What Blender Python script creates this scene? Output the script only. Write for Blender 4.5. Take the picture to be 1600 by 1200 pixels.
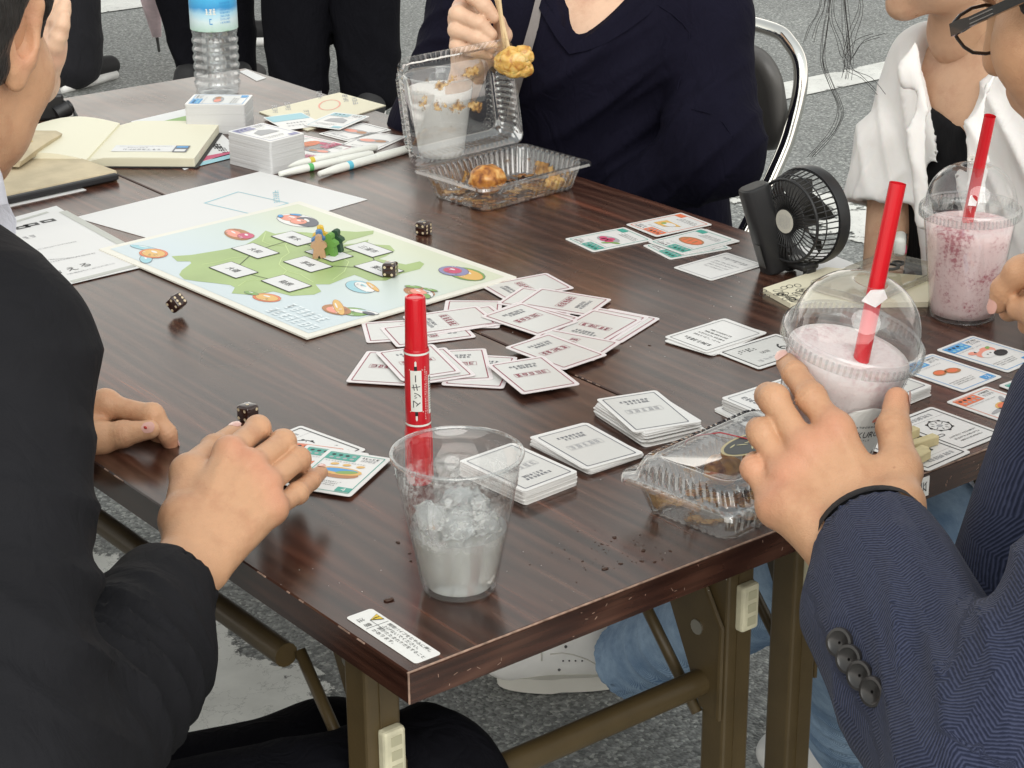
import bpy, bmesh, math, random
import numpy as np
from mathutils import Vector, Matrix, Euler, noise as mnoise
random.seed(7); RNG = np.random.default_rng(7)
R = math.radians
scene = bpy.context.scene
for o in list(bpy.data.objects): bpy.data.objects.remove(o)
COL = scene.collection
# ------------------------------------------------------------------ camera
TZ = 0.70                       # height of the table tops
CAM = Vector((-0.72727, -1.05387, 1.43113))
CROT = Euler((R(68.41868), R(0.38874), R(-38.24634)), 'XYZ')
cd = bpy.data.cameras.new('camera'); cam = bpy.data.objects.new('camera', cd); COL.objects.link(cam)
cam.location = CAM; cam.rotation_euler = CROT
cd.sensor_width = 36.0; cd.lens = 3126.59 / 1600 * 36; cd.clip_start = 0.05; cd.clip_end = 400
scene.camera = cam
# ------------------------------------------------------------------ overcast daylight
SUN_EL, SUN_AZ = R(40), R(205)
wd = bpy.data.worlds.new('World'); scene.world = wd; wd.use_nodes = True
nt = wd.node_tree; bg = nt.nodes['Background']
sky = nt.nodes.new('ShaderNodeTexSky'); sky.sky_type = 'NISHITA'; sky.sun_disc = False
sky.sun_elevation = SUN_EL; sky.sun_rotation = SUN_AZ; sky.air_density = 4.0; sky.dust_density = 0.0; sky.ozone_density = 1.0
hs = nt.nodes.new('ShaderNodeHueSaturation'); hs.inputs['Saturation'].default_value = 0.16
nt.links.new(sky.outputs[0], hs.inputs['Color']); nt.links.new(hs.outputs[0], bg.inputs['Color'])
bg.inputs['Strength'].default_value = 0.15
sl = bpy.data.lights.new('sun', 'SUN'); sl.energy = 1.2; sl.angle = R(50); sl.color = (1.0, 0.97, 0.92)
so = bpy.data.objects.new('sun', sl); COL.objects.link(so)
sd = Vector((math.sin(SUN_AZ) * math.cos(SUN_EL), math.cos(SUN_AZ) * math.cos(SUN_EL), math.sin(SUN_EL)))
so.rotation_euler = sd.to_track_quat('Z', 'Y').to_euler(); so.location = (0, 0, 6)
vs = scene.view_settings; vs.view_transform = 'Standard'; vs.look = 'None'; vs.exposure = 0.55; vs.gamma = 1.0
scene.cycles.transparent_max_bounces = 40; scene.cycles.max_bounces = 14; scene.cycles.transmission_bounces = 12
# ------------------------------------------------------------------ where things stand (read off with the camera above)
CM = CROT.to_matrix()
def ray(px, py):
    d = CM @ Vector(((px - 800) / 3126.59, -(py - 600) / 3126.59, -1.0)); return d.normalized()
def at(px, py, z=0.0):          # point at height z over the table tops
    d = ray(px, py); return CAM + d * ((TZ + z - CAM.z) / d.z)
def gr(px, py, z=0.0): return at(px, py, -TZ + z)     # point on the ground
def K(px, py, d): return CAM + ray(px, py) * d
def onx(px, py, x):
    d = ray(px, py); return CAM + d * ((x - CAM.x) / d.x)
def ony(px, py, y):
    d = ray(px, py); return CAM + d * ((y - CAM.y) / d.y)
def V(*a): return Vector(a)
# ------------------------------------------------------------------ materials
MATS = {}
def nodes_of(m): return m.node_tree.nodes, m.node_tree.links
def mat(name, col=(.5, .5, .5), rough=.5, metal=0, spec=.5, trans=0, ior=1.45, sss=0, coat=0, bump=0, bscale=200, var=0, vscale=20, sheen=0, alpha=1):
    if name in MATS: return MATS[name]
    m = bpy.data.materials.new(name); m.use_nodes = True; MATS[name] = m
    n, l = nodes_of(m); b = n['Principled BSDF']
    b.inputs['Base Color'].default_value = (*col, 1); b.inputs['Roughness'].default_value = rough
    b.inputs['Metallic'].default_value = metal; b.inputs['Specular IOR Level'].default_value = spec
    b.inputs['Transmission Weight'].default_value = trans; b.inputs['IOR'].default_value = ior
    b.inputs['Coat Weight'].default_value = coat; b.inputs['Alpha'].default_value = alpha
    b.inputs['Sheen Weight'].default_value = sheen; b.inputs['Sheen Roughness'].default_value = .5
    if sss:
        b.inputs['Subsurface Weight'].default_value = sss; b.inputs['Subsurface Radius'].default_value = (1, .35, .2); b.inputs['Subsurface Scale'].default_value = .006
    if bump or var:
        tc = n.new('ShaderNodeTexCoord')
    if bump:
        t = n.new('ShaderNodeTexNoise'); t.inputs['Scale'].default_value = bscale; t.inputs['Detail'].default_value = 3
        bp = n.new('ShaderNodeBump'); bp.inputs['Strength'].default_value = bump; bp.inputs['Distance'].default_value = .002
        l.new(tc.outputs['Object'], t.inputs['Vector']); l.new(t.outputs[0], bp.inputs['Height']); l.new(bp.outputs[0], b.inputs['Normal'])
    if var:
        t = n.new('ShaderNodeTexNoise'); t.inputs['Scale'].default_value = vscale; t.inputs['Detail'].default_value = 5
        r = n.new('ShaderNodeMapRange'); r.inputs['From Min'].default_value = .3; r.inputs['From Max'].default_value = .7
        r.inputs['To Min'].default_value = 1 - var; r.inputs['To Max'].default_value = 1 + var
        mx = n.new('ShaderNodeMix'); mx.data_type = 'RGBA'; mx.blend_type = 'MULTIPLY'; mx.inputs[0].default_value = 1
        mx.inputs[6].default_value = (*col, 1)
        l.new(tc.outputs['Object'], t.inputs['Vector']); l.new(t.outputs[0], r.inputs[0]); l.new(r.outputs[0], mx.inputs[7]); l.new(mx.outputs[2], b.inputs['Base Color'])
    return m
def ramp(n, stops):
    r = n.new('ShaderNodeValToRGB'); e = r.color_ramp.elements
    while len(e) < len(stops): e.new(.5)
    for i, (p, c) in enumerate(stops): e[i].position = p; e[i].color = (*c, 1) if len(c) == 3 else c
    return r
def clear_plastic(name, tint=(.97, .975, .975), rough=.03, milky=.025, ior=1.55):
    if name in MATS: return MATS[name]
    m = bpy.data.materials.new(name); m.use_nodes = True; MATS[name] = m; n, l = nodes_of(m)
    for x in list(n):
        if x.type != 'OUTPUT_MATERIAL': n.remove(x)
    out = n['Material Output']
    tr = n.new('ShaderNodeBsdfTransparent'); tr.inputs[0].default_value = (*tint, 1)
    gl = n.new('ShaderNodeBsdfGlossy'); gl.inputs['Roughness'].default_value = rough
    df = n.new('ShaderNodeBsdfDiffuse'); df.inputs[0].default_value = (.85, .85, .83, 1)
    lw = n.new('ShaderNodeLayerWeight'); lw.inputs[0].default_value = .5; fr = n.new('ShaderNodeMath'); fr.operation = 'POWER'; fr.inputs[1].default_value = 4.0; l.new(lw.outputs['Facing'], fr.inputs[0])
    mu = n.new('ShaderNodeMath'); mu.operation = 'MULTIPLY_ADD'; mu.inputs[1].default_value = .80; mu.inputs[2].default_value = .18 * (ior - 1); mu.use_clamp = True
    a = n.new('ShaderNodeMixShader'); a.inputs[0].default_value = milky; b = n.new('ShaderNodeMixShader')
    l.new(tr.outputs[0], a.inputs[1]); l.new(df.outputs[0], a.inputs[2]); l.new(fr.outputs[0], mu.inputs[0]); l.new(mu.outputs[0], b.inputs[0])
    l.new(a.outputs[0], b.inputs[1]); l.new(gl.outputs[0], b.inputs[2]); l.new(b.outputs[0], out.inputs[0])
    return m
# ------------------------------------------------------------------ mesh builder
class MB:
    def __init__(s): s.v = []; s.f = []; s.m = []; s.M = Matrix()
    def add(s, vs, fs, mi=0):
        o = len(s.v); s.v += [tuple(s.M @ Vector(v)) for v in vs]; s.f += [tuple(i + o for i in f) for f in fs]; s.m += [mi] * len(fs); return s
    def box(s, c, d, mi=0, rot=None):
        x, y, z = [k / 2 for k in d]; q = [V(a * x, b * y, e * z) for e in (-1, 1) for b in (-1, 1) for a in (-1, 1)]
        if rot: q = [rot @ k for k in q]
        return s.add([k + Vector(c) for k in q], [(0, 2, 3, 1), (4, 5, 7, 6), (0, 1, 5, 4), (2, 6, 7, 3), (0, 4, 6, 2), (1, 3, 7, 5)], mi)
    def bbox(s, c, d, r=.002, mi=0, rot=None, seg=2):      # box with rounded edges
        bm = bmesh.new(); bmesh.ops.create_cube(bm, size=1); bmesh.ops.scale(bm, vec=d, verts=bm.verts)
        bmesh.ops.bevel(bm, geom=bm.edges[:], offset=r, segments=seg, affect='EDGES', profile=.5)
        vs = [v.co.copy() for v in bm.verts]; bm.verts.index_update(); fs = [[v.index for v in f.verts] for f in bm.faces]; bm.free()
        if rot: vs = [rot @ k for k in vs]
        return s.add([k + Vector(c) for k in vs], fs, mi)
    def poly(s, pts, z, mi=0): return s.add([(p[0], p[1], z) for p in pts], [tuple(range(len(pts)))], mi)
    def prism(s, pts, z0, z1, mi=0):
        n = len(pts); s.add([(p[0], p[1], z0) for p in pts] + [(p[0], p[1], z1) for p in pts], [tuple(range(n))[::-1], tuple(range(n, 2 * n))] + [(i, (i + 1) % n, n + (i + 1) % n, n + i) for i in range(n)], mi); return s
    def ring(s, a, b, z, mi=0):
        n = len(a); return s.add([(p[0], p[1], z) for p in a] + [(p[0], p[1], z) for p in b], [(i, (i + 1) % n, n + (i + 1) % n, n + i) for i in range(n)], mi)
    def loft(s, rings, mi=0, cap0=False, cap1=False, close=True):
        n = len(rings[0]); vs = [p for r in rings for p in r]; fs = []
        for k in range(len(rings) - 1):
            for i in range(n if close else n - 1):
                j = (i + 1) % n; fs.append((k * n + i, k * n + j, (k + 1) * n + j, (k + 1) * n + i))
        if cap0: fs.append(tuple(range(n))[::-1])
        if cap1: fs.append(tuple(range((len(rings) - 1) * n, len(rings) * n)))
        return s.add(vs, fs, mi)
    def lathe(s, prof, n=48, mi=0, cap0=False, cap1=False):
        return s.loft([[(r * math.cos(2 * math.pi * i / n), r * math.sin(2 * math.pi * i / n), z) for i in range(n)] for r, z in prof], mi, cap0, cap1)
    def tube(s, path, rad, n=10, mi=0, caps=True):
        path = [Vector(p) for p in path]; rs = rad if isinstance(rad, (list, tuple)) else [rad] * len(path); rings = []; up = None
        for i, p in enumerate(path):
            t = (path[min(i + 1, len(path) - 1)] - path[max(i - 1, 0)]).normalized()
            if up is None: up = t.orthogonal().normalized()
            a = (up - t * up.dot(t)).normalized(); b = t.cross(a); up = a
            rings.append([p + (a * math.cos(2 * math.pi * k / n) + b * math.sin(2 * math.pi * k / n)) * rs[i] for k in range(n)])
        return s.loft(rings, mi, caps, caps)
    def ball(s, c, r, mi=0, n=16, m=10, sc=(1, 1, 1), jit=0, rot=None):
        rings = []
        for j in range(1, m):
            th = math.pi * j / m; ring = []
            for i in range(n):
                ph = 2 * math.pi * i / n; d = V(math.sin(th) * math.cos(ph), math.sin(th) * math.sin(ph), -math.cos(th))
                k = 1 + jit * mnoise.noise(d * 2.3 + Vector(c) * 31); q = V(d.x * sc[0], d.y * sc[1], d.z * sc[2]) * r * k
                ring.append((rot @ q if rot else q) + Vector(c))
            rings.append(ring)
        return s.loft(rings, mi, True, True)
    def build(s, name, mats, parent=None, loc=None, rot=None, smooth=False, autosmooth=None):
        me = bpy.data.meshes.new(name); me.from_pydata(s.v, [], s.f)
        for m in (mats if isinstance(mats, (list, tuple)) else [mats]): me.materials.append(m)
        me.polygons.foreach_set('material_index', s.m)
        if smooth: me.polygons.foreach_set('use_smooth', [True] * len(me.polygons))
        me.update()
        if autosmooth is not None and smooth:
            try: me.set_sharp_from_angle(angle=R(autosmooth))
            except Exception: pass
        return link(name, me, parent, loc, rot)
def link(name, me, parent=None, loc=None, rot=None):
    o = bpy.data.objects.new(name, me); COL.objects.link(o)
    if parent is not None: o.parent = parent
    if loc is not None: o.location = loc
    if rot is not None: o.rotation_euler = rot if not isinstance(rot, (int, float)) else (0, 0, rot)
    return o
def tag(o, label=None, cat=None, group=None, kind=None):
    if label: o['label'] = label
    if cat: o['category'] = cat
    if group: o['group'] = group
    if kind: o['kind'] = kind
    return o
def thing(name, label, cat, loc=(0, 0, 0), rot=0, group=None):
    o = link(name, None, None, loc, rot); o.empty_display_size = .02; return tag(o, label, cat, group)
def copy_tree(o, parent=None):
    c = o.copy(); COL.objects.link(c)
    if parent is not None: c.parent = parent
    for ch in [x for x in o.children]: copy_tree(ch, c)
    return c
def rrect(w, h, r, seg=5, cx=0, cy=0):
    pts = []
    for sx, sy, a0 in ((1, 1, 0), (-1, 1, 90), (-1, -1, 180), (1, -1, 270)):
        for k in range(seg + 1):
            a = R(a0 + 90 * k / seg); pts.append((cx + sx * (w / 2 - r) + r * math.cos(a), cy + sy * (h / 2 - r) + r * math.sin(a)))
    return pts
def ell(cx, cy, a, b, n=20, rot=0, a0=0, a1=360):
    full = abs(a1 - a0) >= 360; m = n if full else n + 1; c, s_ = math.cos(rot), math.sin(rot); out = []
    for i in range(m):
        t = R(a0 + (a1 - a0) * i / n); x, y = a * math.cos(t), b * math.sin(t); out.append((cx + x * c - y * s_, cy + x * s_ + y * c))
    return out
TXT = {}
def text2d(body):               # flat outline of real lettering: (verts, faces, width, height), lower-left at 0
    if body in TXT: return TXT[body]
    cu = bpy.data.curves.new('lettering', 'FONT'); cu.body = body; cu.size = 1; cu.resolution_u = 2
    o = bpy.data.objects.new('lettering', cu); COL.objects.link(o); bpy.context.view_layer.update()
    me = bpy.data.meshes.new_from_object(o.evaluated_get(bpy.context.evaluated_depsgraph_get()))
    vs = [(v.co.x, v.co.y) for v in me.vertices]; fs = [tuple(p.vertices) for p in me.polygons]
    bpy.data.objects.remove(o); bpy.data.curves.remove(cu); bpy.data.meshes.remove(me)
    x0 = min(v[0] for v in vs); y0 = min(v[1] for v in vs); vs = [(a - x0, b - y0) for a, b in vs]
    TXT[body] = (vs, fs, max(v[0] for v in vs), max(v[1] for v in vs)); return TXT[body]
def put_text(mb, body, cx, cy, h, z, mi=0, rot=0, fit=None):
    vs, fs, w, hh = text2d(body); s = h / hh; sx = s
    if fit: sx = fit / w
    c, sn = math.cos(rot), math.sin(rot); out = []
    for x, y in vs:
        x, y = (x - w / 2) * sx, (y - hh / 2) * s; out.append((cx + x * c - y * sn, cy + x * sn + y * c, z))
    mb.add(out, fs, mi)
def scribble(mb, cx, cy, w, h, z, mi=0, n=6, rot=0, dens=.6):   # a line of print too small to read
    c, sn = math.cos(rot), math.sin(rot); cw = w / n
    def q(x0, y0, x1, y1):
        nonlocal z
        mb.add([(cx + x * c - y * sn, cy + x * sn + y * c, z) for x, y in ((x0, y0), (x1, y0), (x1, y1), (x0, y1))], [(0, 1, 2, 3)], mi)
    t = h * .16
    for i in range(n):
        x = -w / 2 + i * cw; g = cw * .84
        for k in range(3):
            if random.random() < dens + .2: y = -h / 2 + h * (.08 + .4 * k) * random.uniform(.9, 1.05); a = random.uniform(0, .3) * g; q(x + a, y, x + g * random.uniform(.7, 1), y + t)
        for k in range(2):
            if random.random() < dens: xx = x + g * random.uniform(.05, .9); z += .00005; q(xx, -h / 2 + random.uniform(0, .3) * h, xx + min(t, g * .2), h / 2 - random.uniform(0, .2) * h); z -= .00005
# ================================================================== SETTING
def asphalt_mat():
    m = bpy.data.materials.new('asphalt'); m.use_nodes = True; n, l = nodes_of(m); b = n['Principled BSDF']
    tc = n.new('ShaderNodeTexCoord')
    v = n.new('ShaderNodeTexVoronoi'); v.inputs['Scale'].default_value = 190; l.new(tc.outputs['Object'], v.inputs['Vector'])
    n1 = n.new('ShaderNodeTexNoise'); n1.inputs['Scale'].default_value = 90; n1.inputs['Detail'].default_value = 7; l.new(tc.outputs['Object'], n1.inputs['Vector'])
    n2 = n.new('ShaderNodeTexNoise'); n2.inputs['Scale'].default_value = 1.3; n2.inputs['Detail'].default_value = 4; l.new(tc.outputs['Object'], n2.inputs['Vector'])
    sep = n.new('ShaderNodeSeparateColor'); l.new(v.outputs['Color'], sep.inputs[0])
    r1 = ramp(n, [(0, (.13, .135, .13)), (.45, (.20, .207, .20)), (.8, (.275, .285, .272)), (1, (.42, .43, .40))]); l.new(sep.outputs[0], r1.inputs[0])
    r2 = ramp(n, [(.3, (.62, .62, .62)), (.7, (1.22, 1.22, 1.22))]); l.new(n1.outputs[0], r2.inputs[0])
    r3 = ramp(n, [(.3, (.85, .85, .85)), (.7, (1.1, 1.1, 1.1))]); l.new(n2.outputs[0], r3.inputs[0])
    m1 = n.new('ShaderNodeMix'); m1.data_type = 'RGBA'; m1.blend_type = 'MULTIPLY'; m1.inputs[0].default_value = 1
    m2 = n.new('ShaderNodeMix'); m2.data_type = 'RGBA'; m2.blend_type = 'MULTIPLY'; m2.inputs[0].default_value = 1
    l.new(r1.outputs[0], m1.inputs[6]); l.new(r2.outputs[0], m1.inputs[7]); l.new(m1.outputs[2], m2.inputs[6]); l.new(r3.outputs[0], m2.inputs[7]); l.new(m2.outputs[2], b.inputs['Base Color'])
    bp = n.new('ShaderNodeBump'); bp.inputs['Strength'].default_value = .7; bp.inputs['Distance'].default_value = .004
    l.new(v.outputs['Distance'], bp.inputs['Height']); bp.invert = True; l.new(bp.outputs[0], b.inputs['Normal']); b.inputs['Roughness'].default_value = .75
    return m
g = MB(); g.add([(-60, -60, 0), (60, -60, 0), (60, 60, 0), (-60, 60, 0)], [(0, 1, 2, 3)]); tag(g.build('ground', asphalt_mat()), kind='structure')
def paint_mat(name, wear):
    m = bpy.data.materials.new(name); m.use_nodes = True; n, l = nodes_of(m); b = n['Principled BSDF']; tc = n.new('ShaderNodeTexCoord')
    b.inputs['Roughness'].default_value = .6
    nz = n.new('ShaderNodeTexNoise'); nz.inputs['Scale'].default_value = 7; nz.inputs['Detail'].default_value = 8; nz.inputs['Roughness'].default_value = .72
    v = n.new('ShaderNodeTexVoronoi'); v.feature = 'DISTANCE_TO_EDGE'; v.inputs['Scale'].default_value = 13
    wz = n.new('ShaderNodeTexNoise'); wz.inputs['Scale'].default_value = 6; wz.inputs['Detail'].default_value = 9; wz.inputs['Roughness'].default_value = .65
    mixv = n.new('ShaderNodeMix'); mixv.data_type = 'RGBA'; mixv.inputs[0].default_value = .45
    l.new(tc.outputs['Object'], nz.inputs['Vector']); l.new(tc.outputs['Object'], wz.inputs['Vector']); l.new(tc.outputs['Object'], mixv.inputs[6]); l.new(wz.outputs['Color'], mixv.inputs[7]); l.new(mixv.outputs[2], v.inputs['Vector'])
    # distance to the stripe's edge, stored per vertex, thins the paint there
    at_ = n.new('ShaderNodeAttribute'); at_.attribute_name = 'edge'
    a = n.new('ShaderNodeMath'); a.operation = 'ADD'; l.new(nz.outputs[0], a.inputs[0]); l.new(at_.outputs['Fac'], a.inputs[1])
    ck = ramp(n, [(.0, (0, 0, 0)), (.012, (1, 1, 1))]); l.new(v.outputs['Distance'], ck.inputs[0])
    t = ramp(n, [(wear - .015, (0, 0, 0)), (wear + .015, (1, 1, 1))]); l.new(a.outputs[0], t.inputs[0])
    mn = n.new('ShaderNodeMath'); mn.operation = 'MULTIPLY'; l.new(t.outputs[0], mn.inputs[0])
    mr = n.new('ShaderNodeMapRange'); mr.inputs['To Min'].default_value = .35; l.new(ck.outputs[0], mr.inputs[0]); l.new(mr.outputs[0], mn.inputs[1])
    l.new(mn.outputs[0], b.inputs['Alpha'])
    c = ramp(n, [(.3, (.50, .50, .47)), (.7, (.72, .72, .68))]); l.new(wz.outputs[0], c.inputs[0]); l.new(c.outputs[0], b.inputs['Base Color'])
    bp = n.new('ShaderNodeBump'); bp.inputs['Strength'].default_value = .25; bp.inputs['Distance'].default_value = .003; l.new(nz.outputs[0], bp.inputs['Height']); l.new(bp.outputs[0], b.inputs['Normal'])
    return m
def stripe(x0, x1, y0, y1, m, nx=8, ny=24):
    mb = MB(); vs = []; ed = []
    for j in range(ny + 1):
        for i in range(nx + 1):
            u, w = i / nx, j / ny; vs.append((x0 + (x1 - x0) * u, y0 + (y1 - y0) * w, .004))
            e = min(u, 1 - u) * nx if abs(x1 - x0) < abs(y1 - y0) else min(w, 1 - w) * ny; ed.append(.0 if e < .5 else (.12 if e < 1.5 else .2))
    mb.add(vs, [(j * (nx + 1) + i, j * (nx + 1) + i + 1, (j + 1) * (nx + 1) + i + 1, (j + 1) * (nx + 1) + i) for j in range(ny) for i in range(nx)])
    o = mb.build('road_marking', m); at_ = o.data.attributes.new('edge', 'FLOAT', 'POINT'); at_.data.foreach_set('value', ed); return tag(o, kind='structure')
pw = paint_mat('worn_road_paint', .57); pk = paint_mat('road_paint', .45)
stripe(.02, .60, -1.5, 3.0, pw)
stripe(2.66, 2.96, 1.2, 3.2, paint_mat('very_worn_road_paint', .64))
stripe(3.4, 7.0, 3.10, 3.26, pk, 24, 6)
stripe(1.2, 3.9, 5.66, 5.90, pk, 24, 6)
# ================================================================== FOLDING TABLES
def wood_mat(name, grain):
    m = bpy.data.materials.new(name); m.use_nodes = True; n, l = nodes_of(m); b = n['Principled BSDF']; tc = n.new('ShaderNodeTexCoord')
    oi = n.new('ShaderNodeObjectInfo'); va = n.new('ShaderNodeVectorMath'); va.operation = 'ADD'
    sc = n.new('ShaderNodeVectorMath'); sc.operation = 'SCALE'; sc.inputs['Scale'].default_value = 9
    l.new(oi.outputs['Location'], sc.inputs[0]); l.new(tc.outputs['Object'], va.inputs[0]); l.new(sc.outputs[0], va.inputs[1])
    def nz(sx, sy, scale, det, dist=0):
        mp = n.new('ShaderNodeMapping'); mp.inputs['Scale'].default_value = (sx, sy, sx) if grain == 'Y' else (sy, sx, sx); l.new(va.outputs[0], mp.inputs[0])
        t = n.new('ShaderNodeTexNoise'); t.inputs['Scale'].default_value = scale; t.inputs['Detail'].default_value = det; t.inputs['Distortion'].default_value = dist; l.new(mp.outputs[0], t.inputs[0]); return t
    broad = nz(1, .12, 9, 4, .6); fine = nz(1, .035, 70, 5, .3); hair = nz(1, .02, 260, 2)
    mp = n.new('ShaderNodeMapping'); mp.inputs['Scale'].default_value = (1, .16, 1) if grain == 'Y' else (.16, 1, 1); l.new(va.outputs[0], mp.inputs[0])
    wv = n.new('ShaderNodeTexWave'); wv.bands_direction = 'X'; wv.inputs['Scale'].default_value = 17; wv.inputs['Distortion'].default_value = 9; wv.inputs['Detail'].default_value = 3; wv.inputs['Detail Scale'].default_value = 1.1; l.new(mp.outputs[0], wv.inputs[0])
    r1 = ramp(n, [(.25, (.036, .014, .009)), (.5, (.058, .024, .015)), (.75, (.088, .042, .028))])
    mix = n.new('ShaderNodeMath'); mix.operation = 'MULTIPLY_ADD'; mix.inputs[1].default_value = .34; l.new(wv.outputs[0], mix.inputs[0])
    mm = n.new('ShaderNodeMath'); mm.operation = 'MULTIPLY'; mm.inputs[1].default_value = .58; l.new(broad.outputs[0], mm.inputs[0]); l.new(mm.outputs[0], mix.inputs[2]); l.new(mix.outputs[0], r1.inputs[0])
    r2 = ramp(n, [(.30, (.55, .53, .52)), (.5, (.97, .97, .97)), (.72, (1.45, 1.42, 1.40))]); l.new(fine.outputs[0], r2.inputs[0])
    r3 = ramp(n, [(.35, (.75, .75, .75)), (.65, (1.2, 1.2, 1.2))]); l.new(hair.outputs[0], r3.inputs[0])
    red = nz(1, .05, 22, 3); r4 = ramp(n, [(.54, (1, 1, 1)), (.70, (1.5, 1.12, .98))]); l.new(red.outputs[0], r4.inputs[0])
    cur = r1.outputs[0]
    for r in (r2, r3, r4):
        x = n.new('ShaderNodeMix'); x.data_type = 'RGBA'; x.blend_type = 'MULTIPLY'; x.inputs[0].default_value = 1; l.new(cur, x.inputs[6]); l.new(r.outputs[0], x.inputs[7]); cur = x.outputs[2]
    l.new(cur, b.inputs['Base Color'])
    sm = n.new('ShaderNodeTexNoise'); sm.inputs['Scale'].default_value = 6; sm.inputs['Detail'].default_value = 5; l.new(va.outputs[0], sm.inputs[0])
    rr = n.new('ShaderNodeMapRange'); rr.inputs['From Min'].default_value = .3; rr.inputs['From Max'].default_value = .7; rr.inputs['To Min'].default_value = .17; rr.inputs['To Max'].default_value = .30; l.new(sm.outputs[0], rr.inputs[0]); l.new(rr.outputs[0], b.inputs['Roughness'])
    bp = n.new('ShaderNodeBump'); bp.inputs['Strength'].default_value = .06; bp.inputs['Distance'].default_value = .001; l.new(fine.outputs[0], bp.inputs['Height']); l.new(bp.outputs[0], b.inputs['Normal'])
    b.inputs['Specular IOR Level'].default_value = .72
    return m
WOOD = wood_mat('rosewood_laminate', 'Y'); EDGEW = wood_mat('rosewood_edge_band', 'X')
LEGM = mat('brown_leg_enamel', (.075, .052, .022), .42, 0, .5, bump=.08, bscale=300, var=.12, vscale=30)
BUMP = mat('ivory_plastic', (.56, .53, .38), .5, bump=.1, bscale=150, var=.15, vscale=60)
WEAR = mat('worn_laminate_edge', (.30, .20, .15), .6, var=.5, vscale=120)
STEEL = mat('zinc_bolt', (.45, .42, .36), .35, .9)
TW, TL, TT = .4763, 1.80, .028
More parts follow.
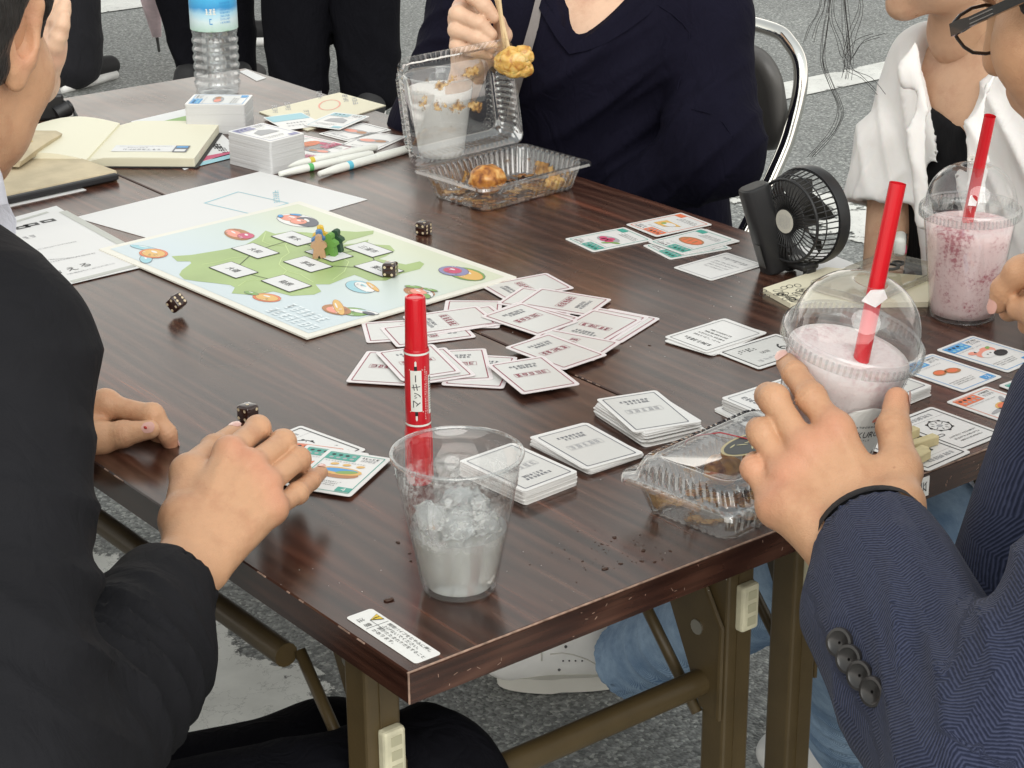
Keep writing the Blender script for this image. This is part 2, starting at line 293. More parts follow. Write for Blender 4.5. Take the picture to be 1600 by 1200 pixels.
def folding_table(x0, label):
    t = thing('folding_table', label, 'table', (x0, 0, 0))
    mb = MB(); mb.bbox((TW / 2, TL / 2, TZ - TT / 2), (TW - .002, TL, TT), .0012, seg=1); mb.build('tabletop', WOOD, t)
    e = MB(); z = TZ - .0009                     # bright worn arrises of the laminate
    e.tube([(.0005, .0006, z), (TW - .0025, .0006, z)], .0009, 6); e.tube([(.0016, .0006, TZ - .001), (.0016, .0006, TZ - TT + .001)], .0009, 6)
    for i in range(26):
        y = random.uniform(.02, 1.0); e.tube([(.0012, y, z), (.0012, y + random.uniform(.002, .02), z)], .0007, 5)
    for i in range(22):                          # scratches on the near edge
        x = random.uniform(.01, .44); zz = random.uniform(TZ - TT + .003, TZ - .003); a = random.uniform(0, 6.28); r = random.uniform(.001, .004)
        e.tube([(x, -.0010, zz), (x + r * math.cos(a), -.0010, zz + r * math.sin(a))], .00025, 4)
    tag(e.build('worn_edge', WEAR, t), kind='stuff'); eb = MB(); eb.box((TW / 2 - .0002, -.0004, TZ - TT / 2 - .0004), (TW - .004, .001, TT - .003)); eb.build('edge_band', EDGEW, t)
    for y, s in ((.10, 1), (TL - .10, -1)):
        for x in (.035, TW - .050):
            l = MB(); l.bbox((x, y, (TZ - TT) / 2 + .006), (.033, .030, TZ - TT - .012), .003)
            l.box((x - .0035, y - .0155, (TZ - TT) / 2 + .01), (.0012, .0015, TZ - TT - .03))
            leg = l.build('leg', LEGM, t)
            f = MB(); f.bbox((x, y, .008), (.036, .034, .016), .003); f.build('foot_cap', BUMP, leg)
            b = MB(); b.M = Matrix.Translation((x + .004, y - s * .0190, TZ - .122))
            b.bbox((0, 0, 0), (.021, .011, .046), .003)
            bp_ = b.build('bumper', BUMP, leg)
            h = MB(); h.M = Matrix.Translation((x + .004, y - s * .0248, TZ - .122))
            for zz in (-.012, .012): h.ring(rrect(.011, .013, .001, 1, 0, zz), rrect(.008, .010, .001, 1, 0, zz), 0)
            hv = [(p[0], -s * .0004 + 0, p[1]) for p in []]
            r = MB()
            for zz in (-.013, 0, .013): r.box((x + .005, y - s * .0244, TZ - .122 + zz), (.010, .001, .0085))
            r.build('recess_shade', mat('bumper_recess_shade', (.40, .38, .26), .7), leg)  # flat plates on the bumper face; recess shade painted as darker ivory
        st = MB(); st.tube([(.035, y + s * .012, TZ - .205), (TW - .050, y + s * .012, TZ - .205)], .0125, 16); st.build('stretcher', LEGM, t, smooth=True, autosmooth=40)
        for x, sx in ((.035, 1), (TW - .050, -1)):
            g_ = MB(); xx = x + sx * .020               # gusset plate of the folding joint
            prof = [(y + s * .012, TZ - .23), (y - s * .012, TZ - .235), (y - s * .012, TZ - .14), (y + s * .03, TZ - .075), (y + s * .075, TZ - .035), (y + s * .105, TZ - .032), (y + s * .10, TZ - .05), (y + s * .03, TZ - .19)]
            n_ = len(prof); vs = [(xx - .0015, a, b_) for a, b_ in prof] + [(xx + .0015, a, b_) for a, b_ in prof]
            g_.add(vs, [tuple(range(n_)), tuple(range(n_, 2 * n_))[::-1]] + [(i, n_ + i, n_ + (i + 1) % n_, (i + 1) % n_) for i in range(n_)])
            g_.tube([(xx, a, b_) for a, b_ in prof[1:6]], .0028, 6)
            gus = g_.build('gusset', LEGM, t)
            bo = MB(); bo.M = Matrix.Translation((xx - sx * .003, y + s * .018, TZ - .15)) @ Matrix.Rotation(R(90), 4, 'Y'); bo.lathe([(.001, -.006), (.0075, -.006), (.0075, .004), (.006, .006), (.001, .006)], 12, cap0=True, cap1=True)
            bo.build('bolt', STEEL, gus); bo = MB(); bo.M = Matrix.Translation((xx - sx * .003, y + s * .055, TZ - .075)) @ Matrix.Rotation(R(90), 4, 'Y'); bo.lathe([(.001, -.006), (.005, -.006), (.005, .004), (.001, .004)], 12, cap0=True, cap1=True)
            bo.build('bolt', STEEL, gus)
            s2 = MB(); s2.bbox((xx + sx * .006, y + s * .085, TZ - .06), (.003, .07, .018), .001, rot=Matrix.Rotation(R(-22 * s), 3, 'X')); s2.build('slotted_link', LEGM, gus)
            sp = MB(); sp.tube([(xx, y + s * .016, TZ - .24), (xx, y + s * .14, TZ - .105)], .0055, 8); sp.build('strut', LEGM, t, smooth=True)
    for x in (.042, TW - .058):
        p = MB(); p.tube([(x, .24, TZ - .105), (x, TL - .24, TZ - .105)], .011, 14); p.build('release_pipe', LEGM, t, smooth=True, autosmooth=40)
    fr = MB()
    for x in (.03, TW - .045): fr.box((x, TL / 2, TZ - TT - .008), (.018, TL - .16, .0155))
    for y in (.09, TL - .09): fr.box((TW / 2, y, TZ - TT - .0085), (TW - .11, .018, .0145))
    fr.build('under_frame', LEGM, t)
    return t
T1 = folding_table(0, 'dark rosewood folding table with yellow triangle warning sticker on its corner')
T2 = folding_table(TW + .0012, 'dark rosewood folding table with small white kanji tag on its end edge')
# warning sticker on the corner of the first table
WH = mat('sticker_white', (.80, .80, .77), .45); BK = mat('print_black', (.02, .02, .022), .5); YE = mat('print_yellow', (.75, .52, .04), .45)
st = MB(); st.prism(rrect(.024, .092, .003), 0, .0003, 0)
st.ring(rrect(.0005, .0205, .0001, 1, 0, .020), rrect(.0001, .02, .00001, 1, 0, .020), .0006, 1)
st.box((0, .0205, .00045), (.0205, .0004, .0001), 1)
tri = [(.0095, .0245), (.0095, .0355), (-.0005, .030)]
st.poly(tri, .0006, 1); st.poly([(.0089, .0254), (.0089, .0346), (.0006, .030)], .0009, 2)
st.box((.0048, .030, .0011), (.0042, .0009, .0001), 1); st.box((.0078, .030, .0011), (.0009, .0009, .0001), 1)
for i, ch in enumerate('注意'): put_text(st, ch, -.0055, .0345 - .0095 * i, .0058, .0006, 1, R(-90))
lines = ['開閉パイプをむやみに押し', '上げないでください。', '脚がたたまれケガをすること', 'があります。']
for i, tx in enumerate(lines):
    w = .0046 * len(tx); put_text(st, tx, .0078 - .0048 * i, .0165 - w / 2, .0036, .0006, 1, R(-90), fit=w)
st.build('warning_sticker', [WH, BK, YE], T1, (.0237, .052, TZ + .0003))
tg = MB(); tg.box((0, 0, 0), (.030, .0006, .019), 0); o = tg.build('kanji_tag', [WH, BK], T2, (.078, -.0012, TZ - .0135))
tx = MB(); put_text(tx, '会', 0, 0, .0115, 0, 0, R(90)); o2 = tx.build('lettering', BK, o, (.006, -.0006, 0), (R(90), 0, 0))
# ================================================================== CARDS, SHEETS, BOARD
P_WHITE = mat('card_white', (.73, .72, .70), .28); P_GREY = mat('card_face_grey', (.62, .615, .59), .22); P_PINK = mat('card_white_pink', (.72, .665, .665), .28)
P_RED = mat('print_dark_red', (.26, .03, .06), .4); P_NAVY = mat('print_slate', (.10, .105, .13), .4); P_TEAL = mat('print_teal', (.05, .34, .27), .4)
P_BLUE = mat('print_blue', (.06, .30, .62), .4); P_ORANGE = mat('print_orange', (.72, .17, .07), .4); P_PALE = mat('print_pale_teal', (.30, .55, .62), .4)
P_BROWN = mat('print_brown', (.42, .18, .07), .4); P_GREEN = mat('print_leaf_green', (.20, .36, .09), .4); P_SAL = mat('print_salmon', (.78, .30, .22), .4)
P_YEL = mat('print_ochre', (.70, .42, .12), .4); P_GRY = mat('print_grey', (.35, .35, .36), .4); P_LIL = mat('print_lilac', (.25, .24, .42), .4); P_MAG = mat('print_crimson', (.55, .07, .16), .4)
EDGE_W = mat('card_stack_edge', (.56, .56, .56), .5)
CM_ = [P_WHITE, P_GREY, P_RED, P_NAVY, P_TEAL, P_BLUE, P_ORANGE, BK, P_BROWN, P_GREEN, P_SAL, P_YEL, P_GRY, P_PINK, P_LIL, P_MAG, P_PALE]
(WHT, GRY_, RED, NAV, TEA, BLU, ORA, BLK, BRO, GRE, SAL, YEL, GRYP, PNK, LIL, MAG, PAL) = range(17)
CW, CH, CT = .063, .088, .0006
CARD = {}
def card_body(white=WHT):
    if white not in CARD:
        mb = MB(); mb.prism(rrect(CW, CH, .0035, 4), 0, CT); o = mb.build('card', [CM_[white]]); CARD[white] = o.data; bpy.data.objects.remove(o)
    return CARD[white]
def frame(mb, col, w=.0011, inset=.0042, z=.00025, W=CW, H=CH): mb.ring(rrect(W - 2 * inset, H - 2 * inset, .0016, 3), rrect(W - 2 * inset - 2 * w, H - 2 * inset - 2 * w, .0012, 3), z, col)
def pic(mb, kind, cx, cy, s, z):      # small food drawing
    def e(x, y, a, b, c, r=0, k=0): mb.poly(ell(cx + x * s, cy + y * s, a * s, b * s, 14, r), z + .00006 * k, c)
    if kind == 'berries':
        e(0, 0, .5, .3, GRYP, .2); [e(x, y, .17, .15, MAG, 0, 1) for x, y in ((-.2, .1), (.05, .15), (.25, .05), (-.05, -.08))]; e(-.5, .05, .2, .08, GRE, .5, 2); e(-.3, .3, .18, .07, GRE, 1, 2)
    elif kind == 'bun': e(0, 0, .55, .36, BRO); e(-.05, .03, .46, .28, ORA, 0, 1); [e(x, .02, .05, .2, BRO, .2, 2) for x in (-.2, .05, .28)]
    elif kind == 'wedge': mb.poly([(cx - .5 * s, cy - .2 * s), (cx + .45 * s, cy - .28 * s), (cx + .5 * s, cy + .3 * s), (cx - .1 * s, cy + .3 * s)], z, YEL); e(-.05, 0, .3, .18, WHT, .1, 1); e(.2, .05, .1, .1, GRE, 0, 2)
    elif kind == 'bowl': e(0, -.15, .6, .26, BRO); e(0, .02, .62, .24, YEL, 0, 1); e(0, .05, .5, .13, BLU, .05, 2); e(.2, -.02, .3, .1, GRE, .3, 3); [e(x, .42, .12, .07, YEL, .3, 1) for x in (-.35, 0, .4)]
    elif kind == 'peanut': e(-.22, .08, .26, .19, BRO, .2); e(.22, -.05, .28, .2, BRO, -.2); e(-.22, .1, .2, .13, ORA, 0, 1); e(.22, -.04, .2, .13, ORA, 0, 1)
    elif kind == 'sushi': e(0, .1, .5, .28, SAL, .3); e(-.05, -.05, .38, .2, WHT, .3, 1); e(.3, -.22, .3, .2, BLK, .3, 2); e(-.4, .3, .16, .12, SAL, 0, 1); e(-.15, .33, .2, .06, WHT, .3, 1); e(.35, .3, .12, .07, GRE, .5, 2); e(-.12, -.05, .035, .035, BLK, 0, 3); e(.06, -.02, .035, .035, BLK, 0, 3)
    elif kind == 'fruit': e(.1, 0, .33, .24, YEL, .2); e(.1, .02, .25, .16, ORA, .2, 1); e(-.35, -.12, .35, .08, GRYP, .15); e(.42, .3, .28, .09, GRYP, .9)
    elif kind == 'fish': e(0, 0, .55, .25, GRYP, .15); e(-.2, 0, .28, .16, SAL, 0, 1); e(.25, .05, .2, .14, BRO, 0, 1)
    elif kind == 'wheel':
        mb.ring(ell(cx, cy, .5 * s, .5 * s), ell(cx, cy, .45 * s, .45 * s), z, BLK); e(0, 0, .14, .12, GRYP)
        for k in range(8): a = k * math.pi / 4; e(.5 * math.cos(a), .5 * math.sin(a), .07, .07, BLK); e(.3 * math.cos(a + .4), .3 * math.sin(a + .4), .09, .02, BLK, a + .4, 1)
    elif kind == 'house': mb.poly([(cx - .5 * s, cy - .3 * s), (cx + .5 * s, cy - .3 * s), (cx + .4 * s, cy + .2 * s), (cx, cy + .45 * s), (cx - .45 * s, cy + .2 * s)], z, GRYP)
PRN = {}
def card_print(style, colour, picture=None, digit=None, seed=0):
    key = (style, colour, picture, digit, seed)
    if key in PRN: return PRN[key]
    random.seed(hash((style, colour, str(picture), seed)) % 1000 if False else (len(style) * 31 + colour * 7 + seed * 13 + len(str(picture)))); mb = MB(); z = .00025
    if style == 'back':
        mb.poly(rrect(CW - .0090, CH - .0090, .0016, 3), .00015, GRY_); frame(mb, colour)
        scribble(mb, 0, .026, .030, .0042, z + .0001, NAV, 7, dens=.85); scribble(mb, .002, .0205, .024, .0042, z + .0001, NAV, 6, dens=.85)
        c2 = colour if colour == RED else GRYP
        scribble(mb, 0, .002, .034, .0075, z + .0001, c2, 5, dens=.9); mb.ring(rrect(.037, .010, .001, 2, 0, .002), rrect(.0362, .0092, .001, 2, 0, .002), z + .0001, c2)
    elif style == 'food':
        frame(mb, colour, .0009)
        mb.poly(rrect(.030, .014, .001, 3, -.0115, .0310), z + .00005, colour); mb.poly(rrect(.014, .009, .001, 3, .0195, -.0335), z + .00005, colour)
        for i in range(4):
            for j in range(2): mb.poly(ell(-.0215 + i * .0067, .034 - j * .006, .0022, .002, 8), z + .00012, BLK if j == 0 and i < 3 else (PAL if colour == BLU else GRYP))
        scribble(mb, .015, .0345, .017, .0035, z, BLK, 5); scribble(mb, .015, .0290, .015, .0045, z, GRYP, 4); scribble(mb, -.004, .0205, .040, .0018, z, GRYP, 14)
        pic(mb, picture, 0, .001, .034, z + .0001)
        for i in range(3): scribble(mb, -.006, -.021 - i * .0036, .036 - i * .004, .0017, z, BLK, 16)
        if digit: put_text(mb, digit, .0195, -.0335, .0062, z + .00012, WHT)
    elif style == 'rule':
        frame(mb, BLK, .0013); scribble(mb, -.002, .031, .036, .0055, z, GRYP, 8, dens=.8); mb.ring(rrect(.052, .0003, .0001, 1, 0, .0245), rrect(.0518, .0001, .00005, 1, 0, .0245), z, BLK)
        pic(mb, 'wheel', 0, .008, .024, z)
        mb.ring(rrect(.012, .005, .0025, 4, -.019, -.008), rrect(.010, .003, .0015, 4, -.019, -.008), z, BLK); mb.poly(rrect(.006, .004, .001, 3, -.024, -.008), z, BLK)
        for i in range(3): scribble(mb, .002, -.017 - i * .0055, .038 - i * .003, .0024, z, BLK, 16)
    elif style == 'lines':
        frame(mb, colour, .0007); scribble(mb, 0, .026, .040, .006, z, colour, 8)
        for i in range(4): scribble(mb, 0, .012 - i * .007, .040 - i * .003, .003, z, colour, 12)
    elif style == 'nine':
        frame(mb, BLK, .0012); mb.poly(rrect(CW - .012, CH - .012, .0016, 3), .00015, GRY_)
        put_text(mb, '9', .0, -.020, .017, z, BLK, R(90)); put_text(mb, '目的', .0, .004, .006, z, BLK, R(90)); scribble(mb, .014, .018, .026, .008, z, BLK, 6, R(90)); scribble(mb, -.016, .0, .060, .006, z, GRYP, 8, R(90))
    elif style == 'sketch':
        frame(mb, colour, .0010); pic(mb, 'fish', 0, 0, .045, z); scribble(mb, 0, -.03, .035, .004, z, GRYP, 9)
    elif style == 'halves':
        mb.poly(rrect(CW - .004, .034, .0016, 3, 0, .024), z, PAL); scribble(mb, 0, -.010, .032, .005, z, NAV, 6); scribble(mb, 0, -.025, .040, .005, z, GRYP, 7)
    o = mb.build('print', CM_); me = o.data; bpy.data.objects.remove(o); PRN[key] = me; return me
def fit3(A, B, C, z=0):
    a, b, c = at(*A, z), at(*B, z), at(*C, z); u, w = a - b, c - b
    if u.length < w.length: u, w = w, u
    u = u.normalized(); w = (w - u * w.dot(u)).normalized(); ctr = b + u * CH / 2 + w * CW / 2
    return ctr, math.atan2(u.y, u.x) - R(90)
def card_at(label, A, B, C, lev=0, style='back', colour=RED, picture=None, digit=None, flip=False, group=None, white=WHT, seed=0, tilt=(0, 0)):
    z = lev * .0007 + .0004; ctr, a = fit3(A, B, C, z)
    o = link('card', card_body(white), None, ctr, (R(tilt[0]), R(tilt[1]), a + (math.pi if flip else 0))); tag(o, label, 'card', group)
    link('print', card_print(style, colour, picture, digit, seed), o, (0, 0, CT)); return o
def c7(p): return (p[0] * .3125 + 540, p[1] * .3125 + 420)
RL = 'white card with dark red border in the loose pile beside the red marker'; RG = 'red bordered cards in the loose pile'
pile = [((125, 350), (105, 372), (590, 342), 0, 0), ((590, 305), (655, 341), (235, 397), 1, 1), ((560, 195), (500, 160), (490, 215), 1, 0), ((868, 48), (670, 85), (775, 132), 1, 1),
    ((300, 250), (455, 330), (840, 272), 2, 1), ((240, 258), (385, 333), (770, 275), 3, 1), ((755, 152), (880, 93), (1180, 140), 2, 0), ((860, 160), (975, 97), (1318, 150), 3, 0),
    ((1400, 228), (1575, 250), (1395, 362), 1, 0), ((1380, 225), (1520, 245), (1350, 355), 2, 0), ((1060, 300), (1235, 205), (1455, 228), 3, 0), ((890, 172), (1180, 247), (1040, 320), 3, 0), ((680, 240), (880, 170), (1160, 262), 5, 1),
    ((990, 295), (1380, 370), (1255, 465), 5, 0), ((782, 392), (1090, 508), (1260, 462), 7, 0),
    ((868, 428), (790, 600), (500, 585), 1, 0), ((700, 397), (740, 555), (470, 580), 2, 0), ((490, 385), (655, 535), (440, 575), 4, 0), ((440, 380), (580, 520), (395, 565), 6, 0),
    ((125, 388), (0, 567), (232, 580), 2, 0), ((1000, 445), (1175, 580), (915, 640), 8, 0)]
for i, (a, b, c, lv, fl) in enumerate(pile):
    card_at(RL, c7(a), c7(b), c7(c), lv, 'back', RED, flip=bool(fl), group=RG, white=PNK, seed=i % 4, tilt=(random.uniform(-.35, .35), random.uniform(-.35, .35)))
# hand of cards by the player in the black suit
card_at('white card with black outline and cup drawing tucked beside the fingers', (437, 682), (470, 665.5), (529, 687), 0, 'rule', BLK, flip=True)
card_at('orange strawberry card half covered by teal cards', (548, 700), (486, 760), (430, 738), 1, 'food', ORA, 'berries', flip=False)
card_at('teal card covered by another teal card with a fish bowl', (582, 706), (514, 769), (462, 752), 2, 'food', TEA, 'bun')
card_at('teal card with a fish stew bowl and number 4', (616, 714), (547.5, 777), (497, 762), 3, 'food', TEA, 'bowl', '4')
# cards in front of the person in navy, beside the fan
def c3(p): return (p[0] * .225 + 860, p[1] * .225 + 260)
card_at('teal card with red berries in a bowl lying apart on the wood', c3((545, 418)), c3((97, 505)), c3((250, 582)), 0, 'food', TEA, 'berries', flip=True)
card_at('orange bordered card with a yellow wedge drawing', c3((935, 318)), c3((520, 405)), c3((690, 484)), 1, 'food', ORA, 'wedge', flip=True)
card_at('plain white card peeking out under the teal bun card', c3((1115, 428)), c3((700, 530)), c3((870, 592)), 1, 'lines', GRYP)
card_at('teal card half covered by the teal bun card', c3((670, 570)), c3((830, 650)), c3((1300, 568)), 0, 'food', TEA, 'fish', flip=True)
card_at('teal card with an orange bun on top of others', c3((1090, 422)), c3((672, 525)), c3((838, 590)), 2, 'food', TEA, 'bun', flip=True)
card_at('white card with pale grey lines next to the fan handle', c3((1240, 595)), c3((850, 705)), c3((1085, 782)), 0, 'lines', GRYP)
card_at('white card printed with a large 9', (1222, 519), (1118, 551), (1173, 577), 1, 'nine', BLK, flip=True)
# cards in front of the person in the herringbone jacket
card_at('blue bordered card with a salmon sushi drawing', (1460, 547), (1519, 525), (1615, 554), 0, 'food', BLU, 'sushi', '3', flip=True)
card_at('blue bordered card with a peanut drawing and number 2', (1406, 576), (1456, 553), (1575, 592), 0, 'food', BLU, 'peanut', '-2', flip=True)
card_at('teal bordered card beside the herringbone jacket', (1600, 588), (1559, 603), (1660, 640), 1, 'food', TEA, 'bun', flip=True)
card_at('orange bordered card with a winged yellow fruit drawing', (1481, 628), (1540, 604), (1650, 641), 0, 'food', ORA, 'fruit', flip=True)
card_at('black framed card with a ship wheel drawing', (1412, 653), (1455, 636), (1578, 681), 0, 'rule', BLK, flip=True)
card_at('black framed card lying under small wooden sticks', (1458, 734), (1518, 707), (1395, 663), 1, 'rule', BLK, flip=True, seed=3)
# far cards round the boxed decks
card_at('card with a teal upper half in front of the red ringed flyer', (414, 186), (446, 204), (504, 195), 3, 'halves', PAL)
card_at('pale blue card with a house drawing', (484, 187), (531, 203), (588, 178), 5, 'food', PAL, 'house')
card_at('black framed card with a grey sketch between the pale blue card and the pens', (505, 210), (542, 221), (618, 202), 0, 'sketch', BLK)
card_at('grey sketch card touching the blue banded pen', (549, 226), (588, 236), (640, 212), 0, 'sketch', GRYP)
card_at('crimson marked card behind the purple printed deck', (420, 222), (473, 211), (524, 222), 0, 'food', MAG, 'bun')
card_at('crimson marked card lying under the yellow banded pen', (448, 240), (500, 221), (556, 233), 0, 'food', MAG, 'fish')
# ---- decks: every card of the stack is a piece of its own
def deck(label, A, B, C, n, style='back', colour=NAV, spread=.0008, tops=3, fan=4, flip=True, t=.00048, group=None):
    h = n * t; ctr, a = fit3(A, B, C, h); root = thing('card_deck', label, 'card deck', V(ctr.x, ctr.y, TZ + .0003), a + (math.pi if flip else 0), group)
    for i in range(n):
        k = n - 1 - i; j = spread
        dx, dy, dr = random.gauss(0, j), random.gauss(0, j), random.gauss(0, .6)
        if k < tops: dr += (tops - k) * -fan / tops * .0; dx *= .4
        if k >= tops: dr += fan
        c = link('card', card_body(WHT), root, (dx, dy, i * t), (0, 0, R(dr))); c.scale.z = t / CT * .93
        if i == n - 1: link('print', card_print(style, colour, seed=2), c, (0, 0, CT))
    return root
deck('tall deck of cards with slate border standing behind the clear drink', (798, 690), (903, 738), (828, 764), 27, fan=1, spread=.0005)
deck('low deck of slate bordered cards between two taller decks', (847, 687), (915, 660), (1020, 717), 13, fan=4)
deck('messy deck of slate bordered cards behind the closed food pack', (950, 629), (1027, 610), (1095, 665), 28, fan=7, spread=.0014)
deck('neat white deck partly hidden by the fingers holding the drink', (1235, 588), (1127, 622), (1185, 651), 24, 'lines', NAV, fan=1)
deck('white deck beside the thumb holding the drink', (1395, 580), (1457, 603), (1400, 625), 22, fan=1)
deck('loose white cards spread next to the card printed with 9', (1043, 535), (1102, 552), (1207, 519), 6, 'lines', BLK, fan=8, tops=2, spread=.002)
deck('few white cards poking out under the held drink', (1165, 661), (1180, 672), (1260, 650), 4, 'lines', NAV, fan=3)
def boxed(label, A, B, C, h, colour, picture):
    ctr, a = fit3(A, B, C, h); root = thing('wrapped_deck', label, 'card deck', V(ctr.x, ctr.y, TZ + .0003), a)
    mb = MB(); n = 22
    for i in range(n): mb.prism(rrect(CW + random.uniform(-.0004, .0004), CH + random.uniform(-.0004, .0004), .003, 3, random.uniform(-.0003, .0003), random.uniform(-.0003, .0003)), h * i / n, h * (i + .97) / n)
    b = mb.build('card_block', EDGE_W, root); tag(b, kind='stuff')
    link('card', card_body(WHT), root, (0, 0, h)); link('print', card_print('food', colour, picture), root, (0, 0, h + CT))
boxed('thick white deck with blue printed top card in front of the water bottle', (297, 164), (382, 165), (410, 151), .043, BLU, 'fish')
boxed('thick white deck with purple printed top card beside the pens', (358, 207), (422, 223), (471, 211), .045, LIL, 'house')
# ---- papers
PAPER = mat('paper_white', (.71, .71, .70), .6); CREAM = mat('paper_cream', (.74, .69, .52), .6)
def sheet(name, label, cat, pts, z, m, prints=None, t=.0004, curl=None):
    c = sum((at(*p, z) for p in pts), Vector()) / len(pts); mb = MB()
    q = [at(*p, z) - c for p in pts]; mb.prism([(k.x, k.y) for k in q], 0, t); o = tag(mb.build(name, m, None, c), label, cat); return o, c
P5 = [(117, 340), (407, 268), (574, 312), (300, 392)]
o, c = sheet('paper_sheet', 'blank white printed sheet lying under the game board', 'paper', P5, .0003, PAPER)
fr = MB(); q = [at(*p, .0003) - c for p in ((318, 318), (372, 300), (452, 318), (395, 336))]; q2 = [v + (sum(q, Vector()) / 4 - v) * .05 for v in q]
fr.ring([(v.x, v.y) for v in q], [(v.x, v.y) for v in q2], .0007, 0); scribble(fr, at(432, 308).x - c.x, at(432, 308).y - c.y, .06, .008, .0007, 0, 7, R(60)); fr.build('print', [P_PALE], o)
def spt(p0, p1, w0=0): return None
RS = [(20, 345), (88, 322), (240, 412), (50, 457), (-60, 400)]
o, c = sheet('rule_sheet', 'white rule sheet with grey margin bars and black lettering', 'paper', [(-75, 366), (88, 322), (238, 414), (52, 458)], .0012, PAPER, t=.0005)
pm = MB(); ax = (at(213, 420) - at(52, 457)).normalized(); ang = math.atan2(ax.y, ax.x)
def rl(px, py): v = at(px, py, .0012) - c; return v.x, v.y
def bar(p0, p1, w, mi): 
    a, b = Vector((*rl(*p0), 0)), Vector((*rl(*p1), 0)); d = (b - a).normalized(); s = V(-d.y, d.x, 0) * w / 2; pm.add([a + s + V(0, 0, .0009), b + s + V(0, 0, .0009), b - s + V(0, 0, .0009), a - s + V(0, 0, .0009)], [(0, 1, 2, 3)], mi)
bar((98, 331), (198, 386), .011, 1); bar((112, 441), (210, 416), .008, 1); bar((22, 348), (75, 332), .006, 1)
for px, py in ((75, 346), (49, 352), (35, 356)): x, y = rl(px, py); pm.ring(rrect(.019, .011, .0004, 1, x, y), rrect(.010, .004, .0004, 1, x, y), .0009, 0)
x, y = rl(47, 371); scribble(pm, x, y, .018, .010, .0009, 2, 2, ang, .95)
for (px, py), s_, h in (((58, 408), 'る', .013), ((30, 391), 'ら', .011), ((133, 415), 'る', .013), ((112, 421), 'え', .013), ((88, 426), '合', .013), ((68, 430), 'け', .013), ((50, 433), '助', .013)):
    x, y = rl(px, py); put_text(pm, s_, x, y, h, .0009, 0, ang)
for a, b in (((45, 394), (120, 378)), ((62, 414), (150, 396)), ((62, 408), (120, 403)), ((105, 430), (180, 412)), ((45, 390), (60, 393))):
    xa, ya = rl(*a); xb, yb = rl(*b); scribble(pm, (xa + xb) / 2, (ya + yb) / 2, math.hypot(xb - xa, yb - ya), .0035, .0009, 2, 22, math.atan2(yb - ya, xb - xa))
pm.build('print', [BK, mat('print_light_grey', (.48, .49, .45), .5), P_GRY], o)
card_at('blue marked card with a cream bun drawing on the rule sheet edge', (52, 458), (111, 443), (88, 428), 3, 'food', BLU, 'bun', flip=True)
card_at('blue marked card showing only its blue corner beside the black sleeve', (10, 428), (68, 425), (50, 409), 3, 'food', BLU, 'bowl', flip=True)
# ---- game board
BC = V(0, 0, 0)
for p in ((158, 391), (467, 318), (812, 433), (471, 533)): BC += at(*p, .001) / 4
d1 = (at(812, 433) - at(467, 318)).normalized(); d2 = (at(471, 533) - at(158, 391)).normalized(); bd = (d1 + d2).normalized(); BA = math.atan2(bd.y, bd.x)
BM = Matrix.Rotation(-BA, 3, 'Z')
def bl(px, py): v = BM @ (at(px, py, .003) - BC); return v.x, v.y
BWX, BWY = .420, .297
def board_mat():
    m = bpy.data.materials.new('board_print_sea'); m.use_nodes = True; n, l = nodes_of(m); b = n['Principled BSDF']; tc = n.new('ShaderNodeTexCoord'); s = n.new('ShaderNodeSeparateXYZ'); l.new(tc.outputs['Object'], s.inputs[0])
    a = n.new('ShaderNodeMath'); a.operation = 'MULTIPLY_ADD'; a.inputs[1].default_value = 3.2; a.inputs[2].default_value = .5; l.new(s.outputs['Y'], a.inputs[0])
    r = ramp(n, [(.25, (.56, .64, .67)), (.55, (.58, .65, .61)), (.9, (.62, .65, .50))]); l.new(a.outputs[0], r.inputs[0]); l.new(r.outputs[0], b.inputs['Base Color']); b.inputs['Roughness'].default_value = .38; return m
board = thing('game_board', 'cream bordered board with green map and white place boxes', 'game board', V(BC.x, BC.y, TZ + .0012), BA)
mb = MB(); mb.prism(rrect(BWX, BWY, .0012, 2), 0, .002); mb.build('board_sheet', mat('board_cream', (.74, .72, .64), .4), board)
mb = MB(); mb.poly(rrect(BWX - .020, BWY - .020, .001, 2), .0022); mb.build('sea_print', board_mat(), board)
land = [(268, 401), (299, 399), (348, 391), (382, 384), (403, 372), (415, 361), (430, 366), (455, 362), (491, 365), (529, 361), (557, 363), (584, 361), (583, 366), (562, 372), (543, 377), (535, 383), (556, 381), (576, 375), (573, 382), (609, 384), (617, 392), (603, 401), (592, 405), (609, 409), (634, 414), (656, 409), (663, 413), (656, 421), (628, 428), (603, 439), (576, 439), (565, 434), (554, 430), (537, 436), (515, 445), (493, 445), (502, 456), (491, 461), (455, 463), (427, 456), (398, 462), (362, 459), (367, 450), (360, 446), (335, 443), (307, 440), (288, 437), (280, 430), (284, 423), (299, 412), (297, 409), (277, 409)]
mb = MB(); mb.poly([bl(*p) for p in land][::-1], .0024)
mb.build('land_print', mat('board_print_land', (.34, .45, .17), .38, var=.12, vscale=9), board)
mb = MB()
def pline(mb, pts, w, z, mi=0):
    q = [Vector((*bl(*p), 0)) for p in pts]
    for a, b in zip(q, q[1:]): d = (b - a).normalized(); s = V(-d.y, d.x, 0) * w / 2; mb.add([a + s + V(0, 0, z), b + s + V(0, 0, z), b - s + V(0, 0, z), a - s + V(0, 0, z)], [(0, 1, 2, 3)], mi)
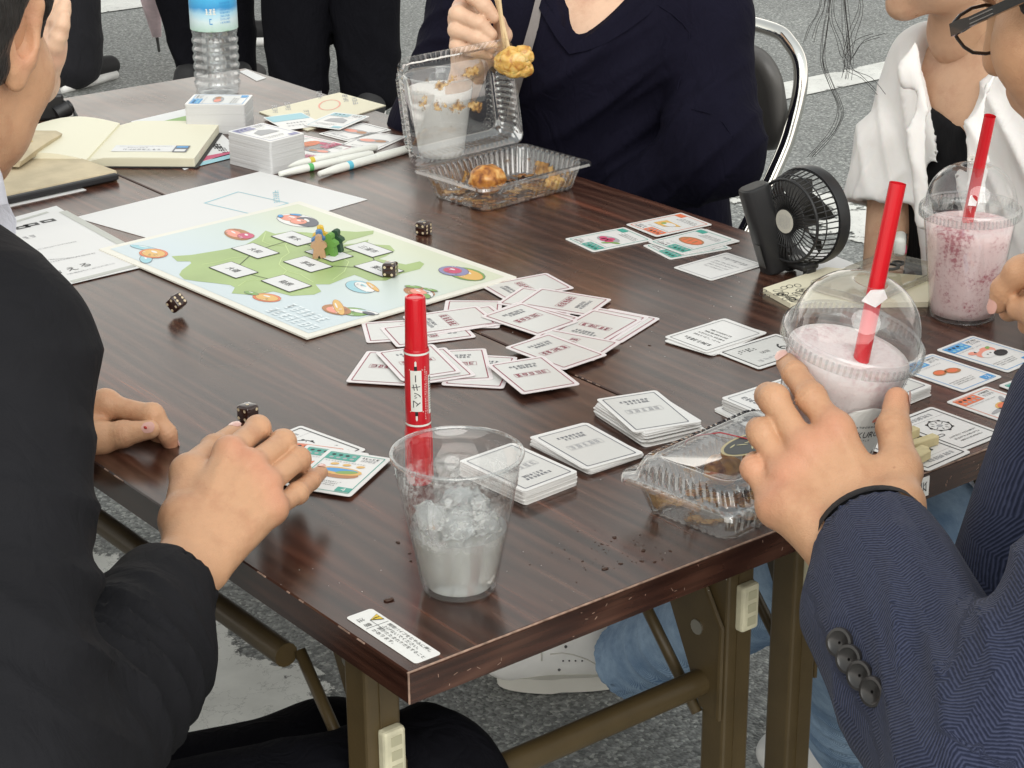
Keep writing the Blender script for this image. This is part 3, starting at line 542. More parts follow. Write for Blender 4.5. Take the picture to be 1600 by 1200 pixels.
for pts in ([(415, 364), (410, 378), (425, 384), (446, 384), (452, 396), (440, 404), (436, 414), (448, 424), (440, 432)], [(316, 414), (340, 410), (362, 404), (385, 402)], [(372, 448), (384, 440), (398, 437), (420, 443)], [(448, 424), (470, 430), (490, 442)], [(446, 384), (460, 366), (480, 364)], [(520, 438), (538, 425), (545, 410), (530, 400)], [(500, 372), (520, 380), (540, 378)]): pline(mb, pts, .0012, .0026)
mb.build('river_print', mat('board_print_river', (.50, .62, .26), .4), board)
boxes = [(399, 393, '大和'), (365, 423, '大磯'), (447.5, 444, '箱根'), (460.5, 374, '厚木'), (481, 414, '茅崎'), (514, 398, ''), (576, 391, '三浦市'), (592, 421, '葉山')]
mb = MB()
for a, b in ((0, 1), (1, 2), (0, 3), (3, 5), (4, 5), (5, 6), (6, 7), (4, 7)): pline(mb, [boxes[a][:2], boxes[b][:2]], .0011, .0027)
mb.build('route_print', BK, board)
for px, py, tx in boxes:
    x, y = bl(px, py); mb = MB(); mb.poly(rrect(.056, .033, .0015, 2, x, y), .0029, 1); mb.poly(rrect(.0532, .0302, .0012, 2, x, y), .0031, 0)
    if tx: put_text(mb, tx, x, y, .010, .0033, 1, math.pi * 0, fit=.0105 * len(tx))
    mb.build('place_box', [PAPER, BK], board)
mb = MB(); mats = CM_
def blob(px, py, items, k=1.0, rot=0):
    x0, y0 = bl(px, py); mb = MB()
    for i, (dx, dy, a, b, r, c) in enumerate(items): mb.poly(ell(x0 + dx * k, y0 + dy * k, a * k + .0007, b * k + .0007, 16, r), .0025 + .00012 * i, BRO if c in (ORA, YEL, SAL, BRO, MAG) else NAV); mb.poly(ell(x0 + dx * k, y0 + dy * k, a * k, b * k, 16, r), .00256 + .00012 * i, c); mb.poly(ell(x0 + (dx - a * .25) * k, y0 + (dy + b * .3) * k, a * k * .35, b * k * .2, 10, r), .0026 + .00012 * i, WHT if c != WHT else PAL) if a > .008 else None
    for i in range(5): scribble(mb, x0 + random.uniform(-.02, .02) * k, y0 + random.uniform(-.01, .01) * k, .006, .003, .0036, NAV if i % 2 else WHT, 2, random.uniform(0, 3), .4)
    mb.build('food_print', CM_, board)
blob(465, 345, [(0, 0, .034, .020, 0, WHT), (-.012, 0, .017, .011, .2, SAL), (.014, .004, .022, .013, -.3, NAV), (.006, -.003, .012, .009, 0, SAL), (-.02, .012, .008, .003, .5, BLU), (-.028, -.006, .006, .003, -.5, BLU)])
blob(372, 367, [(0, 0, .026, .014, -.2, BRO), (-.006, -.002, .018, .008, -.2, SAL), (.012, .003, .012, .010, -.3, P_BROWN and MAG)])
blob(240, 397, [(-.026, .004, .022, .006, .3, PAL), (.012, -.018, .016, .007, -.5, PAL), (0, 0, .020, .015, 0, ORA), (0, 0, .017, .012, 0, YEL)])
blob(417, 466, [(0, 0, .018, .012, .2, ORA), (0, 0, .015, .009, .2, YEL), (-.024, -.004, .010, .004, .2, GRE)])
blob(563, 449, [(0, 0, .024, .014, -.2, PAL), (.004, .003, .020, .008, -.2, WHT), (.010, .010, .018, .003, -.3, YEL)])
blob(655, 457, [(0, 0, .022, .013, 0, BRO), (.010, .004, .014, .005, -.4, WHT), (0, -.001, .012, .007, 0, SAL), (-.018, .006, .010, .004, .5, GRE), (.018, -.004, .008, .004, -.5, GRE), (.004, .013, .010, .003, .2, GRE)])
blob(716, 427, [(.010, .004, .028, .017, -.1, GRE), (.012, .004, .024, .013, -.1, YEL), (-.008, 0, .020, .015, 0, LIL), (-.010, 0, .012, .009, 0, MAG)])
blob(535, 487, [(.010, .008, .018, .012, .3, GRE), (.018, .016, .018, .005, .4, WHT), (-.008, -.002, .020, .012, 0, BRO), (-.008, -.004, .012, .008, 0, SAL), (-.012, .004, .026, .005, -.5, YEL), (.026, .016, .008, .003, .2, NAV)])
mb = MB(); x, y = bl(462, 495)
for i, w in enumerate((.070, .085)): scribble(mb, x + .004 * i, y + .014 - .022 * i, w, .016, .0028, 0, 6 + i, .0, .9)
mb.build('title_print', mat('board_print_white', (.74, .80, .82), .4), board)
# ---- leaflets
o, c = sheet('leaflet', 'map leaflet with green and red print under the boxed decks', 'leaflet', [(205, 190), (300, 168), (372, 232), (288, 266)], .0003, PAPER)
pm = MB(); q = lambda a, b: (at(a, b, .0003).x - c.x, at(a, b, .0003).y - c.y)
pm.poly([q(245, 192), q(298, 180), (q(340, 205)), q(300, 212)], .0007, 0); pm.poly([q(318, 252), q(362, 240), q(366, 236), q(314, 246)], .0007, 1); pm.poly([q(312, 260), q(368, 246), q(364, 241), q(310, 255)], .0007, 2)
for i in range(5): x, y = q(325 + i * 6, 222 + i * 3); scribble(pm, x, y, .04, .009, .0008, 3, 4, R(70))
pm.build('print', [P_GREEN, P_MAG, P_PALE, BK], o)
o, c = sheet('leaflet', 'cream leaflet with a red ring drawn on it', 'leaflet', [(405, 176), (530, 146), (603, 166), (480, 205)], .0003, CREAM, t=.0016)
pm = MB(); x, y = (at(515, 166).x - c.x, at(515, 166).y - c.y); pm.ring(ell(x, y, .034, .017, 28, R(50)), ell(x, y, .0315, .0145, 28, R(50)), .0019, 0)
for a, b in ((430, 172), (450, 168), (540, 155), (555, 160), (480, 180), (500, 150)): scribble(pm, at(a, b).x - c.x, at(a, b).y - c.y, .05, .008, .0019, 1, 8, R(60))
pm.build('print', [P_SAL, P_GRY], o)
sheet('paper_slip', 'small white slip beside the water bottle', 'paper', [(374, 112), (386, 109), (416, 122), (401, 127)], .0003, PAPER)
sheet('paper_sheet', 'white sheet under the handheld fan', 'paper', [(1256, 426), (1250, 384), (1296, 397), (1345, 416), (1300, 445)], .0003, PAPER)
o, c = sheet('booklet', 'cream booklet with black line drawing under the clear case', 'booklet', [(1192, 458), (1290, 425), (1460, 440), (1450, 480), (1235, 482)], .0003, CREAM, t=.006)
pm = MB()
for i in range(26):
    x, y = at(random.uniform(1212, 1250), random.uniform(446, 474), .006).x - c.x, at(random.uniform(1212, 1250), random.uniform(446, 474), .006).y - c.y; a = random.uniform(0, 360); pm.ring(ell(x, y, .006, .004, 10, a), ell(x, y, .0052, .0032, 10, a), .0064, 0)
pm.build('print', BK, o)
# ================================================================== THINGS ON THE TABLE
CLEAR = clear_plastic('clear_plastic'); CLEAR_S = clear_plastic('clear_plastic_soft', (.93, .94, .94), .12, .07)
# ---- dice
DIE = mat('smoky_die', (.035, .012, .008), .08, coat=.6, trans=.25); PIP = mat('die_pip', (.60, .50, .34), .4)
def die_meshes():
    mb = MB(); mb.bbox((0, 0, 0), (.016, .016, .016), .0028, seg=3); o = mb.build('die', DIE, smooth=True); a = o.data; bpy.data.objects.remove(o)
    mb = MB(); q = .0042; lay = {1: [(0, 0)], 2: [(-q, -q), (q, q)], 3: [(-q, -q), (0, 0), (q, q)], 4: [(-q, -q), (q, q), (-q, q), (q, -q)], 5: [(-q, -q), (q, q), (-q, q), (q, -q), (0, 0)], 6: [(-q, -q), (-q, 0), (-q, q), (q, -q), (q, 0), (q, q)]}
    for n_, rot in ((6, Matrix()), (1, Matrix.Rotation(R(180), 4, 'X')), (5, Matrix.Rotation(R(90), 4, 'X')), (2, Matrix.Rotation(R(-90), 4, 'X')), (3, Matrix.Rotation(R(90), 4, 'Y')), (4, Matrix.Rotation(R(-90), 4, 'Y'))):
        mb.M = rot
        for x, y in lay[n_]: mb.lathe([(.0015, .0081), (.0013, .00825), (.0004, .0083)], 10, cap1=True) if False else mb.poly(ell(x, y, .0016, .0016, 12), .00812)
    o = mb.build('pips', PIP); b = o.data; bpy.data.objects.remove(o); return a, b
DA, DB = die_meshes()
def die(label, loc, rot):
    o = tag(link('die', DA, None, loc, rot), label, 'die'); p = tag(link('pips', DB, o), kind='stuff'); return o
p = at(662, 366); die('dark die on bare wood near the open food tray', V(p.x, p.y, TZ + .0083), (R(90), 0, R(20)))
p = at(610, 432, .003); die('dark die standing on the game board beside a place box', V(p.x, p.y, TZ + .0118), (R(90), 0, R(38)))
p = at(277, 492); die('dark die tipped up on one corner between board and suit sleeve', V(p.x, p.y, TZ + .0142), Euler((R(48), R(-8), R(20))))
p = at(388, 657); die('dark die on the wood just behind the curled fingers', V(p.x, p.y, TZ + .0083), (R(180), 0, R(12)))
# ---- meeples
def meeple(label, px, py, col, a, name):
    m = mat(name, col, .55, bump=.1, bscale=120); h = [(0, .028), (.0035, .0268), (.0042, .0235), (.0034, .0205), (.0088, .0175), (.0098, .0145), (.0075, .0128), (.0060, .0120), (.0078, .0020), (.0075, 0), (.0020, 0), (0, .0045)]
    pts = h + [(-x, z) for x, z in h[-2:0:-1]]; mb = MB(); mb.M = Matrix.Rotation(R(90), 4, 'X'); mb.prism(pts, -.0045, .0045)
    p = at(px, py, .003); return tag(mb.build('meeple', m, None, V(p.x, p.y, TZ + .0034), a), label, 'meeple')
meeple('natural brown wooden meeple on the board', 499, 403, (.44, .27, .15), R(-35), 'meeple_brown'); meeple('bright green wooden meeple on the board', 517, 400, (.13, .30, .06), R(-60), 'meeple_green')
meeple('dark green wooden meeple behind the bright green one', 526, 394, (.025, .07, .035), R(-55), 'meeple_dark'); meeple('blue wooden meeple behind the brown one', 500, 395, (.08, .20, .40), R(-30), 'meeple_blue')
meeple('yellow wooden meeple at the back of the group', 502, 388, (.70, .45, .04), R(-30), 'meeple_yellow')
# ---- pens lying by the decks
PENW = mat('pen_white', (.74, .75, .70), .3)
def pen(label, a, b, band, r=.0055):
    A, B = at(*a, r), at(*b, r); d = B - A; L = d.length; M = Matrix.Translation(A) @ d.to_track_quat('Z', 'Y').to_matrix().to_4x4(); root = thing('pen', label, 'pen', A, 0, 'white pens lying by the decks'); Mi = Matrix.Translation(-A) @ M
    mb = MB(); mb.M = Mi; mb.lathe([(.001, 0), (r * .62, .001), (r * .8, L * .1), (r * .95, L * .16), (r, L * .22), (r, L * .62), (r * .96, L * .63)], 16, cap0=True, cap1=True); mb.build('barrel', PENW, root, smooth=True, autosmooth=50)
    mb = MB(); mb.M = Mi; mb.lathe([(r * 1.06, L * .622), (r * 1.08, L * .7), (r * .95, L * .97), (r * .7, L), (.001, L)], 16, cap0=True); mb.build('cap', PENW, root, smooth=True, autosmooth=50)
    mb = MB(); mb.M = Mi; mb.lathe([(r * 1.03, L * .30), (r * 1.03, L * .345)], 16); mb.build('colour_band', mat('pen_band_' + label.split()[2], band, .4), root, smooth=True)
pen('pen with yellow band in front of crimson cards', (436, 262), (588, 230), (.65, .50, .06)); pen('pen with green band lying between two other pens', (436, 272), (582, 240), (.10, .42, .14)); pen('pen with blue band lying outermost on bare wood', (498, 272), (640, 232), (.12, .50, .65), .006)
# ---- standing red marker
base = at(656, 752); mk = thing('marker_pen', 'red felt marker standing upright behind the clear drink', 'marker', base, R(-38)); REDP = mat('marker_red', (.52, .012, .022), .28, coat=.3); REDC = mat('marker_cap_red', (.58, .010, .018), .25, coat=.4, bump=.05, bscale=60)
mb = MB(); mb.lathe([(.001, 0), (.0105, 0), (.0118, .002), (.0118, .050), (.0112, .055)], 28, cap0=True); mb.build('lower_cap', REDC, mk, smooth=True, autosmooth=40)
mb = MB()
for i in range(12):
    a = i * math.pi / 6; mb.box((.0117 * math.cos(a), .0117 * math.sin(a), .027), (.0008, .0014, .044), rot=Matrix.Rotation(a, 3, 'Z'))
tag(mb.build('grip_rib', REDC, mk), kind='stuff')
mb = MB(); mb.lathe([(.0110, .055), (.0110, .125), (.0104, .127)], 32); body = mb.build('barrel', REDP, mk, smooth=True, autosmooth=40)
for z in (.0575, .1235): mb = MB(); mb.lathe([(.0113, z - .0009), (.0113, z + .0009)], 32); mb.build('white_ring', PENW, mk, smooth=True)
mb = MB(); mb.lathe([(.0100, .125), (.0099, .130), (.0090, .1712), (.0086, .1728), (.0070, .1732), (.0067, .1722), (.001, .1722)], 28, cap1=True); mb.build('upper_cap', REDC, mk, smooth=True, autosmooth=40)
def wrap(mb0, r, phi0):         # bend flat print round the barrel
    out = []
    for x, y, z in mb0.v: a = phi0 + x / r; out.append(((r + z) * math.cos(a), (r + z) * math.sin(a), y))
    mb0.v = out
TO_CAM = math.atan2(CAM.y - base.y, CAM.x - base.x) + R(38)
lb = MB()
def grid_rect(mb, x0, x1, y0, y1, z, mi, n=6):
    vs = []; [vs.extend([(x0 + (x1 - x0) * i / n, y0, z), (x0 + (x1 - x0) * i / n, y1, z)]) for i in range(n + 1)]; mb.add(vs, [(2 * i, 2 * i + 2, 2 * i + 3, 2 * i + 1) for i in range(n)], mi)
for x0, x1, y0, y1, mi in ((-.0085, .0015, .071, .109, 0), (.0085, .0135, .067, .103, 0)): grid_rect(lb, x0, x1, y0, y1, .0001, mi)
for yy, s in ((.109, 1), (.071, -1)): lb.add([(-.0100, yy, .0001), (-.0035, yy, .0001), (.003, yy, .0001), (-.0035, yy + s * .009, .0001)], [(0, 1, 3), (1, 2, 3)], 0); grid_rect(lb, -.0048, -.0022, yy - s * .0, yy + s * .004, .0002, 1, 2)
for i in range(14): y = .071 + i * .0022; grid_rect(lb, .0095, .0135, y, y + random.choice((.0006, .0012)), .0002, 1, 2)
tmp = MB(); put_text(tmp, 'マッキー', 0, 0, .0078, .0003, 0, R(90), fit=.030); lb.add([(v[0] - .0035, v[1] + .090, v[2]) for v in tmp.v], tmp.f, 1)
for i, (x, w) in enumerate(((.0048, .05), (.0066, .04))): scribble(lb, x, .088, w, .0011, .0002, 0, 22, R(90))
wrap(lb, .0111, TO_CAM + R(12)); lb.build('label_print', [PENW, BK], body)
# ---- cups
def speck_mat(name, base, sp, scale, thr=.62, rough=.4):
    m = bpy.data.materials.new(name); m.use_nodes = True; n, l = nodes_of(m); b = n['Principled BSDF']; tc = n.new('ShaderNodeTexCoord'); b.inputs['Roughness'].default_value = rough
    t = n.new('ShaderNodeTexNoise'); t.inputs['Scale'].default_value = scale; t.inputs['Detail'].default_value = 6; t.inputs['Roughness'].default_value = .7; l.new(tc.outputs['Object'], t.inputs[0])
    t2 = n.new('ShaderNodeTexNoise'); t2.inputs['Scale'].default_value = scale * .14; t2.inputs['Detail'].default_value = 4; l.new(tc.outputs['Object'], t2.inputs[0])
    a = n.new('ShaderNodeMath'); a.operation = 'MULTIPLY_ADD'; a.inputs[1].default_value = .45; l.new(t2.outputs[0], a.inputs[0]); s = n.new('ShaderNodeMath'); s.operation = 'MULTIPLY'; s.inputs[1].default_value = .55; l.new(t.outputs[0], s.inputs[0]); l.new(s.outputs[0], a.inputs[2])
    r = ramp(n, [(.3, tuple(c * 1.08 for c in base)), (.5, base), (thr - .03, tuple(.6 * x + .4 * y for x, y in zip(base, sp))), (thr + .02, sp)]); l.new(a.outputs[0], r.inputs[0]); l.new(r.outputs[0], b.inputs['Base Color'])
    bp = n.new('ShaderNodeBump'); bp.inputs['Strength'].default_value = .3; bp.inputs['Distance'].default_value = .002; l.new(t.outputs[0], bp.inputs['Height']); l.new(bp.outputs[0], b.inputs['Normal']); b.inputs['Subsurface Weight'].default_value = .7; b.inputs['Subsurface Radius'].default_value = (1, .85, .85); b.inputs['Subsurface Scale'].default_value = .02
    return m
SMOOTH = speck_mat('strawberry_smoothie', (.84, .66, .65), (.52, .20, .23), 260, .585); CREAMY = speck_mat('milky_smoothie', (.82, .73, .72), (.56, .32, .34), 220, .63)
STRAW = mat('red_straw', (.60, .012, .02), .25, coat=.2)
def smoothie(label, M, height, fill, dm, straw0, straw1, sticker=False):
    root = thing('smoothie_cup', label, 'drink'); root.matrix_world = M; H = height
    def mbx(): return MB()
    mb = mbx(); mb.lathe([(.001, .004), (.030, .003), (.0325, .0), (.0345, .001), (.0352, .006), (.0355, .012), (.0362, .013), (.0362 + (H - .02) * .118, H - .012), (.0495, H - .008), (.0495, H)], 64); mb.build('cup_wall', CLEAR, root, smooth=True, autosmooth=60)
    mb = mbx()
    prof = [(.001, .005), (.0335, .005), (.0350, .013)] + [(.0352 + (fill - .013) * .118 * k / 6 + random.uniform(-.0002, .0001), .013 + (fill - .013) * k / 6) for k in range(1, 7)]; rf = prof[-1][0]
    mb.lathe(prof + [(rf * .75, fill + .003), (rf * .4, fill - .001), (.001, fill + .002)], 48, cap0=True, cap1=True); mb.build('smoothie', dm, root, smooth=True)
    mb = mbx(); mb.lathe([(.0498, H - .011), (.0520, H - .010), (.0532, H - .006), (.0532, H + .001), (.0510, H + .003), (.0488, H + .0015)], 72); 
    lid = mb.build('lid_rim', CLEAR_S, root, smooth=True, autosmooth=50)
    mb = mbx()
    for i in range(72): a = 2 * math.pi * i / 72; mb.box((.0536 * math.cos(a), .0536 * math.sin(a), H - .005), (.001, .0018, .008), rot=Matrix.Rotation(a, 3, 'Z'))
    tag(mb.build('rim_rib', CLEAR_S, lid), kind='stuff')
    dome = [(.0488, H + .0015)] + [(.0482 * math.cos(R(a)) ** .8 if a < 80 else .0125, H + .002 + .045 * math.sin(R(a))) for a in (6, 14, 24, 34, 44, 54, 63, 71)] + [(.0150, H + .0455), (.0125, H + .0452), (.0118, H + .0440)]
    mb = mbx(); mb.lathe(dome, 64); mb.build('dome_lid', CLEAR, root, smooth=True)
    Mi = M.inverted(); a, b = Mi @ straw0, Mi @ straw1; d = (b - a).normalized(); mb = mbx(); mb.tube([a - d * .06, a, a + (b - a) * .5, b], .0062, 20, caps=False); mb.tube([b + d * .00005, b - d * .03], .0055, 20, caps=False); mb.build('straw', STRAW, root, smooth=True)
    mb = mbx(); mb.ball((0, 0, 0), .0035, sc=(1, 1, .5), jit=.5); mb.add([(-.009, -.004, .001), (.002, -.007, .002), (.010, .001, .0), (.006, .007, .001), (-.004, .005, .002)], [(0, 1, 2, 3, 4)]); s = mb.build('foam_fleck', mat('white_foam', (.85, .80, .80), .4), root, a + (b - a) * .30 + Mi.to_3x3() @ (CAM - straw0).normalized() * .0075)
    s.rotation_euler = (R(70), 0, 0)
    if sticker:
        tocam = Mi @ CAM; ph = math.atan2(tocam.y, tocam.x); lb = MB(); zc = .058; r0 = .0375 + .118 * (zc - .013)
        for k in range(12):
            y0, y1 = -.025 + .05 * k / 12, -.025 + .05 * (k + 1) / 12; w0, w1 = [math.sqrt(max(0, .025 ** 2 - y * y)) for y in (y0, y1)]
            n_ = 8; vs = [(-w0 + 2 * w0 * i / n_, y0, 0) for i in range(n_ + 1)] + [(-w1 + 2 * w1 * i / n_, y1, 0) for i in range(n_ + 1)]; lb.add(vs, [(i, i + 1, n_ + 2 + i, n_ + 1 + i) for i in range(n_)], 0)
        tmp = MB(); put_text(tmp, 'TAKURO', 0, 0, .0055, .0002, 0, fit=.030); lb.add(tmp.v, tmp.f, 1); scribble(lb, 0, .007, .022, .0016, .0002, 1, 9); scribble(lb, 0, -.0055, .016, .0014, .0002, 1, 7)
        lb.poly(ell(.008, .015, .006, .0022, 10, R(35)), .0002, 2); lb.poly(ell(.010, .012, .005, .0018, 10, R(25)), .0002, 1)
        out = []
        for x, y, z in lb.v: r = r0 + y * .118 + .0006 + z; a_ = ph + R(38) + x / r0; out.append((r * math.cos(a_), r * math.sin(a_), zc + y))
        lb.v = out; lb.build('round_label', [WH, BK, P_SAL], root)
    return root
p = at(1503, 493); smoothie('speckled pink smoothie with red straw standing on the table', Matrix.Translation((p.x, p.y, TZ + .0005)), .122, .104, SMOOTH, onx(1507, 368, p.x), onx(1547, 181, p.x - .004))
rimc = K(1335, 524, 1.50); tocam = (CAM - rimc); tocam.z = 0; tocam.normalize(); rgt = CM @ V(1, 0, 0)
up = (V(0, 0, 1) + rgt * math.tan(R(12)) + tocam * math.tan(R(7))).normalized(); yy = up.cross(rgt).normalized(); xx = yy.cross(up)
CUPM = Matrix((xx, yy, up)).transposed().to_4x4(); H2 = .118; CUPM.translation = rimc - up * H2
smoothie('pale pink smoothie with red straw held in the hand', CUPM, H2, .103, CREAMY, K(1350, 540, 1.50), K(1403, 286, 1.475), True)
# ---- clear cup with lemonade and ice
p = at(718, 917); cup = thing('plastic_cup', 'clear plastic cup of cloudy drink and ice on the table corner', 'drink', V(p.x, p.y, TZ + .0004))
def wall(z): return .0292 + z * .187
mb = MB(); mb.lathe([(.001, .003), (.024, .003), (.0265, .0005), (.0288, .001), (wall(.008), .008), (wall(.044), .044), (wall(.044) + .0006, .045), (wall(.072), .072), (wall(.072) + .0008, .0735), (wall(.090), .090), (wall(.09) + .001, .0915), (wall(.104), .106), (.0495, .110), (.0512, .1125), (.0522, .1145), (.0516, .1165), (.0498, .1168), (.0488, .1155)], 80); mb.build('cup_wall', CLEAR, cup, smooth=True, autosmooth=60)
mb = MB(); mb.tube([(.0508 * math.cos(a), .0508 * math.sin(a), .1152) for a in [2 * math.pi * i / 64 for i in range(65)]], .0016, 8); mb.build('rolled_rim', CLEAR_S, cup, smooth=True)
FROST = bpy.data.materials.new('condensation'); FROST.use_nodes = True; n, l = nodes_of(FROST); b = n['Principled BSDF']; b.inputs['Base Color'].default_value = (.86, .87, .85, 1); b.inputs['Roughness'].default_value = .18
tc = n.new('ShaderNodeTexCoord'); v = n.new('ShaderNodeTexNoise'); v.inputs['Scale'].default_value = 230; v.inputs['Detail'].default_value = 3; l.new(tc.outputs['Object'], v.inputs[0]); v2 = n.new('ShaderNodeTexNoise'); v2.inputs['Scale'].default_value = 26; l.new(tc.outputs['Object'], v2.inputs[0])
r = ramp(n, [(.42, (.06, .06, .06)), (.62, (.50, .50, .50))]); l.new(v.outputs[0], r.inputs[0]); r2 = ramp(n, [(.36, (.15, .15, .15)), (.62, (1, 1, 1))]); l.new(v2.outputs[0], r2.inputs[0]); mu = n.new('ShaderNodeMath'); mu.operation = 'MULTIPLY'; l.new(r.outputs[0], mu.inputs[0]); l.new(r2.outputs[0], mu.inputs[1]); l.new(mu.outputs[0], b.inputs['Alpha'])
bp = n.new('ShaderNodeBump'); bp.inputs['Strength'].default_value = .8; bp.inputs['Distance'].default_value = .001; l.new(v.outputs[0], bp.inputs['Height']); l.new(bp.outputs[0], b.inputs['Normal'])
mb = MB(); mb.lathe([(wall(z) - .0005, z) for z in (.046, .055, .066, .078, .088, .094)], 64); mb.build('condensation', FROST, cup, smooth=True)
LIQ = mat('cloudy_lemonade', (.72, .73, .70), .15, trans=.62, ior=1.33, sss=0); mb = MB(); mb.lathe([(.001, .004), (.026, .004), (wall(.008) - .001, .009), (wall(.044) - .001, .044), (wall(.052) - .001, .0525), (.015, .0520), (.001, .0522)], 56, cap0=True, cap1=True); _b = LIQ.node_tree.nodes['Principled BSDF']; _b.inputs['Subsurface Weight'].default_value = .9; _b.inputs['Subsurface Radius'].default_value = (1, 1, .9); _b.inputs['Subsurface Scale'].default_value = .03; mb.build('lemonade', LIQ, cup, smooth=True, autosmooth=50)
ICE = mat('ice', (.92, .94, .94), .10, trans=.82, ior=1.31, bump=.25, bscale=90)
for (x, y, z, r) in ((-.008, -.012, .062, .017), (.016, .006, .061, .016), (-.016, .014, .060, .015), (.012, -.018, .058, .013), (.006, .008, .072, .013)):
    mb = MB(); mb.ball((0, 0, 0), r, sc=(1, .9, .75), jit=.5, n=14, m=9); mb.build('ice_cube', ICE, cup, (x, y, z), (random.uniform(0, 3), random.uniform(0, 3), 0), smooth=True)
# ---- empty cup standing behind the open pack
p = at(690, 246); c2 = thing('plastic_cup', 'empty clear plastic cup standing behind the raised pack lid', 'cup', V(p.x, p.y, TZ + .0004))
mb = MB(); mb.lathe([(.001, .003), (.027, .003), (.0295, .0005), (.0315, .002), (.0330, .012), (.0465, .108), (.0480, .112), (.0500, .1145), (.0508, .1165), (.0495, .118), (.0478, .1165)], 64); mb.build('cup_wall', CLEAR, c2, smooth=True, autosmooth=60)
mb = MB(); mb.tube([(.0495 * math.cos(a), .0495 * math.sin(a), .1165) for a in [2 * math.pi * i / 64 for i in range(65)]], .0014, 8); mb.build('rolled_rim', CLEAR_S, c2, smooth=True)
mb = MB(); mb.lathe([(.001, .005), (.030, .005), (.0322, .013), (.0425, .085), (.0445, .098), (.0430, .0985), (.040, .080), (.001, .060)], 48, cap0=True, cap1=True); mb.build('paper_napkin', mat('napkin_white', (.80, .80, .78), .8, bump=.4, bscale=60), c2, smooth=True)
# ---- water bottle
p = at(341, 146); bt = thing('water_bottle', 'clear plastic water bottle with blue landscape label', 'bottle', V(p.x, p.y, TZ + .0004)); r0 = .0365
prof = [(.001, .006), (.022, .004), (.030, .0), (.0335, .003), (.0345, .010)]
z = .012
while z < .092: prof += [(r0 - .0022, z), (r0 - .0004, z + .004), (r0 - .0002, z + .008), (r0 - .0025, z + .0115)]; z += .0135
prof += [(r0 - .001, .098), (r0, .104), (r0, .160), (r0 - .003, .168), (.030, .178), (.018, .196), (.0125, .204), (.0125, .215)]
mb = MB(); mb.lathe(prof, 48); mb.build('bottle_wall', clear_plastic('bottle_plastic', (.97, .98, .99), .02, .02, 1.6), bt, smooth=True)
WATER = clear_plastic('water', (.96, .975, .98), .02, .10, 1.33); mb = MB(); mb.lathe([(max(.0005, r - .0012), z_ + .001) for r, z_ in prof[:-6]] + [(.0352, .150), (.001, .150)], 40, cap1=True); mb.build('water', WATER, bt, smooth=True)
lm = bpy.data.materials.new('bottle_label'); lm.use_nodes = True; n, l = nodes_of(lm); b = n['Principled BSDF']; tc = n.new('ShaderNodeTexCoord'); s = n.new('ShaderNodeSeparateXYZ'); l.new(tc.outputs['Object'], s.inputs[0]); nz = n.new('ShaderNodeTexNoise'); nz.inputs['Scale'].default_value = 60; l.new(tc.outputs['Object'], nz.inputs[0])
a = n.new('ShaderNodeMath'); a.operation = 'MULTIPLY_ADD'; a.inputs[1].default_value = .012; l.new(nz.outputs[0], a.inputs[0]); l.new(s.outputs['Z'], a.inputs[2]); mr = n.new('ShaderNodeMapRange'); mr.inputs['From Min'].default_value = .100; mr.inputs['From Max'].default_value = .168; l.new(a.outputs[0], mr.inputs[0])
r = ramp(n, [(.10, (.08, .25, .06)), (.16, (.45, .62, .55)), (.38, (.62, .75, .78)), (.55, (.40, .66, .80)), (.68, (.05, .30, .62)), (.9, (.08, .45, .75))]); l.new(mr.outputs[0], r.inputs[0]); l.new(r.outputs[0], b.inputs['Base Color']); b.inputs['Roughness'].default_value = .3
mb = MB(); mb.lathe([(r0 + .0006, .104), (r0 + .0006, .163)], 48); lab = mb.build('label', lm, bt, smooth=True)
lb = MB(); scribble(lb, -.004, .135, .018, .010, .0002, 0, 3, 0, .9)
for i in range(7): scribble(lb, .019, .118 + i * .005, .018, .0028, .0002, 1, 9)
scribble(lb, -.004, .120, .006, .010, .0002, 1, 1); wrap(lb, r0 + .0008, math.atan2(CAM.y - p.y, CAM.x - p.x)); lb.build('print', [PENW, P_BLUE], lab)
mb = MB(); mb.lathe([(.001, .228), (.0135, .228), (.0145, .226), (.0145, .211), (.0128, .210)], 32, cap0=True); mb.build('cap', PENW, bt, smooth=True, autosmooth=40)
# ---- food packs
def rib_ring(w, h, r, z, amp=0, n=60, N=300):
    base = rrect(w, h, r, 8); L = [0]
    for i in range(len(base)): a, b_ = base[i], base[(i + 1) % len(base)]; L.append(L[-1] + math.hypot(b_[0] - a[0], b_[1] - a[1]))
    out = []
    for k in range(N):
        t = L[-1] * k / N; i = 0
        while L[i + 1] < t: i += 1
        f = (t - L[i]) / max(1e-9, L[i + 1] - L[i]); a, b_ = base[i], base[(i + 1) % len(base)]; x, y = a[0] + (b_[0] - a[0]) * f, a[1] + (b_[1] - a[1]) * f
        d = math.hypot(b_[0] - a[0], b_[1] - a[1]) or 1; nx, ny = (b_[1] - a[1]) / d, -(b_[0] - a[0]) / d; o_ = amp * math.sin(2 * math.pi * n * k / N); out.append((x + nx * o_, y + ny * o_, z))
    return out
PACK = clear_plastic('pack_plastic', (.97, .97, .96), .05, .05, 2.1)
def pack_tray(root, w, h, d, mats=PACK):
    mb = MB(); mb.loft([rib_ring(w - .05, h - .05, .012, .002), rib_ring(w - .045, h - .045, .013, .0005), rib_ring(w - .036, h - .036, .015, .001, .0008), rib_ring(w - .033, h - .033, .016, .004, .0014), rib_ring(w - .018, h - .018, .018, d - .004, .0014), rib_ring(w - .016, h - .016, .018, d, .0), rib_ring(w, h, .014, d + .0005), rib_ring(w + .002, h + .002, .014, d - .003)], cap0=True); return mb.build('tray', mats, root, smooth=True, autosmooth=70)
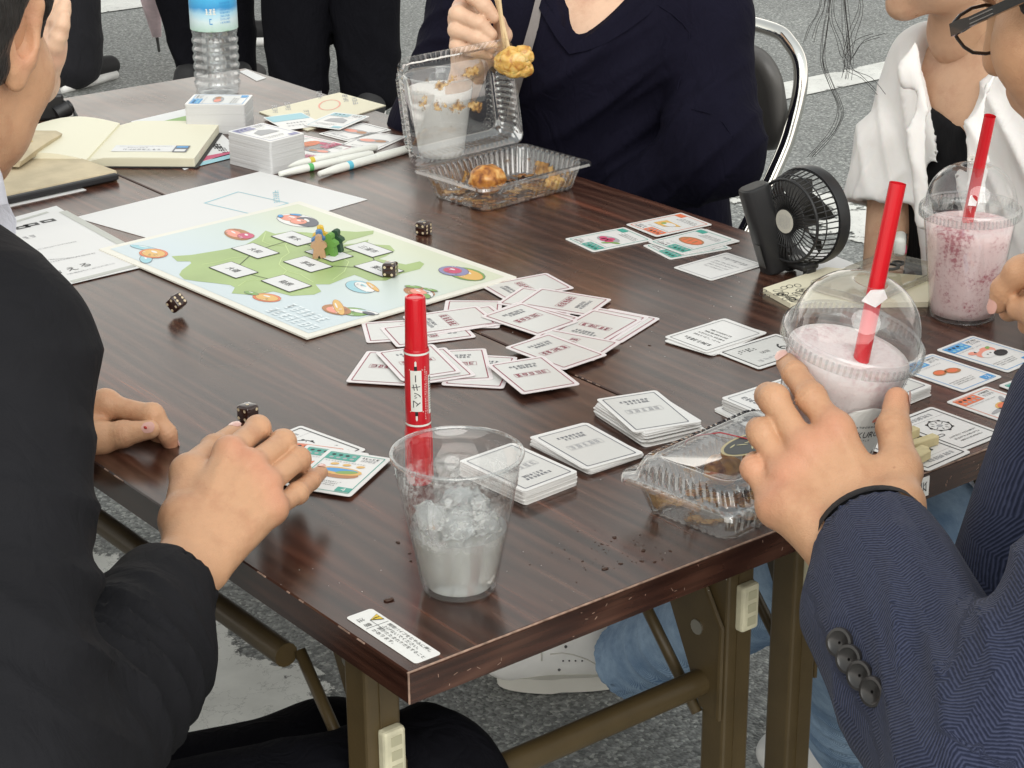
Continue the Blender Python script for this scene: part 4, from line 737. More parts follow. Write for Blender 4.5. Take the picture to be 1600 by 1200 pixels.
def pack_lid(root, w, h, d, M=None):
    mb = MB(); mb.M = M or Matrix()
    mb.loft([rib_ring(w + .002, h + .002, .014, -.002), rib_ring(w, h, .014, .0012), rib_ring(w - .014, h - .014, .017, .0012), rib_ring(w - .017, h - .017, .018, .006, .0012, 70), rib_ring(w - .021, h - .021, .019, d - .006, .0012, 70), rib_ring(w - .026, h - .026, .019, d - .002), rib_ring(w - .034, h - .034, .018, d - .0025), rib_ring(w - .038, h - .038, .016, d), rib_ring(w - .046, h - .046, .014, d), rib_ring(w - .050, h - .050, .012, d - .0015)], cap1=True); return mb.build('lid', PACK, root, smooth=True, autosmooth=70)
def food_mat(name, a, b_, c, scale=70):
    m = bpy.data.materials.new(name); m.use_nodes = True; n, l = nodes_of(m); b = n['Principled BSDF']; tc = n.new('ShaderNodeTexCoord'); t = n.new('ShaderNodeTexNoise'); t.inputs['Scale'].default_value = scale; t.inputs['Detail'].default_value = 6; t.inputs['Distortion'].default_value = .8; l.new(tc.outputs['Object'], t.inputs[0])
    r = ramp(n, [(.32, a), (.5, b_), (.68, c)]); l.new(t.outputs[0], r.inputs[0]); l.new(r.outputs[0], b.inputs['Base Color']); b.inputs['Roughness'].default_value = .3
    bp = n.new('ShaderNodeBump'); bp.inputs['Strength'].default_value = .5; bp.inputs['Distance'].default_value = .002; l.new(t.outputs[0], bp.inputs['Height']); l.new(bp.outputs[0], b.inputs['Normal']); b.inputs['Subsurface Weight'].default_value = .2; b.inputs['Subsurface Scale'].default_value = .004; return m
TAKO = food_mat('fried_dumpling', (.16, .04, .008), (.48, .20, .04), (.68, .42, .14)); TAKOY = food_mat('dumpling_inside', (.40, .16, .03), (.66, .40, .10), (.72, .52, .22), 90); SAUCE = food_mat('brown_sauce', (.10, .035, .008), (.24, .10, .025), (.42, .24, .08), 120)
def smears(root, pts, name='sauce_smear'):
    mb = MB()
    for (x, y, z, a, b_, c) in pts: mb.ball((x, y, z), 1, sc=(a, b_, c), jit=.7, n=12, m=7)
    return tag(mb.build(name, SAUCE, root, smooth=True), kind='stuff')
OT = thing('food_pack', 'open clear food pack with one fried dumpling and its lid raised', 'food pack', (.826, .942, TZ + .0005), R(4)); w, h, d = .196, .140, .036
pack_tray(OT, w, h, d); pack_lid(OT, w, h, .026, Matrix.Translation((0, h / 2, d + .001)) @ Matrix.Rotation(R(-72), 4, 'X') @ Matrix.Rotation(R(180), 4, 'X') @ Matrix.Translation((0, -h / 2, 0)) if False else Matrix.Translation((0, h / 2, d + .002)) @ Matrix.Rotation(R(-100), 4, 'X') @ Matrix.Translation((0, -h / 2, 0)))
random.seed(5)
smears(OT, [(random.uniform(-.075, .075), random.uniform(-.045, .045), .0025, random.uniform(.002, .008), random.uniform(.002, .006), .0007) for i in range(60)])
LM_ = Matrix.Translation((0, h / 2, d + .002)) @ Matrix.Rotation(R(-100), 4, 'X') @ Matrix.Translation((0, -h / 2, 0)); pts = []
def film_mat(name, thr, scale, cols):
    m = bpy.data.materials.new(name); m.use_nodes = True; n, l = nodes_of(m); b = n['Principled BSDF']; tc = n.new('ShaderNodeTexCoord'); t = n.new('ShaderNodeTexNoise'); t.inputs['Scale'].default_value = scale; t.inputs['Detail'].default_value = 7; t.inputs['Roughness'].default_value = .6; l.new(tc.outputs['Object'], t.inputs[0])
    a = n.new('ShaderNodeAttribute'); a.attribute_name = 'edge'; ad = n.new('ShaderNodeMath'); ad.operation = 'ADD'; l.new(t.outputs[0], ad.inputs[0]); l.new(a.outputs['Fac'], ad.inputs[1])
    r = ramp(n, [(thr, (0, 0, 0)), (thr + .05, (.75, .75, .75)), (thr + .2, (.95, .95, .95))]); l.new(ad.outputs[0], r.inputs[0]); l.new(r.outputs[0], b.inputs['Alpha'])
    t2 = n.new('ShaderNodeTexNoise'); t2.inputs['Scale'].default_value = scale * 2.5; l.new(tc.outputs['Object'], t2.inputs[0]); c = ramp(n, [(.35, cols[0]), (.5, cols[1]), (.65, cols[2])]); l.new(t2.outputs[0], c.inputs[0]); l.new(c.outputs[0], b.inputs['Base Color']); b.inputs['Roughness'].default_value = .25; return m
FILM = film_mat('sauce_film', .545, 50, ((.16, .07, .015), (.42, .24, .07), (.60, .42, .18))); STAIN = film_mat('sauce_stain', .53, 40, ((.20, .08, .015), (.34, .17, .04), (.46, .28, .09)))
def film_sheet(name, parent, M, w_, h_, m, z=0, band=None, nx=24, ny=16):
    mb = MB(); mb.M = M; vs = []; ed = []
    for j_ in range(ny + 1):
        for i_ in range(nx + 1):
            u, v_ = i_ / nx - .5, j_ / ny - .5; vs.append((u * w_, v_ * h_, z)); e = min(.5 - abs(u), .5 - abs(v_)) * 2; b_ = 0
            if band: b_ = .20 * max(math.exp(-((v_ - (c0 + c1 * u)) / wd_) ** 2) for c0, c1, wd_ in band) - .12
            ed.append(b_ - (.15 if e < .12 else 0))
    mb.add(vs, [(j_ * (nx + 1) + i_, j_ * (nx + 1) + i_ + 1, (j_ + 1) * (nx + 1) + i_ + 1, (j_ + 1) * (nx + 1) + i_) for j_ in range(ny) for i_ in range(nx)])
    o_ = mb.build(name, m, parent); a_ = o_.data.attributes.new('edge', 'FLOAT', 'POINT'); a_.data.foreach_set('value', ed); return o_
film_sheet('lid_smear', OT, LM_, .130, .088, FILM, .0225, [(.05, .35, .16), (-.30, -.2, .10)])
def stained_liner(root, w_, h_, d_):
    mb = MB(); mb.loft([rib_ring(w_ - .05, h_ - .05, .012, .0032), rib_ring(w_ - .040, h_ - .040, .015, .0034), rib_ring(w_ - .036, h_ - .036, .016, .006, .0010), rib_ring(w_ - .028, h_ - .028, .017, d_ * .62, .0012)], cap0=True); mb.build('sauce_stain', STAIN, root, smooth=True, autosmooth=70)
stained_liner(OT, w, h, d)
q = at(762, 283, .018); tk = MB(); tk.ball((0, 0, 0), .0225, sc=(1.15, 1.0, .85), jit=.12, n=28, m=18); o = tk.build('fried_dumpling', TAKO, None, V(q.x, q.y, TZ + .0205), smooth=True); tag(o, 'golden fried dumpling inside the open tray', 'dumpling')
tk = MB(); tk.ball((0, 0, 0), .012, sc=(1.2, .9, .7), jit=.5, n=16, m=10); o = tk.build('dumpling_scrap', TAKOY, None, V(.882, .905, TZ + .012), smooth=True); tag(o, 'yellow scrap of dumpling in the corner of the open tray', 'food')
CP = thing('food_pack', 'closed clear food pack with black oval sticker and rubber band', 'food pack', (.398, .060, TZ + .0005), R(7)); w, h, d = .186, .128, .032
tr = pack_tray(CP, w, h, d); stained_liner(CP, w, h, d); ld = pack_lid(CP, w, h, .018, Matrix.Translation((0, 0, d + .002)))
random.seed(8); smears(CP, [(random.uniform(-.03, .07), random.uniform(-.04, .04), random.uniform(.0025, .005), random.uniform(.003, .010), random.uniform(.003, .008), .0012) for i in range(60)])
tk = MB(); tk.ball((0, 0, 0), .019, sc=(1.1, 1, .8), jit=.25, n=22, m=14); tk.build('dumpling', TAKO, CP, (.045, .012, .019), smooth=True); tk = MB(); tk.ball((0, 0, 0), .016, sc=(1.1, 1, .8), jit=.25, n=22, m=14); tk.build('dumpling', TAKO, CP, (.010, .030, .017), smooth=True)
mb = MB(); mb.M = Matrix.Translation((.004, -.002, d + .0195)); mb.poly(ell(0, 0, .033, .0165, 32), .0006, 0); mb.poly(ell(0, 0, .030, .0140, 32), .0008, 1)
for i in range(9): x = random.uniform(-.02, .02); y = random.uniform(-.007, .007); mb.poly(ell(x, y, random.uniform(.003, .007), .0008, 10, random.uniform(-.8, .8)), .001, 2)
mb.build('oval_sticker', [mat('sticker_gold', (.45, .38, .2), .4), mat('sticker_black', (.025, .03, .032), .4), mat('sticker_gold_print', (.50, .46, .25), .4)], CP)
mb = MB(); mb.tube([(-.002, h / 2 + .001, d + .002), (.0, h / 2 - .004, d + .010), (.004, .03, d + .0212), (.012, 0, d + .0205), (.02, -.03, d + .0212), (.024, -h / 2 + .004, d + .010), (.025, -h / 2 - .001, d)], .0006, 6); mb.build('rubber_band', mat('rubber_red', (.45, .05, .06), .5), CP, smooth=True)
# ---- handheld fan
FANB = mat('fan_black', (.018, .018, .019), .42, bump=.04, bscale=300); FANG = mat('fan_dark_grey', (.045, .043, .040), .5)
fb = at(1262, 424); fan = thing('handheld_fan', 'black handheld fan with round grille and folded handle', 'fan', V(fb.x, fb.y, TZ + .0004))
FC = V(-.014, .004, .066); FM = Matrix.Translation(FC) @ Matrix.Rotation(R(-90), 4, 'Y')      # local +z of the grille looks along -X
mb = MB(); mb.M = FM; mb.lathe([(.0535, -.026), (.0565, -.024), (.0575, -.016), (.0560, -.008), (.0530, -.008), (.0530, -.026)], 64); mb.build('rear_rim', FANB, fan, smooth=True, autosmooth=40)
mb = MB(); mb.M = FM; mb.tube([(.0475 * math.cos(a), .0475 * math.sin(a), .020) for a in [2 * math.pi * i / 64 for i in range(65)]], .0018, 8); mb.build('front_ring', FANB, fan, smooth=True)
sp = MB(); sp.M = FM
for i in range(48):
    a = 2 * math.pi * i / 48; c_, s_ = math.cos(a), math.sin(a); sp.tube([(.0135 * c_, .0135 * s_, .0225), (.040 * c_, .040 * s_, .0225), (.0472 * c_, .0472 * s_, .020), (.0515 * c_, .0515 * s_, .006), (.0545 * c_, .0545 * s_, -.009)], .00085, 5)
tag(sp.build('grille_bar', FANB, fan, smooth=True), kind='stuff')
for rr, zz in ((.030, .0223), (.0505, .008)): mb = MB(); mb.M = FM; mb.tube([(rr * math.cos(a), rr * math.sin(a), zz) for a in [2 * math.pi * i / 48 for i in range(49)]], .0009, 6); mb.build('grille_ring', FANB, fan, smooth=True)
mb = MB(); mb.M = FM; mb.lathe([(.001, .0235), (.0145, .0235), (.0150, .022), (.0150, .016), (.001, .016)], 32); hub = mb.build('hub', FANB, fan, smooth=True, autosmooth=40)
mb = MB(); mb.M = FM; mb.poly(ell(0, 0, .0136, .0136, 32), .0239, 0)
for i in range(8): scribble(mb, 0, .008 - i * .0023, .018 - abs(i - 3.5) * .0016, .0012, .0241, 1, 10, R(90) * 0)
mb.build('hub_label', [mat('fan_label', (.55, .53, .46), .4), P_GRY], hub)
for i in range(5):
    a0 = 2 * math.pi * i / 5; mb = MB(); mb.M = FM; rings = []
    for k in range(7): r_ = .013 + .032 * k / 6; aw = .38; rings.append([(r_ * math.cos(a0 + t_ * aw + .25 * k / 6), r_ * math.sin(a0 + t_ * aw + .25 * k / 6), -.002 + .010 * t_) for t_ in (-1, -.3, .3, 1)])
    mb.loft(rings, close=False); mb.build('blade', FANG, fan, smooth=True)
mb = MB(); mb.M = FM; mb.lathe([(.001, .014), (.013, .014), (.013, -.02), (.001, -.02)], 24); mb.build('motor', FANG, fan)
for y_ in (-.016, .014): mb = MB(); mb.bbox((FC.x, y_, .0065), (.016, .008, .0125), .0025); mb.build('foot', FANB, fan, smooth=True, autosmooth=50)
mb = MB(); mb.bbox((FC.x, 0, .0125), (.026, .038, .009), .003); mb.build('hinge_block', FANB, fan, smooth=True, autosmooth=50)
hb, ht = at(1213, 424) - fan.location, at(1172, 298, .097) - fan.location; hb.z = .001; ht.z = .102; dirn = (ht - hb); dirn = V(dirn.x * .9, dirn.y * .9, dirn.z); hm = dirn.to_track_quat('Z', 'Y').to_matrix().to_4x4(); hm.translation = hb
mb = MB(); mb.M = hm @ Matrix.Rotation(R(18), 4, 'Z'); L = dirn.length
mb.loft([[(x, y, z_) for x, y in rrect(.030 * s_, .034 * s_, .011 * s_, 6)] for z_, s_ in ((.0, .80), (.0015, .93), (.005, 1), (L - .004, 1), (L - .001, .96), (L, .88))], cap0=True, cap1=True); hd = mb.build('handle', FANB, fan, smooth=True, autosmooth=35)
mb = MB(); mb.M = hm @ Matrix.Rotation(R(18), 4, 'Z'); mb.poly(rrect(.024, .028, .009, 6), L + .0004); mb.poly(ell(.006, .007, .0012, .0012, 10), L + .0007, 1); mb.build('end_cap', [FANG, BK], hd)
mb = MB(); mb.M = hm @ Matrix.Rotation(R(18), 4, 'Z'); mb.bbox((.006, -.0172, .026), (.014, .0012, .028), .0004); mb.build('switch_panel', FANG, hd)
# ---- notebook and books, black camera
PAGE = mat('page_cream', (.74, .71, .56), .6); COVER = mat('black_cover', (.02, .02, .022), .5)
nb = thing('notebook', 'open cream paged notebook with black cover and library slip', 'notebook', V(.556, 1.39, TZ + .0004)); a = at(188, 190, .012) - nb.location; b_ = at(133, 250, .012) - nb.location; c_ = at(300, 283, .012) - nb.location
# spine runs b_ -> a ; the written page lies towards +u
sp_d = (a - b_); sp_d.z = 0; Ls = sp_d.length; sp_d.normalize(); pg = V(sp_d.y, -sp_d.x, 0); ctr = (a + b_) / 2; ctr.z = 0; NM = Matrix((pg, sp_d, V(0, 0, 1))).transposed().to_4x4(); NM.translation = ctr
Ls = .205; pw_ = .150
mb = MB(); mb.M = NM; mb.prism(rrect(pw_ + .006, Ls + .006, .004, 3, pw_ / 2 + .002), .0, .0016); mb.prism(rrect(pw_ + .006, Ls + .006, .004, 3, -pw_ / 2 - .002), .0, .0016); mb.build('cover', COVER, nb)
def pages(sgn, hh, curl):
    mb = MB(); mb.M = NM; rings = []
    for k in range(13):
        u = k / 12; x = sgn * (pw_ * u); z1 = hh * (.55 + .45 * min(1, u * 6)) + curl * math.sin(math.pi * u) if sgn > 0 else hh * (1 - .5 * u) + curl * math.sin(math.pi * min(1, u * 1.15)); z0 = .0018
        rings.append([(x, -Ls / 2, z0), (x, Ls / 2, z0), (x, Ls / 2, z1), (x, -Ls / 2, z1)])
    mb.loft(rings, cap0=True, cap1=True); return mb.build('page_block', PAGE, nb, smooth=True, autosmooth=35)
pb = pages(1, .0135, .0008); pages(-1, .0105, .012)
mb = MB(); mb.M = NM
for i in range(7): mb.box((pw_ / 2, -Ls / 2 - .0001, .003 + i * .0015), (pw_ * .98, .0004, .0003))
mb.build('page_edge_line', mat('page_line', (.52, .49, .36), .7), pb)
mb = MB(); mb.M = NM @ Matrix.Translation((.075, -.055, .0146)); mb.poly(rrect(.085, .034, .001, 2, -.005, 0), 0, 0); mb.poly(rrect(.020, .034, .0005, 2, .048, -.002), .0002, 1); mb.poly(rrect(.015, .012, .0005, 2, .048, -.011), .0004, 0); mb.poly(rrect(.016, .008, .0005, 2, .048, .007), .0004, 3)
scribble(mb, -.004, .011, .074, .0024, .0003, 2, 26); scribble(mb, -.014, .003, .03, .004, .0003, 2, 7); scribble(mb, -.006, -.007, .055, .007, .0003, 2, 8)
mb.build('library_slip', [PAPER, P_NAVY, P_GRY, P_BLUE], pb)
FAB = mat('beige_fabric_cover', (.52, .44, .30), .8, bump=.3, bscale=500, var=.15, vscale=25)
fbk = thing('fabric_book', 'beige fabric covered book with teal flowers lying on the notebook', 'book', at(30, 232, .022) - V(0, 0, .0)); FL = fbk.location.copy(); e1 = at(112, 200, .022) - at(35, 252, .022); e1.z = 0; e1.normalize(); e2 = V(-e1.y, e1.x, 0); FM_ = Matrix((e1, e2, V(0, 0, 1))).transposed().to_4x4()
mb = MB(); mb.M = FM_; rings = []
for k in range(11):
    t = k / 10; x = -.075 + .15 * t; zz = .004 * math.sin(math.pi * t); rings.append([(x, -.03, -.005), (x, .13, -.005), (x, .13, .004 + zz), (x, -.025, .007 + zz), (x, -.034, .003 + zz * .5)])
mb.loft(rings, cap0=True, cap1=True); mb.build('cover', FAB, fbk, smooth=True, autosmooth=40)
TEALF = mat('flower_teal', (.16, .36, .36), .8); YELF = mat('flower_yellow', (.58, .44, .14), .8)
for i, (x, y, s, m_) in enumerate(((.010, .012, .013, TEALF), (-.042, -.014, .014, TEALF), (.040, .070, .010, TEALF), (-.02, .012, .013, YELF), (-.005, -.012, .011, YELF))):
    mb = MB(); mb.M = FM_; zz = .0075 + .004 * math.sin(math.pi * (x + .075) / .15)
    for k in range(9): t = k * 2 * math.pi / 9; mb.poly(ell(x + s * .6 * math.cos(t), y + s * .6 * math.sin(t), s * .45, s * .17, 8, t), zz + .0002)
    tag(mb.build('flower_print', m_, fbk), kind='stuff')
mb = MB(); mb.M = FM_; mb.box((0, -.028, .0005), (.13, .004, .006)); mb.build('page_edge', COVER, fbk)
ub = thing('clutch_folder', 'black edged fabric folder lying under the notebook', 'folder', at(70, 285, .0) + V(0, 0, .0005)); mb = MB(); uM = Matrix.Rotation(math.atan2(e1.y, e1.x) - R(38), 4, 'Z')
mb.M = uM; mb.bbox((-.03, .03, .006), (.22, .17, .012), .003); mb.build('cover', FAB, ub); mb = MB(); mb.M = uM; mb.bbox((-.02, -.061, .006), (.19, .010, .0085), .002); mb.build('edge_binding', COVER, ub)
mb = MB(); mb.M = uM; mb.box((-.055, -.057, -.0), (.15, .03, .0009)); mb.build('paper_leaf', PAPER, ub)
cmr = thing('camera_body', 'small black camera with grip lying at the table end', 'camera', at(72, 186) + V(0, 0, .0005)); BODY = mat('camera_black', (.015, .015, .016), .38, bump=.1, bscale=400)
mb = MB(); mb.M = Matrix.Rotation(R(-20), 4, 'Z'); mb.bbox((-.01, .01, .020), (.075, .05, .038), .004); mb.build('body', BODY, cmr)
mb = MB(); mb.M = Matrix.Rotation(R(-20), 4, 'Z'); mb.bbox((-.012, .005, .0395), (.05, .034, .003), .001); mb.build('top_plate', mat('camera_grey', (.07, .07, .075), .3), cmr)
mb = MB(); mb.M = Matrix.Translation((.022, -.018, .014)) @ Matrix.Rotation(R(70), 4, 'Y'); mb.lathe([(.001, -.016), (.0125, -.016), (.013, .006), (.010, .008), (.010, .012), (.001, .012)], 24); mb.build('lens_barrel', BODY, cmr, smooth=True, autosmooth=40)
mb = MB(); mb.tube([(.02, .03, .018), (.036, .018, .016), (.042, -.004, .010), (.035, -.03, .004), (.02, -.04, .003)], .003, 8); mb.build('strap', BODY, cmr, smooth=True)
# ---- clear case, key charm, wooden sticks, crumbs
cs = thing('clear_case', 'clear plastic phone case lying on the cream booklet', 'phone case', V(.915, .372, TZ + .0068), R(8)); mb = MB(); mb.loft([rib_ring(.150, .078, .010, 0), rib_ring(.156, .084, .012, .002), rib_ring(.157, .085, .012, .009), rib_ring(.153, .081, .011, .0092), rib_ring(.151, .079, .010, .003)], cap0=True); mb.build('shell', clear_plastic('case_plastic', (.82, .80, .74), .05, .08), cs, smooth=True, autosmooth=50)
mb = MB(); mb.M = Matrix.Translation((.04, .012, .004)); mb.lathe([(.010, 0), (.012, .001), (.012, .003), (.008, .003)], 20); mb.M = Matrix.Translation((.058, .012, .004)); mb.lathe([(.006, 0), (.007, .001), (.007, .003), (.005, .003)], 20); tag(mb.build('lens_ring', FANG, cs, smooth=True), kind='stuff')
q = at(1405, 398); ch = thing('charm', 'small white charm with black dots and pink edge', 'charm', V(q.x, q.y, TZ + .0005), R(40)); mb = MB(); mb.bbox((0, 0, .013), (.036, .014, .024), .006, seg=3); mb.build('body', PENW, ch, smooth=True); mb = MB(); mb.bbox((.008, -.0005, .004), (.022, .0155, .006), .002); mb.build('pink_edge', mat('hot_pink', (.75, .06, .18), .4), ch)
mb = MB(); [mb.ball((x, -.007, z_), .0022, sc=(1, .4, 1), n=8, m=6) for x, z_ in ((.004, .019), (.010, .021), (.012, .015), (.007, .014))]; tag(mb.build('dot', BK, ch), kind='stuff')
STK = mat('pale_wood', (.56, .47, .26), .6, var=.15, vscale=60)
for i, (a_, b2) in enumerate((((1408, 706), (1462, 688)), ((1412, 722), (1446, 706)), ((1405, 686), (1432, 676)), ((1430, 722), (1448, 712)))):
    A, B = at(*a_, .005), at(*b2, .005); d_ = B - A; mb = MB(); mb.bbox((0, 0, 0), (d_.length, .009, .009), .0008, seg=1)
    tag(mb.build('wooden_stick', STK, None, V((A.x + B.x) / 2, (A.y + B.y) / 2, TZ + .0066 + (.001 if i == 3 else 0)), math.atan2(d_.y, d_.x)), ['long pale wooden stick resting on black framed card', 'thick pale wooden stick beside the longest one', 'pale wooden stick half hidden by the thumb', 'stubby pale wooden stick touching the thick one'][i], 'wooden stick')
random.seed(3); mb = MB()
def crumb(px, py, r): q = at(px, py); mb.ball((q.x, q.y, TZ + r * .15), r * .8, sc=(1.3, .8, .25), jit=.6, n=8, m=5, rot=Matrix.Rotation(random.uniform(0, 3), 3, 'Z'))
for px, py, r in ((1005, 860, .0028), (1047, 861, .0018), (960, 840, .0025), (940, 850, .0015), (1003, 877, .002), (1023, 878, .002), (945, 889, .003), (970, 881, .002), (910, 877, .0015), (1035, 874, .0015), (608, 938, .0045), (622, 848, .0025), (640, 865, .0015), (642, 877, .0018), (1015, 540, .0018), (930, 847, .001), (955, 846, .001), (1000, 836, .001)): crumb(px, py, r)
for i in range(40): crumb(random.gauss(960, 60), random.gauss(868, 18), random.uniform(.0004, .0010))
tag(mb.build('crumbs', mat('crumb_brown', (.05, .022, .012), .5), None, smooth=True), 'dark brown food crumbs scattered by the closed food pack', 'crumbs', kind='stuff')
random.seed(4); mb = MB()
for i in range(46): crumb(random.choice((random.uniform(980, 1180), random.uniform(300, 900))), random.uniform(380, 560), random.uniform(.0003, .0011))
for i in range(60): crumb(random.uniform(300, 1150), random.uniform(700, 940), random.uniform(.0002, .0006))
tag(mb.build('dust', mat('pale_dust', (.55, .53, .50), .6), None, smooth=True), 'pale dust and flecks on the table tops', 'dust', kind='stuff')
# ================================================================== ORGANIC SURFACES
def A3(v): return np.array([v[0], v[1], v[2]], float)
def cap(a, b, ra, rb=None, g=0, n=None, s=1.0, op='+', k=None, cl=None): return dict(cl=cl, t='c', a=A3(a), b=A3(b), ra=ra, rb=ra if rb is None else rb, g=g, n=None if n is None else A3(Vector(n).normalized()), s=s, op=op, k=k)
def elp(c, r, axes=None, g=0, op='+', k=None): return dict(cl=None, t='e', c=A3(c), r=np.array(r, float), ax=np.eye(3) if axes is None else np.array([A3(Vector(x).normalized()) for x in axes]), g=g, op=op, k=k)
def smin(a, b, k):
    h = np.clip(.5 + .5 * (b - a) / k, 0, 1); return b * (1 - h) + a * h - k * h * (1 - h)
def prim_d(p, X):
    if p['t'] == 'c':
        ba = p['b'] - p['a']; L2 = max(1e-12, ba @ ba); q = X - p['a']; t = np.clip((q @ ba) / L2, 0, 1); q = q - t[..., None] * ba
        if p['n'] is not None: c = q @ p['n']; d2 = (q * q).sum(-1) + c * c * (p['s'] ** 2 - 1)
        else: d2 = (q * q).sum(-1)
        D_ = np.sqrt(np.maximum(d2, 0)) - (p['ra'] + (p['rb'] - p['ra']) * t)
        if p['cl'] is not None: D_ = np.maximum(D_, (X - A3(p['cl'][0])) @ A3(Vector(p['cl'][1]).normalized()))
        return D_
    q = (X - p['c']) @ p['ax'].T; k0 = np.sqrt(((q / p['r']) ** 2).sum(-1)); k1 = np.sqrt(((q / p['r'] ** 2) ** 2).sum(-1)) + 1e-9; return k0 * (k0 - 1) / k1
def prim_box(p):
    if p['t'] == 'c': r = max(p['ra'], p['rb']); return np.minimum(p['a'], p['b']) - r, np.maximum(p['a'], p['b']) + r
    r = p['r'].max(); return p['c'] - r, p['c'] + r
def surface(prims, h, k=.01, kg=.008, kf=.0015, clips=()):
    """prims in group 0 melt together with k; other groups stay apart from each other (kf) and join group 0 with kg."""
    pos = [p for p in prims if p['op'] == '+']; lo = np.min([prim_box(p)[0] for p in pos], 0) - 3 * h; hi = np.max([prim_box(p)[1] for p in pos], 0) + 3 * h
    n = np.ceil((hi - lo) / h).astype(int) + 1; G = {}
    ax = [lo[i] + h * np.arange(n[i]) for i in range(3)]
    for p in prims:
        g = p['g']
        if p['op'] == '-': continue
        if g not in G: G[g] = np.full(n, .05, np.float32)
        kk = p['k'] or (k if g == 0 else .004); b0, b1 = prim_box(p); m = kk + 4 * h
        i0 = np.maximum(0, ((b0 - m - lo) / h).astype(int)); i1 = np.minimum(n, ((b1 + m - lo) / h).astype(int) + 2); sl = tuple(slice(a, b) for a, b in zip(i0, i1))
        X = np.stack(np.meshgrid(*[ax[i][sl[i]] for i in range(3)], indexing='ij'), -1); G[g][sl] = smin(G[g][sl], prim_d(p, X), kk)
    D = G.pop(0, None); F = None
    for g in G.values(): F = g if F is None else smin(F, g, kf)
    D = F if D is None else (D if F is None else smin(D, F, kg))
    for p in prims:
        if p['op'] == '-':
            b0, b1 = prim_box(p); m = .02; i0 = np.maximum(0, ((b0 - m - lo) / h).astype(int)); i1 = np.minimum(n, ((b1 + m - lo) / h).astype(int) + 2)
            if (i1 <= i0).any(): continue
            sl = tuple(slice(a, b) for a, b in zip(i0, i1)); X = np.stack(np.meshgrid(*[ax[i][sl[i]] for i in range(3)], indexing='ij'), -1); D[sl] = -smin(-D[sl], prim_d(p, X), p['k'] or .003)
    if clips:
        X = np.stack(np.meshgrid(*ax, indexing='ij'), -1)
        for c, nn in clips: D = np.maximum(D, ((X - A3(c)) @ A3(Vector(nn).normalized())))
    # naive surface nets
    S = D < 0; c8 = [(i, j, l) for i in (0, 1) for j in (0, 1) for l in (0, 1)]
    cnt = sum(S[i:n[0] - 1 + i, j:n[1] - 1 + j, l:n[2] - 1 + l].astype(np.int8) for i, j, l in c8); act = np.argwhere((cnt > 0) & (cnt < 8))
    vals = np.stack([D[act[:, 0] + i, act[:, 1] + j, act[:, 2] + l] for i, j, l in c8], 1); P = np.zeros((len(act), 3)); C = np.zeros(len(act)); off = np.array(c8, float)
    for a in range(8):
        for b in range(a + 1, 8):
            if np.abs(off[a] - off[b]).sum() != 1: continue
            va, vb = vals[:, a], vals[:, b]; m = (va < 0) != (vb < 0); t = np.where(m, va / np.where(m, va - vb, 1), 0); P += np.where(m[:, None], off[a] + t[:, None] * (off[b] - off[a]), 0); C += m
    V_ = lo + h * (act + P / C[:, None]); idx = np.full(n, -1, np.int32); idx[tuple(act.T)] = np.arange(len(act)); F_ = []
    for d in range(3):
        e = [0, 0, 0]; e[d] = 1; u, w = [(1, 2), (2, 0), (0, 1)][d]
        A = S[:n[0] - e[0], :n[1] - e[1], :n[2] - e[2]]; B = S[e[0]:, e[1]:, e[2]:]; q = np.argwhere(A != B); q = q[(q[:, u] > 0) & (q[:, w] > 0)]
        du = np.zeros(3, int); du[u] = 1; dw = np.zeros(3, int); dw[w] = 1; g = lambda x: idx[tuple(x.T)]
        f = np.stack([g(q - du - dw), g(q - dw), g(q), g(q - du)], 1); inside = A[tuple(q.T)]; f[~inside] = f[~inside][:, ::-1]; f = f[(f >= 0).all(1)]; F_.append(f)
    return V_, np.concatenate(F_)
def organic(name, isl, m, parent=None, disp=None, attrs=None, relax=2):
    vs, fs, o = [], [], 0
    for v, f in isl: vs.append(v); fs.append(f + o); o += len(v)
    v = np.concatenate(vs); f = np.concatenate(fs)
    for _ in range(relax):           # light smoothing
        acc = np.zeros_like(v); c = np.zeros(len(v))
        for i in range(4): a, b = f[:, i], f[:, (i + 1) % 4]; np.add.at(acc, a, v[b]); np.add.at(c, a, 1); np.add.at(acc, b, v[a]); np.add.at(c, b, 1)
        v = .5 * v + .5 * acc / np.maximum(c, 1)[:, None]
    me = bpy.data.meshes.new(name)
    if disp is not None:
        nn = np.zeros_like(v); fn = np.cross(v[f[:, 2]] - v[f[:, 0]], v[f[:, 3]] - v[f[:, 1]])
        for i in range(4): np.add.at(nn, f[:, i], fn)
        nn /= np.linalg.norm(nn, axis=1)[:, None] + 1e-12; v = v + nn * disp(v, nn)[:, None]
    me.vertices.add(len(v)); me.vertices.foreach_set('co', v.astype(np.float32).ravel()); me.loops.add(f.size); me.loops.foreach_set('vertex_index', f.ravel().astype(np.int32))
    me.polygons.add(len(f)); me.polygons.foreach_set('loop_start', np.arange(0, f.size, 4, dtype=np.int32)); me.polygons.foreach_set('loop_total', np.full(len(f), 4, np.int32)); me.polygons.foreach_set('use_smooth', np.ones(len(f), bool)); me.update(calc_edges=True); me.validate()
    for an, fn in (attrs or {}).items():
        val = fn(v)
        if val.ndim == 1: a = me.attributes.new(an, 'FLOAT', 'POINT'); a.data.foreach_set('value', val.astype(np.float32))
        else: a = me.attributes.new(an, 'FLOAT_VECTOR', 'POINT'); a.data.foreach_set('vector', val.astype(np.float32).ravel())
    me.materials.append(m); return link(name, me, parent)
